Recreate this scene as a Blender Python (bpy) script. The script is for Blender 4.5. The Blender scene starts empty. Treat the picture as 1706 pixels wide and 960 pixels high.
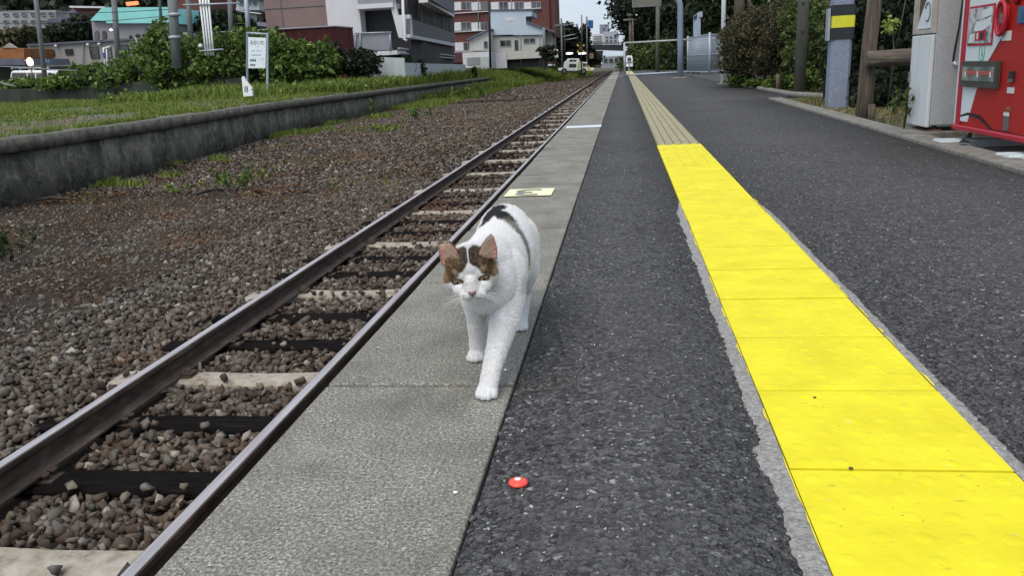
import bpy, bmesh, math, random
import numpy as np
from mathutils import Vector, Matrix, noise
from mathutils.bvhtree import BVHTree
from mathutils.kdtree import KDTree

# ------------------------------------------------------------------ camera, sky, sun
scene = bpy.context.scene
col = scene.collection
F, YAW, PITCH, ROLL, H = 1400.22, 0.1396299, 0.2564447, 0.0512815, 0.58

def cam_axes():
    cy, sy = math.cos(YAW), math.sin(YAW)
    f0 = Vector((-sy, cy, 0)); r0 = Vector((cy, sy, 0)); u0 = Vector((0, 0, 1))
    cp, sp = math.cos(PITCH), math.sin(PITCH)
    f = f0*cp - u0*sp; u = u0*cp + f0*sp
    cr, sr = math.cos(ROLL), math.sin(ROLL)
    return r0*cr - u*sr, u*cr + r0*sr, f
CR, CU, CF = cam_axes()
cd = bpy.data.cameras.new('camera'); cam = bpy.data.objects.new('camera', cd); col.objects.link(cam)
cd.sensor_width = 36; cd.lens = F/1706*36; cd.clip_start = .02; cd.clip_end = 5000
cam.matrix_world = Matrix(((CR.x, CU.x, -CF.x, 0), (CR.y, CU.y, -CF.y, 0), (CR.z, CU.z, -CF.z, H), (0, 0, 0, 1)))
scene.camera = cam

world = bpy.data.worlds.new('World'); scene.world = world; world.use_nodes = True
wn, wl = world.node_tree.nodes, world.node_tree.links
wn.clear()
SUN_EL, SUN_ROT = math.radians(58), math.radians(200)
sky = wn.new('ShaderNodeTexSky'); sky.sky_type = 'NISHITA'; sky.sun_disc = False
sky.sun_elevation = SUN_EL; sky.sun_rotation = SUN_ROT
sky.air_density = 1.0; sky.dust_density = 3.0
b1 = wn.new('ShaderNodeBackground'); b1.inputs[1].default_value = 0.05
wl.new(sky.outputs[0], b1.inputs[0])
tc = wn.new('ShaderNodeTexCoord'); nz = wn.new('ShaderNodeTexNoise')
mpp = wn.new('ShaderNodeMapping'); mpp.inputs['Scale'].default_value = (1, 1, 3.5)
nz.inputs['Scale'].default_value = 2.2; nz.inputs['Detail'].default_value = 5
wl.new(tc.outputs['Generated'], mpp.inputs[0]); wl.new(mpp.outputs[0], nz.inputs[0])
cr_ = wn.new('ShaderNodeValToRGB')
cr_.color_ramp.elements[0].position = .35; cr_.color_ramp.elements[0].color = (.50, .58, .70, 1)
cr_.color_ramp.elements[1].position = .7; cr_.color_ramp.elements[1].color = (.68, .74, .83, 1)
wl.new(nz.outputs[0], cr_.inputs[0])
b2 = wn.new('ShaderNodeBackground'); b2.inputs[1].default_value = 0.72
wl.new(cr_.outputs[0], b2.inputs[0])
ad = wn.new('ShaderNodeAddShader'); wo = wn.new('ShaderNodeOutputWorld')
wl.new(b1.outputs[0], ad.inputs[0]); wl.new(b2.outputs[0], ad.inputs[1]); wl.new(ad.outputs[0], wo.inputs[0])
sd = bpy.data.lights.new('sun', 'SUN'); sun = bpy.data.objects.new('sun', sd); col.objects.link(sun)
sd.energy = 1.5; sd.angle = math.radians(45); sd.color = (1, .92, .81)
sdir = Vector((math.sin(SUN_ROT)*math.cos(SUN_EL), math.cos(SUN_ROT)*math.cos(SUN_EL), math.sin(SUN_EL)))
sun.rotation_euler = sdir.to_track_quat('Z', 'Y').to_euler()
vs = scene.view_settings
vs.view_transform = 'Standard'; vs.look = 'None'; vs.gamma = 1; vs.exposure = 0.4; vs.use_curve_mapping = False

# ------------------------------------------------------------------ helpers
def at(x, y, Y):
    """point of the world seen at a pixel of the 1706x960 photograph, Y metres along the track"""
    d = CF + CR*((x-853)/F) + CU*((480-y)/F)
    t = Y/d.y
    return Vector((d.x*t, Y, d.z*t + H))

def lin(c): return tuple(((v/12.92) if v <= .04045 else ((v+.055)/1.055)**2.4) for v in c)
def hexc(h): return lin(tuple(int(h[i:i+2], 16)/255 for i in (0, 2, 4)))

def tag(o, label=None, cat=None, group=None, kind=None):
    if label: o['label'] = label
    if cat: o['category'] = cat
    if group: o['group'] = group
    if kind: o['kind'] = kind
    return o

def empty(name, loc, label, cat, group=None, rz=0):
    o = bpy.data.objects.new(name, None); col.objects.link(o); o.location = loc; o.rotation_euler = (0, 0, rz)
    o.empty_display_size = .1
    return tag(o, label, cat, group)

def np_mesh(name, V, polys_verts, loops, mat, parent=None, smooth=False):
    """V (n,3); loops flat vertex indices; polys_verts: number of verts per face (int)"""
    me = bpy.data.meshes.new(name)
    n = len(V); k = polys_verts; m = len(loops)//k
    me.vertices.add(n); me.vertices.foreach_set('co', np.asarray(V, np.float32).ravel())
    me.loops.add(len(loops)); me.loops.foreach_set('vertex_index', np.asarray(loops, np.int32).ravel())
    me.polygons.add(m); me.polygons.foreach_set('loop_start', np.arange(0, m*k, k, dtype=np.int32))
    me.polygons.foreach_set('loop_total', np.full(m, k, np.int32))
    if smooth: me.polygons.foreach_set('use_smooth', np.ones(m, bool))
    me.update(calc_edges=True)
    if mat: me.materials.append(mat)
    o = bpy.data.objects.new(name, me); col.objects.link(o)
    if parent: o.parent = parent
    return o

class MB:
    def __init__(s): s.v = []; s.f = []; s.sm = []
    def add(s, vs_, fs, smooth=False):
        b = len(s.v); s.v += [tuple(v) for v in vs_]; s.f += [tuple(i+b for i in f) for f in fs]; s.sm += [smooth]*len(fs); return s
    def box(s, a, b, rot=None, piv=None):
        x0, y0, z0 = a; x1, y1, z1 = b
        vv = [(x0, y0, z0), (x1, y0, z0), (x1, y1, z0), (x0, y1, z0), (x0, y0, z1), (x1, y0, z1), (x1, y1, z1), (x0, y1, z1)]
        if rot is not None:
            p = Vector(piv); M = rot
            vv = [M @ (Vector(v)-p) + p for v in vv]
        return s.add(vv, [(3, 2, 1, 0), (4, 5, 6, 7), (0, 1, 5, 4), (1, 2, 6, 5), (2, 3, 7, 6), (3, 0, 4, 7)])
    def prism(s, poly, off):
        """poly: list of 3D points (planar), extruded by vector off"""
        n = len(poly); off = Vector(off)
        vv = [Vector(p) for p in poly] + [Vector(p)+off for p in poly]
        fs = [tuple(range(n))[::-1], tuple(range(n, 2*n))] + [(i, (i+1) % n, n+(i+1) % n, n+i) for i in range(n)]
        return s.add(vv, fs)
    def tube(s, pts, rad, n=10, cap=True, smooth=True, squash=None):
        pts = [Vector(p) for p in pts]
        if not hasattr(rad, '__len__'): rad = [rad]*len(pts)
        vv = []; ref = None
        for i, p in enumerate(pts):
            d = (pts[min(i+1, len(pts)-1)] - pts[max(i-1, 0)]).normalized()
            if ref is None:
                ref = Vector((1, 0, 0)) if abs(d.x) < .8 else Vector((0, 1, 0))
            u = (ref - d*ref.dot(d)).normalized(); w = d.cross(u); ref = u
            for k in range(n):
                a = 2*math.pi*k/n
                vv.append(p + (u*math.cos(a) + w*math.sin(a))*rad[i])
        fs = []
        for i in range(len(pts)-1):
            for k in range(n):
                fs.append((i*n+k, i*n+(k+1) % n, (i+1)*n+(k+1) % n, (i+1)*n+k))
        s.add(vv, fs, smooth)
        if cap:
            b = len(s.v)-len(vv)
            s.f.append(tuple(b+k for k in range(n))[::-1]); s.sm.append(False)
            s.f.append(tuple(b+(len(pts)-1)*n+k for k in range(n))); s.sm.append(False)
        return s
    def lathe(s, c, prof, n=20):
        """prof list of (r,z) about vertical axis at c"""
        vv = []
        for r, z in prof:
            for k in range(n):
                a = 2*math.pi*k/n; vv.append((c[0]+r*math.cos(a), c[1]+r*math.sin(a), c[2]+z))
        fs = [(i*n+k, i*n+(k+1) % n, (i+1)*n+(k+1) % n, (i+1)*n+k) for i in range(len(prof)-1) for k in range(n)]
        return s.add(vv, fs, True)
    def build(s, name, mat, parent=None, bevel=0):
        me = bpy.data.meshes.new(name); me.from_pydata([tuple(v) for v in s.v], [], s.f)
        me.polygons.foreach_set('use_smooth', s.sm); me.update()
        if mat: me.materials.append(mat)
        o = bpy.data.objects.new(name, me); col.objects.link(o)
        if parent:
            o.parent = parent
            # geometry is written in world metres: undo the parent's offset in the mesh itself
            me.transform(world_of(parent).inverted())
        if bevel:
            m = o.modifiers.new('bevel', 'BEVEL'); m.width = bevel; m.segments = 2; m.limit_method = 'ANGLE'; m.angle_limit = .6
        return o

def world_of(o):
    M = o.matrix_basis.copy() if o.matrix_basis else Matrix()
    M = Matrix.Translation(o.location) @ o.rotation_euler.to_matrix().to_4x4()
    return (world_of(o.parent) @ M) if o.parent else M

def part_np(o, parent):
    o.parent = parent; o.data.transform(world_of(parent).inverted()); return o

# ------------------------------------------------------------------ materials
class NT:
    def __init__(s, name):
        m = bpy.data.materials.new(name); m.use_nodes = True; s.m = m
        s.n, s.l = m.node_tree.nodes, m.node_tree.links
        s.b = s.n['Principled BSDF']; s.co = s.n.new('ShaderNodeTexCoord')
        s.geo = s.n.new('ShaderNodeNewGeometry')
    def noise(s, scale, detail=4, rough=.55, vec=None, dist=0, sc3=None):
        t = s.n.new('ShaderNodeTexNoise'); t.inputs['Scale'].default_value = scale; t.inputs['Detail'].default_value = detail
        t.inputs['Roughness'].default_value = rough; t.inputs['Distortion'].default_value = dist
        s.l.new(s.vec(sc3) if vec is None else vec, t.inputs['Vector']); return t.outputs['Fac']
    def vec(s, sc3=None):
        if sc3 is None: return s.geo.outputs['Position']
        m = s.n.new('ShaderNodeMapping'); m.inputs['Scale'].default_value = sc3
        s.l.new(s.geo.outputs['Position'], m.inputs['Vector']); return m.outputs[0]
    def vor(s, scale, feat='F1', out='Distance', rnd=1, sc3=None):
        t = s.n.new('ShaderNodeTexVoronoi'); t.inputs['Scale'].default_value = scale; t.feature = feat
        t.inputs['Randomness'].default_value = rnd
        s.l.new(s.vec(sc3), t.inputs['Vector']); return t.outputs[out]
    def ramp(s, fac, stops, interp='LINEAR'):
        r = s.n.new('ShaderNodeValToRGB'); e = r.color_ramp; e.interpolation = interp
        while len(e.elements) < len(stops): e.elements.new(.5)
        for el, (p, c) in zip(e.elements, stops):
            el.position = p; el.color = (*(c if hasattr(c, '__len__') else (c, c, c)), 1)
        s.l.new(fac, r.inputs[0]); return r.outputs[0]
    def mix(s, fac, a, b, mode='MIX'):
        x = s.n.new('ShaderNodeMix'); x.data_type = 'RGBA'; x.blend_type = mode
        for sock, v in ((x.inputs['Factor'], fac), (x.inputs['A'], a), (x.inputs['B'], b)):
            if isinstance(v, (int, float)): sock.default_value = v
            elif isinstance(v, tuple): sock.default_value = (*v, 1)
            else: s.l.new(v, sock)
        return x.outputs['Result']
    def math(s, op, a, b=0., c=None):
        x = s.n.new('ShaderNodeMath'); x.operation = op
        for i, v in enumerate((a, b) if c is None else (a, b, c)):
            if isinstance(v, (int, float)): x.inputs[i].default_value = v
            else: s.l.new(v, x.inputs[i])
        return x.outputs[0]
    def sep(s):
        x = s.n.new('ShaderNodeSeparateXYZ'); s.l.new(s.geo.outputs['Position'], x.inputs[0]); return x.outputs
    def col(s, c):
        if isinstance(c, tuple): s.b.inputs['Base Color'].default_value = (*c, 1)
        else: s.l.new(c, s.b.inputs['Base Color'])
    def bump(s, h, strength=.5, dist=.01, prev=None):
        b = s.n.new('ShaderNodeBump'); b.inputs['Strength'].default_value = strength; b.inputs['Distance'].default_value = dist
        s.l.new(h, b.inputs['Height'])
        if prev is not None: s.l.new(prev, b.inputs['Normal'])
        s.l.new(b.outputs[0], s.b.inputs['Normal']); return b.outputs[0]
    def rough(s, v):
        if isinstance(v, (int, float)): s.b.inputs['Roughness'].default_value = v
        else: s.l.new(v, s.b.inputs['Roughness'])
    def spec(s, v): s.b.inputs['Specular IOR Level'].default_value = v
    def metal(s, v): s.b.inputs['Metallic'].default_value = v

def mottled(name, c, var=.18, scale=3, rough=.7, metal=0, spec=.4, dirt=None, dirt_amt=.3, bump=0, bscale=40, streak=False):
    t = NT(name)
    a = tuple(v*(1-var) for v in c); b = tuple(min(1, v*(1+var)) for v in c)
    f = t.noise(scale, 5, sc3=(1, 1, .25) if streak else None)
    cc = t.ramp(f, [(.3, a), (.7, b)])
    if dirt:
        g = t.noise(scale*2.3, 6, .65, sc3=(1, 1, .2) if streak else None)
        cc = t.mix(t.ramp(g, [(.5, 0.), (.72, dirt_amt)]), cc, dirt)
    t.col(cc); t.rough(rough); t.metal(metal); t.spec(spec)
    if bump: t.bump(t.noise(bscale, 4), bump, .01)
    return t.m

M = {}
# platform asphalt: aggregate chips of different greys
t = NT('asphalt')
cell = t.vor(95, out='Color'); cell2 = t.vor(210, out='Color'); cell3 = t.vor(48, out='Color')
def g1(c):
    x = t.n.new('ShaderNodeSeparateColor'); t.l.new(c, x.inputs[0]); return x.outputs
A, B, C_ = g1(cell), g1(cell2), g1(cell3)
base = t.ramp(A[0], [(0, (.020, .020, .021)), (.5, (.064, .064, .064)), (.85, (.125, .125, .124)), (.98, (.165, .165, .165)), (.998, (.42, .42, .41))])
fine = t.ramp(B[0], [(0, (.020, .020, .021)), (.6, (.079, .079, .079)), (.95, (.125, .125, .125)), (.994, (.42, .42, .40))])
cc = t.mix(t.ramp(t.noise(70, 3), [(.45, 0.), (.55, 1.)]), base, fine)
big = t.ramp(C_[1], [(.86, 0.), (.87, .55)])
cc = t.mix(big, cc, t.ramp(C_[0], [(0, (.04, .04, .043)), (1, (.125, .125, .125))]))
cc = t.mix(t.ramp(t.noise(.9, 5, .6), [(.38, 0.), (.66, .5)]), cc, (.105, .104, .104))
cc = t.mix(t.ramp(t.noise(2.7, 6, .7, dist=.8), [(.56, 0.), (.68, .5)]), cc, (.030, .029, .028))
t.col(cc); t.rough(.9); t.spec(.15)
hh = t.math('ADD', t.vor(95), t.math('MULTIPLY', t.vor(210), .5))
hh = t.math('ADD', hh, t.math('MULTIPLY', t.vor(48), .8))
t.bump(hh, 1.0, .006)
M['asphalt'] = t.m
# coping concrete
t = NT('coping_concrete')
f = t.noise(190, 5, .85); f2 = t.noise(6, 5, .6)
cc = t.ramp(f, [(.38, (.060, .056, .044)), (.47, (.205, .198, .168)), (.54, (.295, .287, .25)), (.63, (.64, .63, .58))])
cc = t.mix(t.ramp(f2, [(.3, .55), (.7, 0.)]), cc, (.105, .10, .085))
sp = t.vor(60, out='Color'); x = t.n.new('ShaderNodeSeparateColor'); t.l.new(sp, x.inputs[0])
m1 = t.math('MULTIPLY', t.ramp(x.outputs[0], [(.975, 0.), (.98, .8)]), t.ramp(t.vor(60), [(.12, 1.), (.22, 0.)]))
cc = t.mix(m1, cc, (.46, .45, .42))
st = t.noise(2.2, 6, .7, dist=.6)
cc = t.mix(t.ramp(st, [(.52, 0.), (.66, .45)]), cc, (.085, .082, .07))
cc = t.mix(t.ramp(t.noise(3.1, 4), [(.6, 0.), (.75, .4)]), cc, (.33, .31, .28))
t.col(cc); t.rough(.95); t.spec(.1); t.bump(t.noise(260, 4, .8), .45, .003)
M['coping'] = t.m
# old wall concrete, stained
t = NT('stained_concrete')
f = t.noise(1.6, 6, .65, sc3=(1, 1, .35))
cc = t.ramp(f, [(.3, (.042, .042, .032)), (.52, (.125, .120, .096)), (.75, (.25, .235, .195))])
cc = t.mix(t.ramp(t.noise(.8, 5), [(.45, 0.), (.65, .6)]), cc, (.03, .035, .024))
cc = t.mix(t.ramp(t.noise(5, 6, .75), [(.52, 0.), (.62, .6)]), cc, (.25, .24, .20))
cc = t.mix(t.ramp(t.noise(3.3, 6, .7, dist=1.), [(.56, 0.), (.64, .75)]), cc, (.028, .030, .020))
t.col(cc); t.rough(.95); t.spec(.2); t.bump(t.noise(9, 6, .7), .9, .05)
M['old_wall'] = t.m
M['curb'] = mottled('kerb_concrete', (.20, .19, .165), .3, 14, .9, bump=.5, bscale=150, dirt=(.09, .085, .07), dirt_amt=.6)
# yellow painted tiles
t = NT('yellow_paint')
f = t.noise(9, 5, .6)
cc = t.ramp(f, [(.3, (.66, .575, .012)), (.7, (.80, .72, .020))])
sx = t.noise(60, 4, .75, sc3=(.4, 1, 1))
cc = t.mix(t.ramp(sx, [(.62, 0.), (.72, .6)]), cc, (.42, .34, .03))
cc = t.mix(t.ramp(t.noise(25, 5, .7), [(.66, 0.), (.72, .7)]), cc, (.62, .50, .28))
cc = t.mix(t.ramp(t.vor(38), [(.035, 1.), (.06, 0.)]), cc, (.25, .20, .05))
cc = t.mix(t.ramp(t.noise(1.6, 5, .65), [(.45, 0.), (.7, .2)]), cc, (.60, .49, .03))
t.col(cc); t.rough(.65); t.spec(.25); t.bump(t.noise(120, 4), .35, .003)
M['yellow'] = t.m
t = NT('worn_tactile')
f = t.noise(30, 5, .6)
cc = t.ramp(f, [(.3, (.30, .28, .17)), (.7, (.42, .39, .25))])
t.col(cc); t.rough(.85)
M['old_tile'] = t.m
M['old_tile_groove'] = mottled('tactile_groove', (.15, .14, .085), .2, 40, .9)
M['mortar'] = mottled('grey_mortar', (.36, .35, .33), .38, 130, .95, spec=.1, dirt=(.15, .145, .13), dirt_amt=.75, bump=.9, bscale=200)
M['overspray'] = mottled('yellow_overspray', (.66, .58, .04), .1, 50, .8)
M['dark_gap'] = mottled('dark_joint', (.02, .02, .018), .3, 30, .95)
# rails
t = NT('rail_side'); f = t.noise(14, 6, .65, sc3=(1, .35, 1))
t.col(t.ramp(f, [(.3, (.035, .023, .017)), (.55, (.080, .058, .045)), (.75, (.15, .12, .095))])); t.rough(.75); t.spec(.35); t.bump(t.noise(90, 4), .3, .003)
M['rail'] = t.m
t = NT('rail_running_top'); f = t.noise(9, 4, .5, sc3=(3, .15, 1))
t.col(t.ramp(f, [(.3, (.30, .28, .28)), (.7, (.50, .47, .48))])); t.rough(.42); t.metal(.3)
M['rail_top'] = t.m
# sleepers
t = NT('concrete_sleeper'); f = t.noise(9, 6, .7)
cc = t.ramp(f, [(.30, (.13, .095, .065)), (.46, (.30, .265, .21)), (.7, (.44, .41, .35))])
t.col(cc); t.rough(.9); t.bump(t.noise(80, 4), .3, .004); M['white_sleeper'] = t.m
t = NT('tarred_wood'); f = t.noise(5, 6, .7, sc3=(.8, 14, 14))
cc = t.ramp(f, [(.3, (.006, .005, .005)), (.6, (.019, .016, .015)), (.78, (.075, .064, .056))])
t.col(cc); t.rough(1); t.spec(.05); t.bump(t.noise(6, 6, .7, sc3=(.8, 16, 16)), 1., .03); M['dark_sleeper'] = t.m
# ballast stones
def stone_mat(name):
    t = NT(name); rnd = t.geo.outputs['Random Per Island']
    X, Yy, Z = t.sep()
    warm = t.ramp(rnd, [(0, (.038, .027, .019)), (.3, (.088, .060, .043)), (.6, (.135, .107, .081)), (.82, (.20, .175, .138)), (.93, (.11, .105, .095)), (1, (.42, .38, .32))])
    cool = t.ramp(rnd, [(0, (.032, .031, .024)), (.35, (.078, .077, .063)), (.65, (.13, .128, .107)), (.86, (.20, .195, .165)), (.94, (.11, .075, .055)), (1, (.42, .41, .35))])
    # grey-green dust on the near left, iron-brown between and beyond the rails
    a = t.math('MULTIPLY_ADD', X, -.33, -1.05)          # 0 at the left rail, grows leftwards
    b = t.math('MULTIPLY_ADD', Yy, -.10, 1.35)          # 1 near, 0 at 13 m
    k = t.math('MULTIPLY', t.math('MINIMUM', t.math('MAXIMUM', a, 0.), 1.), t.math('MINIMUM', t.math('MAXIMUM', b, 0.), 1.))
    k = t.math('ADD', t.math('MULTIPLY', k, 1.5), t.math('MULTIPLY_ADD', t.noise(.8, 4), 1.2, -.66))
    kk = t.n.new('ShaderNodeClamp'); t.l.new(k, kk.inputs[0])
    cc = t.mix(kk.outputs[0], warm, cool)
    cc = t.mix(t.ramp(t.noise(45, 4, .7), [(.35, .5), (.65, 0.)]), cc, (.045, .035, .028))
    rust = t.ramp(t.noise(.55, 5, .6), [(.56, 0.), (.66, .55)])
    cc = t.mix(rust, cc, (.13, .062, .028))
    t.col(cc); t.rough(.85); t.spec(.3)
    return t.m
M['stone'] = stone_mat('ballast_stone')
t = NT('ballast_bed'); f = t.noise(30, 6, .7)
cc = t.ramp(f, [(.3, (.022, .016, .012)), (.7, (.065, .050, .040))])
cc = t.mix(t.ramp(t.noise(.5, 5), [(.45, 0.), (.6, .7)]), cc, (.060, .050, .037)); t.col(cc); t.rough(1); t.spec(.05); t.bump(t.noise(40, 5), .8, .02)
M['bed'] = t.m
t = NT('earth'); f = t.noise(2.5, 6, .6)
cc = t.ramp(f, [(.3, (.045, .040, .028)), (.7, (.11, .095, .068))])
cc = t.mix(t.ramp(t.noise(.7, 5), [(.48, 0.), (.6, .8)]), cc, (.045, .075, .02)); t.col(cc); t.rough(.95); t.bump(t.noise(30, 5), .6, .02)
M['earth'] = t.m
t = NT('overgrown_paving'); f = t.noise(4, 6, .65)
cc = t.ramp(f, [(.3, (.055, .058, .045)), (.7, (.13, .125, .10))])
cc = t.mix(t.ramp(t.noise(.35, 5), [(.42, 0.), (.56, .85)]), cc, (.07, .10, .022)); t.col(cc); t.rough(.95)
M['weedy'] = t.m

def leaf_mat(name, stops, trans=.35, rough=.6):
    t = NT(name); rnd = t.geo.outputs['Random Per Island']
    cc = t.ramp(rnd, stops)
    cc = t.mix(t.ramp(t.noise(.9, 3), [(.3, .35), (.7, 0.)]), cc, tuple(v*.5 for v in stops[0][1]))
    t.col(cc); t.rough(rough); t.spec(.25)
    tr = t.n.new('ShaderNodeBsdfTranslucent'); t.l.new(cc, tr.inputs[0])
    mx = t.n.new('ShaderNodeMixShader'); mx.inputs[0].default_value = trans
    out = t.n['Material Output']; t.l.new(t.b.outputs[0], mx.inputs[1]); t.l.new(tr.outputs[0], mx.inputs[2]); t.l.new(mx.outputs[0], out.inputs[0])
    return t.m
M['vine'] = leaf_mat('vine_leaf', [(0, (.045, .085, .018)), (.5, (.095, .165, .032)), (.85, (.20, .29, .06)), (1, (.42, .50, .18))])
M['grass'] = leaf_mat('grass_blade', [(0, (.075, .125, .020)), (.5, (.17, .245, .038)), (.85, (.29, .35, .06)), (1, (.42, .38, .15))])
M['drygrass'] = leaf_mat('dry_grass', [(0, (.16, .12, .055)), (.5, (.25, .20, .10)), (1, (.38, .33, .18))])
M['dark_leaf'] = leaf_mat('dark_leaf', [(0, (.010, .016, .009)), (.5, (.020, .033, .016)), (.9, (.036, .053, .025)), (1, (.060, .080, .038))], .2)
M['mid_leaf'] = leaf_mat('mid_leaf', [(0, (.018, .032, .012)), (.5, (.035, .058, .020)), (1, (.075, .105, .035))], .3)
M['bush_leaf'] = leaf_mat('olive_leaf', [(0, (.045, .065, .020)), (.5, (.090, .125, .034)), (1, (.18, .22, .065))], .3)
M['brown_leaf'] = leaf_mat('brownish_hedge_leaf', [(0, (.034, .032, .016)), (.4, (.066, .057, .030)), (.75, (.092, .092, .040)), (1, (.17, .155, .075))], .25)
M['bark'] = mottled('bark', (.055, .045, .035), .4, 8, .9, bump=.6, bscale=20)
M['core'] = mottled('dark_green_fill', (.016, .020, .011), .3, 3, .95)  # dark fill of the light-blocking bush cores; the hills use it too
t = NT('weathered_wood'); f = t.noise(7, 6, .7, sc3=(6, 6, .5))
cc = t.ramp(f, [(.25, (.032, .024, .017)), (.5, (.105, .083, .060)), (.75, (.20, .165, .125))])
t.col(cc); t.rough(.9); t.bump(t.noise(7, 6, .7, sc3=(7, 7, .5)), .9, .02); M['wood'] = t.m
t = NT('weathered_log'); f = t.noise(7, 6, .7, sc3=(.6, 6, 6))
cc = t.ramp(f, [(.25, (.035, .028, .020)), (.5, (.11, .09, .068)), (.75, (.23, .20, .155))])
t.col(cc); t.rough(.9); t.bump(t.noise(7, 6, .7, sc3=(.6, 8, 8)), .9, .02); M['log'] = t.m
M['pole_grey'] = mottled('concrete_pole', (.17, .185, .185), .2, 4, .85, streak=True, dirt=(.09, .09, .08))
M['pole_brown'] = mottled('brownish_concrete_pole', (.12, .115, .095), .25, 5, .9, streak=True, dirt=(.06, .055, .04), dirt_amt=.6)
M['lamp_blue'] = mottled('blue_grey_paint', (.19, .235, .31), .1, 4, .5, streak=True)
M['pillar_blue'] = mottled('rough_blue_concrete', (.20, .235, .31), .16, 30, .85, bump=.5, bscale=120, dirt=(.33, .37, .42), dirt_amt=.7)
M['white_paint'] = mottled('white_paint', (.74, .77, .78), .06, 5, .5, streak=True, dirt=(.45, .45, .40))
M['galv'] = mottled('galvanised_steel', (.36, .41, .46), .15, 10, .5, metal=.3, streak=True)
M['black'] = mottled('black_panel', (.018, .022, .024), .3, 10, .6)
M['sign_yellow'] = mottled('yellow_panel', (.62, .60, .03), .1, 8, .5)
M['sign_white'] = mottled('white_sign', (.72, .80, .84), .05, 3, .4)
M['ink'] = mottled('dark_ink', (.03, .04, .06), .2, 20, .6)
M['pale_ink'] = mottled('pale_ink', (.30, .34, .42), .1, 20, .6)
M['marker_white'] = mottled('marker_white', (.80, .83, .84), .05, 6, .5)
M['beige_wall'] = mottled('beige_wall', (.30, .29, .275), .08, .6, .85, streak=True, dirt=(.22, .21, .19))
M['beige_wall2'] = mottled('pinkish_beige_wall', (.27, .25, .26), .08, .6, .85, streak=True)
M['turq'] = mottled('turquoise_roof', (.24, .60, .56), .08, .7, .5)
M['grey_roof'] = mottled('grey_tiled_roof', (.10, .105, .14), .2, 1.2, .7)
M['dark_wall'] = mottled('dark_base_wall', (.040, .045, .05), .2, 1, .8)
M['dark_low_wall'] = mottled('mossy_low_wall', (.032, .040, .034), .35, 1.2, .95, streak=True, dirt=(.07, .07, .05), dirt_amt=.6)
M['orange_wall'] = mottled('orange_shed', (.25, .10, .035), .2, 2, .8)
M['brown_tile'] = mottled('brown_tile_wall', (.215, .150, .140), .08, .8, .7)
M['white_wall'] = mottled('white_wall', (.62, .62, .64), .05, .6, .8, streak=True, dirt=(.45, .45, .44))
M['pale_wall'] = mottled('pale_block_wall', (.46, .50, .50), .08, 1, .85, streak=True, dirt=(.30, .33, .30))
M['blue_wall'] = mottled('pale_blue_wall', (.46, .54, .61), .05, .8, .8, streak=True)
M['cream_wall'] = mottled('cream_wall', (.50, .51, .47), .07, .8, .8, streak=True, dirt=(.33, .33, .30))
M['grey_panel'] = mottled('grey_balcony_panel', (.135, .14, .145), .08, 1, .6)
M['grey_panel2'] = mottled('light_grey_panel', (.25, .26, .285), .08, 1, .6)
M['maroon'] = mottled('maroon_corrugated', (.085, .022, .022), .3, 2.5, .7, streak=True, dirt=(.14, .045, .035), dirt_amt=.5)
M['brick'] = mottled('red_brick_wall', (.125, .048, .042), .12, 1.5, .85)
t = NT('window_glass'); t.col(t.ramp(t.noise(.7, 2), [(.35, (.02, .025, .03)), (.7, (.10, .11, .12))])); t.rough(.12); t.spec(.6); M['glass'] = t.m
M['frame'] = mottled('window_frame', (.30, .31, .32), .1, 5, .5)
M['red_paint'] = mottled('red_machine_paint', (.40, .013, .011), .06, 3, .42, spec=.4, dirt=(.40, .03, .02))
M['red_dark'] = mottled('crimson_trim', (.42, .018, .035), .06, 6, .4)
M['old_white'] = mottled('old_white_enamel', (.62, .66, .665), .05, 4, .55, streak=True, dirt=(.42, .40, .33), dirt_amt=.5)
M['old_grey'] = mottled('speckled_grey_enamel', (.42, .455, .465), .08, 40, .55, dirt=(.24, .22, .17), dirt_amt=.5)
M['machine_white'] = mottled('machine_white', (.66, .72, .735), .03, 3, .4)
M['rust'] = mottled('rust', (.11, .065, .035), .4, 20, .9)
M['rubber'] = mottled('black_rubber', (.012, .012, .012), .2, 10, .7)
M['steel'] = mottled('brushed_steel', (.32, .33, .33), .1, 20, .35, metal=.8)
M['signblue'] = mottled('blue_sign', (.02, .10, .30), .1, 1, .5)
M['cap_red'] = mottled('red_plastic', (.80, .085, .055), .05, 60, .4)
M['white_pad'] = mottled('pale_concrete_block', (.46, .53, .53), .14, 12, .85, bump=.3, bscale=60, dirt=(.22, .23, .21), dirt_amt=.6)
M['marking_pale'] = mottled('faded_yellow_marking', (.80, .78, .50), .1, 25, .8, dirt=(.35, .34, .26), dirt_amt=.5)
M['marking_grey'] = mottled('faded_grey_numeral', (.22, .23, .20), .3, 60, .85)
M['marking_white'] = mottled('pale_blue_marking', (.58, .66, .68), .12, 25, .8)
def emit(name, c, s):
    t = NT(name); t.b.inputs['Emission Color'].default_value = (*c, 1); t.b.inputs['Emission Strength'].default_value = s; t.col(c); return t.m
M['lamp_glow'] = emit('lit_lamp', (1, .62, .25), 9)
M['orange_glow'] = emit('orange_light_glow', (1, .28, .10), .6)  # emission standing in for orange light on a roof and for lamp glare
M['head_lamp'] = emit('lit_white_lamp', (1, 1, 1), 1.4)

rng = np.random.default_rng(7); random.seed(7)

# ------------------------------------------------------------------ ground and platform
def sheet(name, pts, mat, kind='structure', z=None):
    mb = MB(); mb.add(pts, [tuple(range(len(pts)))]); o = mb.build(name, mat); tag(o, kind=kind); return o
ZB, ZR = -1.29, -1.107           # ballast level, rail top
mb = MB()
G = 3000
mb.add([(-G, -20, -1.5), (G, -20, -1.5), (G, G, -1.5), (-G, G, -1.5)], [(0, 1, 2, 3)])
tag(mb.build('ground', M['earth']), kind='structure')
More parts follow.
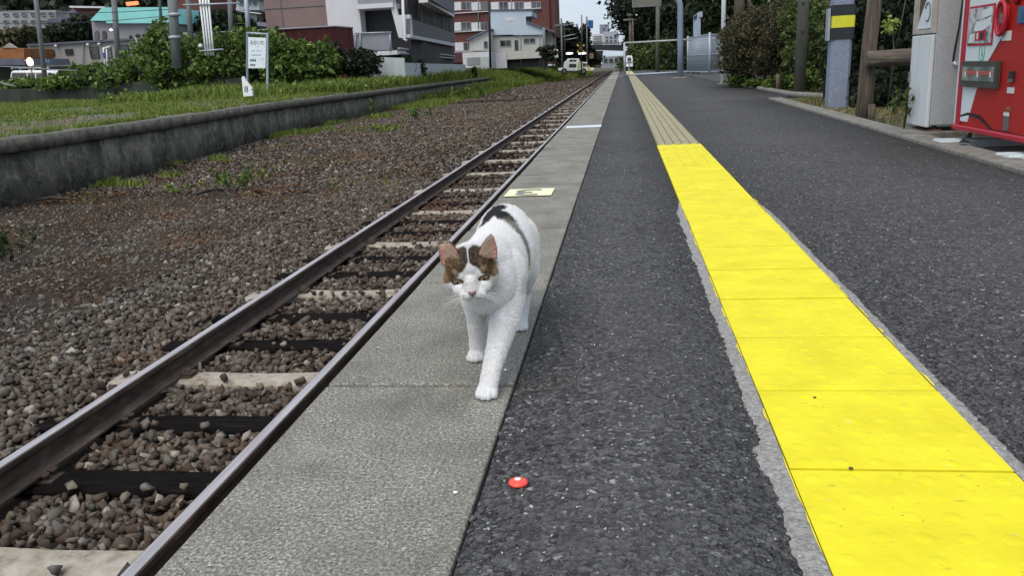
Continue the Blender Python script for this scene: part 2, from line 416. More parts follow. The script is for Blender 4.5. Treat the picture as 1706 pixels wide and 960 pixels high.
# track bed, softly uneven grid
def grid(name, x0, x1, y0, y1, nx, ny, zf, mat, kind='structure'):
    xs = np.linspace(x0, x1, nx); ys = np.linspace(0, 1, ny)**1.8*(y1-y0)+y0
    V = [(x, y, zf(x, y)) for y in ys for x in xs]
    L = []
    for j in range(ny-1):
        for i in range(nx-1):
            a = j*nx+i; L += [a, a+1, a+nx+1, a+nx]
    return tag(np_mesh(name, np.array(V), 4, L, mat, smooth=True), kind=kind)
def bedz(x, y):
    n = noise.noise(Vector((x*.9, y*.9, 0)))*.035 + noise.noise(Vector((x*.25, y*.25, 3)))*.05
    z = ZB - .035
    if x < -4.6: z -= min(.10, (-4.6-x)*.05)
    if x > -3.4: n *= .25
    return z + n
grid('track_bed', -14.5, -.5, -2, 220, 70, 150, bedz, M['bed'])

PX0, PXA, PXT0, PXT1 = -.58, -.212, .228, .528     # edge, asphalt edge, tactile strip
PEND = 36.5
mb = MB(); mb.box((PX0+.02, -2, -1.5), (1.76, 58, -.16)); tag(mb.build('platform', M['old_wall']), kind='structure')
# asphalt as strips around the tactile tiles, right edge follows the kerb
def redge(y): return 1.70 + .0185*y if y < 11.9 else (1.92 + (y-11.9)*.5 if y < 12.6 else 2.35)
def strip(name, lf, rf, y0, y1, n, z, mat, kind='structure', zthick=None):
    ys = np.linspace(0, 1, n)**1.7*(y1-y0)+y0; V = []; L = []
    for y in ys: V += [(lf(y), y, z), (rf(y), y, z)]
    for i in range(n-1): L += [2*i, 2*i+1, 2*i+3, 2*i+2]
    if zthick:
        m = len(V); V += [(v[0], v[1], v[2]-zthick) for v in V[:m]]
        for i in range(n-1):
            L += [2*i, 2*i+2, m+2*i+2, m+2*i]; L += [2*i+1, m+2*i+1, m+2*i+3, 2*i+3]
        L += [0, m, m+1, 1]
    return tag(np_mesh(name, np.array(V), 4, L, mat), kind=kind)
aw = lambda y: PXA + .0045 + .004*noise.noise(Vector((y*5, 0, 0)))
strip('platform_paving', aw, lambda y: PXT0-.004, -1, 58, 400, 0, M['asphalt'], zthick=.15)
strip('platform_paving', lambda y: PXT1+.004, redge, -1, 58, 300, 0, M['asphalt'], zthick=.15)
mb = MB(); mb.box((PXT0-.02, -1, -.15), (PXT1+.02, 58, -.012)); tag(mb.build('platform_paving_base', M['dark_gap']), kind='structure')
# far area beyond, wider
mb = MB(); mb.add([(2.34, 20, -.004), (6.5, 20, -.004), (6.5, 58, -.004), (2.34, 58, -.004)], [(0, 1, 2, 3)])
tag(mb.build('platform_paving', M['asphalt']), kind='structure')

# coping slabs, a real gap at each joint
mb = MB(); ys = [-.9, -.09, .70]; y = 1.474
js = [-1.6, -.84, -.07, .70, 1.474, 2.268, 3.046, 3.82, 4.63, 5.42, 6.2]
y = 6.2
while y < 57: y += .785; js.append(y)
for a, b in zip(js[:-1], js[1:]):
    dz = random.uniform(-.0015, .0015)
    mb.box((PX0+random.uniform(-.003, .003), a+.0055, -.17), (PXA-.002, b-.0055, .001+dz))
tag(mb.build('coping', M['coping'], bevel=.004), kind='structure')
mb = MB(); mb.box((PXA-.02, -1.6, -.15), (PXA+.03, 58, -.016)); mb.box((PX0+.03, -1.6, -.15), (PXA-.02, 58, -.012))
tag(mb.build('coping_bed', M['dark_gap']), kind='structure')

# tactile strip
def dome(mb, x, y, z, r, h, n=10):
    vv = [(x+r*math.cos(2*math.pi*k/n), y+r*math.sin(2*math.pi*k/n), z) for k in range(n)]
    vv += [(x+.62*r*math.cos(2*math.pi*k/n), y+.62*r*math.sin(2*math.pi*k/n), z+h*.85) for k in range(n)] + [(x, y, z+h)]
    fs = [(k, (k+1) % n, n+(k+1) % n, n+k) for k in range(n)] + [(n+k, n+(k+1) % n, 2*n) for k in range(n)]
    mb.add(vv, fs, True)
yel = MB(); ye = 6.02
tj = [1.134 + .2995*k for k in range(-8, 40)]
tj = [y for y in tj if y < 5.0]
for a, b in zip(tj[:-1], tj[1:]):
    dz = random.uniform(-.0012, .0012); dx = random.uniform(-.0008, .0008)
    g = .0045
    yel.box((PXT0+dx, a+g*random.uniform(.7, 1), -.012), (PXT1+dx, b-g*.3, .0045+dz))
    for i in range(6):
        for j in range(6):
            dome(yel, PXT0+dx+.025+.05*i, a+.025+.05*j, .0043+dz, .0135, .0026*random.uniform(.4, 1))
a = tj[-1]
for y0, y1 in ((a, a+.055), (a+.06, 5.35), (5.353, 5.655), (5.66, ye)):
    if y1 - y0 < .04: continue
    yel.box((PXT0, y0+.002, -.012), (PXT1, y1-.001, .0045))
    if y1-y0 > .2:
        for i in range(4):
            yel.box((PXT0+.03+.07*i, y0+.015, .004), (PXT0+.055+.07*i, y1-.015, .009))
tag(yel.build('tactile_paving', M['yellow'], bevel=0), kind='structure')
old = MB(); gro = MB(); y = ye
while y < 36.9:
    gro.box((PXT0, y+.003, -.012), (PXT1, y+.297, .002))
    if y < 20:
        for i in range(5):
            for s in (0, 1, 2):
                old.box((PXT0+.010+.057*i, y+.018+.096*s, .001), (PXT0+.058+.057*i, y+.080+.096*s, .007))
    else:
        for i in range(5): old.box((PXT0+.012+.057*i, y+.012, .001), (PXT0+.050+.057*i, y+.285, .008))
    y += .3
tag(gro.build('tactile_paving', M['old_tile_groove']), kind='structure')
tag(old.build('tactile_paving', M['old_tile']), kind='structure')
mb = MB(); mb.box((.20, 37.2, -.01), (.55, 56, .006)); tag(mb.build('tactile_paving', mottled('far_yellow_tiles', (.62, .52, .18), .15, 3, .8)), kind='structure')
# mortar edges, ragged
def mortar(x_in, sgn, y0, y1, wf, name):
    n = int((y1-y0)/.006); V = []; L = []
    for i in range(n+1):
        y = y0+(y1-y0)*i/n
        w = wf(y)*(1 + .30*noise.noise(Vector((y*9, sgn, 0))) + .22*noise.noise(Vector((y*60, sgn, 2)))) + .0035*noise.noise(Vector((y*150, sgn, 5))) + .0015*random.uniform(-1, 1)
        V += [(x_in, y, .0035), (x_in+sgn*max(w*.8, .003), y, .0035), (x_in+sgn*max(w, .004), y, .0002)]
    for i in range(n):
        for k in (0, 1):
            q = [3*i+k, 3*i+k+1, 3*i+k+4, 3*i+k+3]; L += q if sgn > 0 else q[::-1]
    tag(np_mesh(name, np.array(V), 4, L, M['mortar']), kind='structure')
def wl_(y):
    w = .026
    if y > 3.3: w *= max(0, 1-(y-3.3)/.25)
    if y < 1.12: w = .030
    elif y < 1.22: w = .037
    return w
mortar(PXT0-.0016, -1, .2, 3.55, wl_, 'tactile_edging')
mortar(PXT1+.0016, 1, .2, 3.55, lambda y: .022 if y < 3.2 else .022*max(0, 1-(y-3.2)/.35), 'tactile_edging')
mb = MB()
zq = .0040
for sgn, xi, n in ((-1, PXT0, 34), (1, PXT1, 26)):
    for _ in range(n):
        zq += .00002
        y = random.uniform(.6, 3.6); l = random.uniform(.01, .06); w = random.uniform(.0015, .007); x0 = xi+sgn*.0018
        poly = [(x0, y-l, zq)]+[(x0+sgn*w*(.45+.55*random.random())*math.sin(math.pi*(k+.5)/7)**.5, y-l+2*l*(k+.5)/7, zq) for k in range(7)]+[(x0, y+l, zq)]
        mb.add(poly if sgn > 0 else poly[::-1], [tuple(range(9))])
tag(mb.build('paint_overspray', M['overspray']), kind='structure')

# markings on the coping
mb = MB(); mb.box((-.545, 8.06, .001), (-.21, 8.30, .005)); tag(mb.build('platform_marking', M['marking_white']), 'pale blue-white stripe painted across the platform edge far behind the cat', 'marking')
mk = MB(); mk.add([(-.556, 3.83, .005), (-.335, 3.83, .005), (-.335, 4.06, .005), (-.556, 4.06, .005)], [(0, 1, 2, 3)])
mko = mk.build('platform_marking', M['marking_pale']); tag(mko, 'faded pale yellow square bearing a grey 3 on the platform edge behind the cat', 'marking')
def text_mesh(name, s, size, mat, parent, Mx, extrude=0.0):
    cu = bpy.data.curves.new(name, 'FONT'); cu.body = s; cu.size = size; cu.align_x = 'CENTER'; cu.align_y = 'CENTER'; cu.extrude = extrude
    tmp = bpy.data.objects.new(name+'_tmp', cu); col.objects.link(tmp)
    dg = bpy.context.evaluated_depsgraph_get(); me = bpy.data.meshes.new_from_object(tmp.evaluated_get(dg))
    bpy.data.objects.remove(tmp); me.materials.clear(); me.materials.append(mat); me.name = name
    o = bpy.data.objects.new(name, me); col.objects.link(o); me.transform(Mx)
    if parent: o.parent = parent; me.transform(world_of(parent).inverted())
    return o
text_mesh('numeral', '3', .26, M['marking_grey'], mko, Matrix.Translation((-.455, 3.945, .0075)) @ Matrix.Rotation(math.pi, 4, 'Z') @ Matrix.Scale(1.25, 4, (1, 0, 0)))
mb = MB(); mb.box((-.56, 37.9, .001), (1.25, 38.15, .005)); tag(mb.build('painted_line', M['marking_white']), 'pale line painted across the far end of the platform by the gate', 'marking')
mb = MB(); mb.box((-.55, 33.2, .001), (-.2, 33.6, .006)); tag(mb.build('painted_line', M['marking_white']), 'small pale block painted on the far platform edge, just before the gate', 'marking')

# kerb on the right side of the platform
mb = MB(); y = -1.0
while y < 11.8:
    l = min(.6, 11.85-y); a, b = redge(y), redge(y+l); w = .17
    mb.add([(a, y+.004, -.1), (a+w, y+.004, -.1), (b+w, y+l, -.1), (b, y+l, -.1), (a, y+.004, .022), (a+w, y+.004, .022), (b+w, y+l, .022), (b, y+l, .022)],
           [(3, 2, 1, 0), (4, 5, 6, 7), (0, 1, 5, 4), (1, 2, 6, 5), (2, 3, 7, 6), (3, 0, 4, 7)])
    y += .6
tag(mb.build('kerb', M['curb'], bevel=.008), kind='structure')
mb = MB(); mb.tube([(2.9, 11.6, -.02), (2.62, 12.1, 0), (2.42, 13, .0), (2.40, 16.5, .0), (2.38, 20, 0)], .05, 6); tag(mb.build('kerb', M['curb']), kind='structure')
def soilz(x, y): return -.035 + .03*noise.noise(Vector((x*2, y*2, 0))) + (max(0, x-3.0)*.10 if y < 30 else .0) if x > 1.95 or y > 12.5 else -.04
mb = MB()
grid('verge', 1.78, 40, -2.5, 19.8, 120, 100, soilz, M['earth'])
grid('verge', 6.4, 60, 19.8, 300, 40, 40, lambda x, y: -.03+max(0, x-6.4)*.25, M['earth'])

# left platform: polyline wall with coping
WL = [(-11.0, -2), (-10.95, 10), (-11.0, 15.5), (-11.3, 20), (-12.5, 30), (-12.8, 41), (-13.3, 62), (-13.4, 92)]
def wx(y):
    for (a, ya), (b, yb) in zip(WL[:-1], WL[1:]):
        if y <= yb: return a+(b-a)*(y-ya)/(yb-ya)
    return WL[-1][0]
def wall_mesh(name, d0, d1, z0, z1, mat, jit):
    V = []; L = []; ys = np.linspace(-2, 92, 320)
    for y in ys:
        x = wx(y); j = jit*noise.noise(Vector((y*1.3, 0, z0)))+jit*.6*noise.noise(Vector((y*5, 0, z0)))
        V += [(x+d0+j, y, z0), (x+d0+j*.6, y, z1+j*.5), (x+d1, y, z1), (x+d1, y, z0)]
    for i in range(len(ys)-1):
        for k in range(4):
            a, b = 4*i+k, 4*i+(k+1) % 4; L += [a, a+4, b+4, b]
    return np_mesh(name, np.array(V), 4, L, mat)
wr = empty('platform_retaining_wall', (-11, 15, -1.3), 'stained dark concrete retaining wall of the overgrown platform across the track', 'wall')
part_np(wall_mesh('wall_face', 0, -.4, -1.6, -.45, M['old_wall'], .03), wr)
part_np(wall_mesh('wall_coping', .09, -.6, -.448, -.21, mottled('mossy_coping', (.125, .12, .094), .5, 4, .95, dirt=(.04, .042, .028), dirt_amt=.8, bump=1, bscale=9), .05), wr)
V = []; L = []
ys = np.linspace(-2, 92, 120)
for y in ys: V += [(wx(y)-.55, y, -.235), (-90, y, -.235)]
for i in range(len(ys)-1): L += [2*i, 2*i+2, 2*i+3, 2*i+1]
tag(np_mesh('overgrown_platform', np.array(V), 4, L, M['weedy']), kind='structure')
mb = MB(); mb.box((-140, 92.1, -1.4), (-13.3, 300, -.25)); tag(mb.build('terrain', M['earth']), kind='structure')
mb = MB()
P = [(-52, 58, 0), (-37, 57, 0), (-23.5, 51.5, 0)]
for (x0, y0, _), (x1, y1, _) in zip(P[:-1], P[1:]):
    mb.add([(x0, y0, -.4), (x1, y1, -.4), (x1, y1+.3, -.4), (x0, y0+.3, -.4), (x0, y0, .98), (x1, y1, .80), (x1, y1+.3, .80), (x0, y0+.3, .98)],
           [(3, 2, 1, 0), (4, 5, 6, 7), (0, 1, 5, 4), (1, 2, 6, 5), (2, 3, 7, 6), (3, 0, 4, 7)])
tag(mb.build('low_wall', M['dark_low_wall']), 'long low dark mossy concrete wall in front of the vine-covered bank', 'wall')

# ------------------------------------------------------------------ track
def rail(xin, inner_sign, name, label, parts=True):
    """xin: gauge face; inner_sign +1 when the rail body lies towards +x of it"""
    s = inner_sign; cx = xin + s*.0325
    hw, fw = .0325, .0635
    prof = [(-fw, -.153), (fw, -.153), (fw, -.142), (.012, -.122), (.0085, -.05), (.012, -.040), (hw, -.030), (hw, -.006), (.026, -.0012), (-.026, -.0012), (-hw, -.006), (-hw, -.030), (-.012, -.040), (-.0085, -.05), (-.012, -.122), (-fw, -.142)]
    root = empty(name, (cx, 0, ZR-.153), label, 'rail', 'rails of the railway track')
    mb = MB(); mb.prism([(cx+a, -2, ZR+b) for a, b in prof], (0, 230, 0)); mb.build('rail_body', M['rail'], root)
    mb = MB(); mb.prism([(cx-.0255, -2, ZR-.0012), (cx+.0255, -2, ZR-.0012), (cx+.021, -2, ZR+.0015), (cx-.021, -2, ZR+.0015)], (0, 230, 0)); mb.build('running_surface', M['rail_top'], root)
    return root
XR, XL = -1.815, -2.90
rail(-1.815+.0, 1, 'rail', 'steel rail running right beside the platform edge, nearest the cat')
rail(XL, -1, 'rail', 'steel rail farther from the platform, with rusty inner side and fastenings')
TC = (-1.815-2.90)/2
def make_sleeper(kind):
    top = -1.262
    r = empty('concrete_sleeper' if kind == 'w' else 'timber_sleeper', (TC, 0, top-.15), '', 'sleeper', 'sleepers under the rails')
    if kind == 'w':
        prof = []
        xs = np.linspace(-1.0, 1.0, 25); V = []; L = []
        for x in xs:
            e = abs(x); w = .105 + .02*max(0, e-.3); z = top - .012*(1-min(1, e/.5))**1.0
            if e > .95: z -= .01
            V += [(TC+x, -w-.03, top-.16), (TC+x, -w, z-.02), (TC+x, -w+.03, z), (TC+x, w-.03, z), (TC+x, w, z-.02), (TC+x, w+.03, top-.16)]
        mb = MB(); n = len(xs)
        fs = [(6*i+k, 6*i+k+1, 6*i+k+7, 6*i+k+6)[::-1] for i in range(n-1) for k in range(5)] + [(0, 1, 2, 3, 4, 5), tuple(6*(n-1)+k for k in range(6))[::-1]]
        mb.add(V, fs, False); mb.build('sleeper_body', M['white_sleeper'], r)
    else:
        V = []; xs = np.linspace(-1.05, 1.05, 40); mb = MB()
        for x in xs:
            a = .008*noise.noise(Vector((x*3, 1, 0))); b = .010*noise.noise(Vector((x*6, 5, 0)))
            V += [(TC+x, -.115+a, top-.17), (TC+x, -.115+a, top-.012), (TC+x, -.100+a, top+b*.5), (TC+x, .100-a, top+b), (TC+x, .112-a, top-.012), (TC+x, .112-a, top-.17)]
        n = len(xs)
        fs = [(6*i+k, 6*i+k+1, 6*i+k+7, 6*i+k+6)[::-1] for i in range(n-1) for k in range(5)] + [(0, 1, 2, 3, 4, 5), tuple(6*(n-1)+k for k in range(6))[::-1]]
        mb.add(V, fs); mb.build('sleeper_body', M['dark_sleeper'], r)
    for cx in (XR+.0325, XL-.0325):
        for s in (-1, 1):
            mb = MB(); x = cx+s*.078
            mb.box((x-.045, -.055, top-.006), (x+.045, .055, top+.010))
            if kind == 'w':
                pts = [(x+s*.03, -.02, top+.015), (x-s*.012, -.028, top+.022), (x-s*.03, .0, top+.024), (x-s*.012, .028, top+.03), (x+s*.03, .02, top+.016), (x+s*.04, 0, top+.03)]
                mb.tube(pts, .016, 7); mb.tube([(x+s*.012, 0, top), (x+s*.012, 0, top+.050)], .020, 8); mb.box((x-.05, -.045, top+.010), (x+.05, .045, top+.026))
            else:
                mb.tube([(x, -.03, top), (x, -.03, top+.028)], .013, 6); mb.tube([(x, .03, top), (x, .03, top+.028)], .013, 6)
                mb.tube([(x, -.03, top+.026), (x, -.03, top+.042)], .022, 6); mb.tube([(x, .03, top+.026), (x, .03, top+.042)], .022, 6)
            mb.build('rail_fastening', M['rail'], r)
    return r
def copy_tree(o, parent=None):
    c = o.copy(); col.objects.link(c); c.parent = parent
    for ch in list(o.children): copy_tree(ch, c)
    return c
proto = {'w': make_sleeper('w'), 'd': make_sleeper('d')}; used = set()
near_lab = {1: 'pale concrete sleeper at the bottom left corner, nearest the camera', 2: 'black tarred timber sleeper just beyond the nearest pale one, with small bolts on it',
            3: 'black timber sleeper split along its length, second dark one from the camera', 4: 'pale concrete sleeper, second light one from the camera, level with the cat\'s front paw',
            5: 'black timber sleeper with white flakes on it', 6: 'dark timber sleeper just before the pale one level with the cat\'s head', 7: 'pale concrete sleeper with two stones lying on it'}
for i in range(0, 110):
    y = 2.76 + .6975*(i-1); k = 'w' if (i-1) % 3 == 0 else 'd'
    if y > 70: break
    o = proto[k] if k not in used else copy_tree(proto[k]); used.add(k)
    o.location.y = y + random.uniform(-.02, .02); o.rotation_euler.z = random.uniform(-.012, .012); o.location.z += random.uniform(-.004, .004) - (.012 if k == 'd' else 0)
    o['label'] = near_lab.get(i) or ('weathered pale concrete sleeper farther along the track behind the cat' if k == 'w' else 'dark timber sleeper farther along the track, partly sunk in stones')
SL_Y = [2.76+.6975*(i-1) for i in range(0, 110)]

ico_v = None
def ico():
    bm = bmesh.new(); bmesh.ops.create_icosphere(bm, subdivisions=1, radius=1)
    v = np.array([x.co[:] for x in bm.verts]); f = np.array([[q.index for q in x.verts] for x in bm.faces]); bm.free(); return v, f
IV, IF = ico()
def infrustum(P, m=.18):
    d = P - np.array([0, 0, H]); z = d @ np.array(CF); x = d @ np.array(CR); y = d @ np.array(CU)
    return (z > .2) & (np.abs(x/z) < .61*(1+m)) & (np.abs(y/z) < .343*(1+m)+.02)
def hull_templates(n_t=14, npts=10):
    out = []
    while len(out) < n_t:
        p = rng.normal(size=(npts, 3)); p /= np.abs(p).max(1, keepdims=True)**.55*np.linalg.norm(p, axis=1, keepdims=True)**.45
        p *= rng.uniform(.82, 1.05, (npts, 1)); bm = bmesh.new()
        for q in p: bm.verts.new(q)
        r_ = bmesh.ops.convex_hull(bm, input=bm.verts); bmesh.ops.triangulate(bm, faces=bm.faces); bm.verts.index_update()
        used_v = {v for f in bm.faces for v in f.verts}
        if len(used_v) == npts and len(bm.faces) == 2*npts-4:
            out.append((np.array([v.co[:] for v in bm.verts]), np.array([[v.index for v in f.verts] for f in bm.faces])))
        bm.free()
    return out
HT = hull_templates()
def scatter_stones(name, P, size, mat, label, cat, flat=.62, parent=None):
    fm = infrustum(P); P = P[fm]; n = len(P)
    size = size(n) if callable(size) else size[fm]
    ti_ = rng.integers(0, len(HT), n); nvt = len(HT[0][0])
    v = np.stack([h[0] for h in HT])[ti_]
    sc = np.stack([rng.uniform(.7, 1.3, n), rng.uniform(.6, 1.0, n), rng.uniform(flat*.7, flat*1.25, n)], 1)
    v = v*sc[:, None]*size[:, None, None]
    q = rng.normal(size=(n, 4)); q[:, 1:3] *= .45; q /= np.linalg.norm(q, axis=1, keepdims=True)
    w, x, y, z = q.T
    R = np.stack([np.stack([1-2*(y*y+z*z), 2*(x*y-z*w), 2*(x*z+y*w)], 1), np.stack([2*(x*y+z*w), 1-2*(x*x+z*z), 2*(y*z-x*w)], 1), np.stack([2*(x*z-y*w), 2*(y*z+x*w), 1-2*(x*x+y*y)], 1)], 1)
    v = np.einsum('nij,nkj->nki', R, v) + P[:, None]
    L = (np.stack([h[1] for h in HT])[ti_]+nvt*np.arange(n)[:, None, None]).reshape(-1)
    o = np_mesh(name, v.reshape(-1, 3), 3, L, mat)
    return tag(o, label, cat, kind='stuff')
def jgrid(x0, x1, y0, y1, s, j=.6):
    X, Y = np.meshgrid(np.arange(x0, x1, s), np.arange(y0, y1, s)); P = np.stack([X.ravel(), Y.ravel(), np.zeros(X.size)], 1)
    P[:, :2] += rng.uniform(-j*s, j*s, (len(P), 2)); return P
def sleeper_clear(P, thr):
    ys = np.array(SL_Y); d = np.abs(P[:, 1][:, None]-ys[None]).min(1); inx = np.abs(P[:, 0]-TC) < 1.0
    return ~((d < thr) & inx)
parts_ = []
for lay in range(3):
    P = jgrid(-4.7, -.75, 1.2, 15, .050 if lay < 2 else .09)
    keep = np.ones(len(P), bool)
    P[:, 2] = ZB - .035 + lay*.020 + rng.uniform(-.01, .012, len(P))
    d = np.abs(P[:, 1][:, None]-np.array(SL_Y)[None]).min(1); inx = np.abs(P[:, 0]-TC) < 1.03
    nearsl = (d < .125) & inx
    out = (np.abs(P[:, 0]-TC) > .62)
    keep = ~(nearsl & (rng.random(len(P)) > .0)) | (nearsl & out & (rng.random(len(P)) < (.2 if lay == 2 else .05)) | (nearsl & ~out & (d > .085) & (rng.random(len(P)) < .13)))
    # random stones strewn over the dark sleepers
    P[nearsl, 2] = -1.262+.012
    # outside the sleepers, ballast shoulder
    if lay == 2: keep &= rng.random(len(P)) < .7
    rx = np.minimum(np.abs(P[:, 0]-(XR+.0325)), np.abs(P[:, 0]-(XL-.0325))); keep &= rx > .085
    parts_.append(P[keep])
P = np.concatenate(parts_)
scatter_stones('ballast', P, lambda n: rng.uniform(.023, .046, n), M['stone'], 'loose brown and grey ballast stones between and beside the rails', 'ballast stones')
bz = lambda P, o: np.array([bedz(x, y) for x, y in P[:, :2]]) + o
P = jgrid(-11, -4.6, 2.5, 17, .062); P = P[infrustum(P+np.array([0, 0, -1.3]))]
dens = np.array([noise.noise(Vector((x*.55, y*.45, 7))) for x, y in P[:, :2]])
P = P[(rng.random(len(P)) < np.clip(.95-(-4.6-P[:, 0])*.055-np.clip(P[:, 1]-8, 0, 9)*.045+dens*.9, .10, 1))]
P[:, 2] = bz(P, .004)
scatter_stones('ballast', P, lambda n: np.clip(rng.gamma(4, .0072, n), .012, .05), M['stone'], 'sparser grey stones on the bare dirt towards the far wall', 'ballast stones', .5)
P = jgrid(-13, -1.0, 15, 52, .125); P = P[infrustum(P+np.array([0, 0, -1.3]))]
P = P[sleeper_clear(P, .13)]; P[:, 2] = bz(P, .02); P[np.abs(P[:, 0]-TC) < 1.6, 2] = ZB-.005
rx = np.minimum(np.abs(P[:, 0]-(XR+.0325)), np.abs(P[:, 0]-(XL-.0325))); P = P[rx > .12]
scatter_stones('ballast', P, lambda n: rng.uniform(.03, .07, n), M['stone'], 'distant brown ballast running along the rails', 'ballast stones', .55)
P = jgrid(-10, -1.0, 52, 120, .26); P = P[sleeper_clear(P, .1)]; P = P[P[:, 0] < -1.0]; P[:, 2] = ZB-.01
rx = np.minimum(np.abs(P[:, 0]-(XR+.0325)), np.abs(P[:, 0]-(XL-.0325))); P = P[rx > .14]
scatter_stones('ballast', P, lambda n: rng.uniform(.06, .12, n), M['stone'], 'farthest brown ballast towards the level crossing', 'ballast stones', .4)
P = jgrid(-11, -3.6, 3, 22, .045); P = P[infrustum(P+np.array([0, 0, -1.3]))]; P = P[rng.random(len(P)) < .30]; P[:, 2] = np.array([bedz(x, y) for x, y in P[:, :2]])+.002
scatter_stones('gravel', P, lambda n: rng.uniform(.005, .014, n), M['stone'], 'fine gravel and grit on the bare dirt left of the rails', 'gravel', .5)
# two stones on the third pale sleeper
for (x, y, s, l) in ((-2.42, 6.95, .030, 'small brown stone on the pale sleeper, the nearer of two'), (-2.44, 7.01, .024, 'small pale stone on the pale sleeper, the farther of two')):
    v = IV*np.array([1, .9, .8])*s*(1+rng.uniform(-.15, .15, (12, 1))) + np.array([x, y, -1.262+s*.7])
    tag(np_mesh('stone', v, 3, IF.ravel(), M['stone']), l, 'stone', 'stones lying on a sleeper')
# sticks lying by the wall
for a, b, l in (((60, 333), (122, 332), 'dark stick lying on the dirt at the foot of the far wall'), ((325, 323), (370, 316), 'dark twig lying among the brown stones beside the weeds'), ((278, 276), (305, 277), 'short dark stick near the wall foot, the farthest of three')):
    def gpt(px, z): 
        d = CF + CR*((px[0]-853)/F) + CU*((480-px[1])/F); t = (z-H)/d.z; return Vector((d.x*t, d.y*t, z))
    p, q = gpt(a, -1.33), gpt(b, -1.33); mb = MB()
    mb.tube([p, p.lerp(q, .4)+Vector((0, .05, .03)), p.lerp(q, .7)+Vector((0, -.03, .03)), q], [.03, .035, .03, .012], 6)
    tag(mb.build('stick', M['bark']), l, 'stick')

# ------------------------------------------------------------------ plants
def leaves(name, C, size, mat, parent=None, up=.0, aspect=1.5, cup=.15):
    """C (n,3) centres; each leaf a folded diamond of two triangles pairs"""
    n = len(C); size = np.broadcast_to(size, n)*rng.uniform(.65, 1.25, n)
    N = rng.normal(size=(n, 3)); N[:, 2] = np.abs(N[:, 2])+up; N /= np.linalg.norm(N, axis=1, keepdims=True)
    A = np.cross(N, rng.normal(size=(n, 3))); A /= np.linalg.norm(A, axis=1, keepdims=True); B = np.cross(N, A)
    s = size[:, None]
    p0 = C - A*s*aspect*.5; p1 = C + B*s*.5 + N*s*cup; p2 = C + A*s*aspect*.5 - N*s*cup; p3 = C - B*s*.5 + N*s*cup
    V = np.stack([p0, p1, p2, p3], 1).reshape(-1, 3)
    o = np_mesh(name, V, 4, np.arange(4*n), mat)
    if parent: part_np(o, parent)
    return o
def blob_pts(n, c, r, shell=.35, lump=.35, f=1.3, floor=None):
    c, r = np.array(c, float), np.array(r, float)
    d = rng.normal(size=(n, 3)); d /= np.linalg.norm(d, axis=1, keepdims=True)
    k = np.array([noise.noise(Vector((x*f*2+c[0], y*f*2+c[1], z*f*2+c[2]))) for x, y, z in d])
    k2 = np.array([noise.noise(Vector((x*f*6+c[0], y*f*6, z*f*6+9))) for x, y, z in d])
    rad = (1-shell*rng.random(n)**1.5)*(1+lump*k*1.6+lump*.6*k2)
    P = c + d*r*rad[:, None]
    if floor is not None: P = P[P[:, 2] > floor]
    return P
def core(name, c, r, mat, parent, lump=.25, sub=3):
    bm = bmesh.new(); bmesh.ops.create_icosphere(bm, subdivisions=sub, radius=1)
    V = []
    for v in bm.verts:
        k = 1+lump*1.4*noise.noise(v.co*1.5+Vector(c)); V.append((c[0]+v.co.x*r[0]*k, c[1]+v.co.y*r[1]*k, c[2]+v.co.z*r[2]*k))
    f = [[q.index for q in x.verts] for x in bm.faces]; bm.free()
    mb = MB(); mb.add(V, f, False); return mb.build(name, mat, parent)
def bush(name, label, cat, blobs, n, size, mat, group=None, floor=-1.3, corefac=.72, base=None, stems=True):
    b0 = blobs[0]; loc = base or (b0[0][0], b0[0][1], floor)
    root = empty(name, loc, label, cat, group)
    vol = [b[1][0]*b[1][2] for b in blobs]; tot = sum(vol)
    P = np.concatenate([blob_pts(int(n*v/tot), c, r, floor=floor) for (c, r), v in zip(blobs, vol)])
    leaves('foliage', P, size, mat, root)
    for c, r in blobs: core('shade_core', c, [x*corefac for x in r], M['core'], root)  # dark core added inside each bush only to block light through the leaves
    return root
def blades(name, P, h, w, mat, label, cat, lean=.35, kind='stuff', parent=None):
    n = len(P); h = np.broadcast_to(h, n)*rng.uniform(.5, 1.25, n); w = np.broadcast_to(w, n)*rng.uniform(.6, 1.3, n)
    a = rng.uniform(0, 2*np.pi, n); T = np.stack([np.cos(a), np.sin(a), 0*a], 1)
    b = rng.uniform(0, 2*np.pi, n); D = np.stack([np.cos(b), np.sin(b), 0*a], 1)*(rng.uniform(.1, 1, n)*lean)[:, None]
    up = np.array([0, 0, 1.])
    v0 = P - T*w[:, None]*.5; v1 = P + T*w[:, None]*.5
    m = P + (up+D*.4)*h[:, None]*.55; v2 = m + T*w[:, None]*.4; v3 = m - T*w[:, None]*.4
    tip = P + (up*.95+D*1.1)*h[:, None]
    V = np.stack([v0, v1, v2, v3, tip+T*w[:, None]*.06, tip-T*w[:, None]*.06], 1).reshape(-1, 3)
    k = np.arange(n)[:, None]*6
    L = np.concatenate([k+0, k+1, k+2, k+3, k+3, k+2, k+4, k+5], 1).ravel()
    o = np_mesh(name, V, 4, L, mat)
    if parent: part_np(o, parent)
    else: tag(o, label, cat, kind=kind)
    return o
def nz2(P, f, s=0): return np.array([noise.noise(Vector((x*f, y*f, s))) for x, y in P[:, :2]])
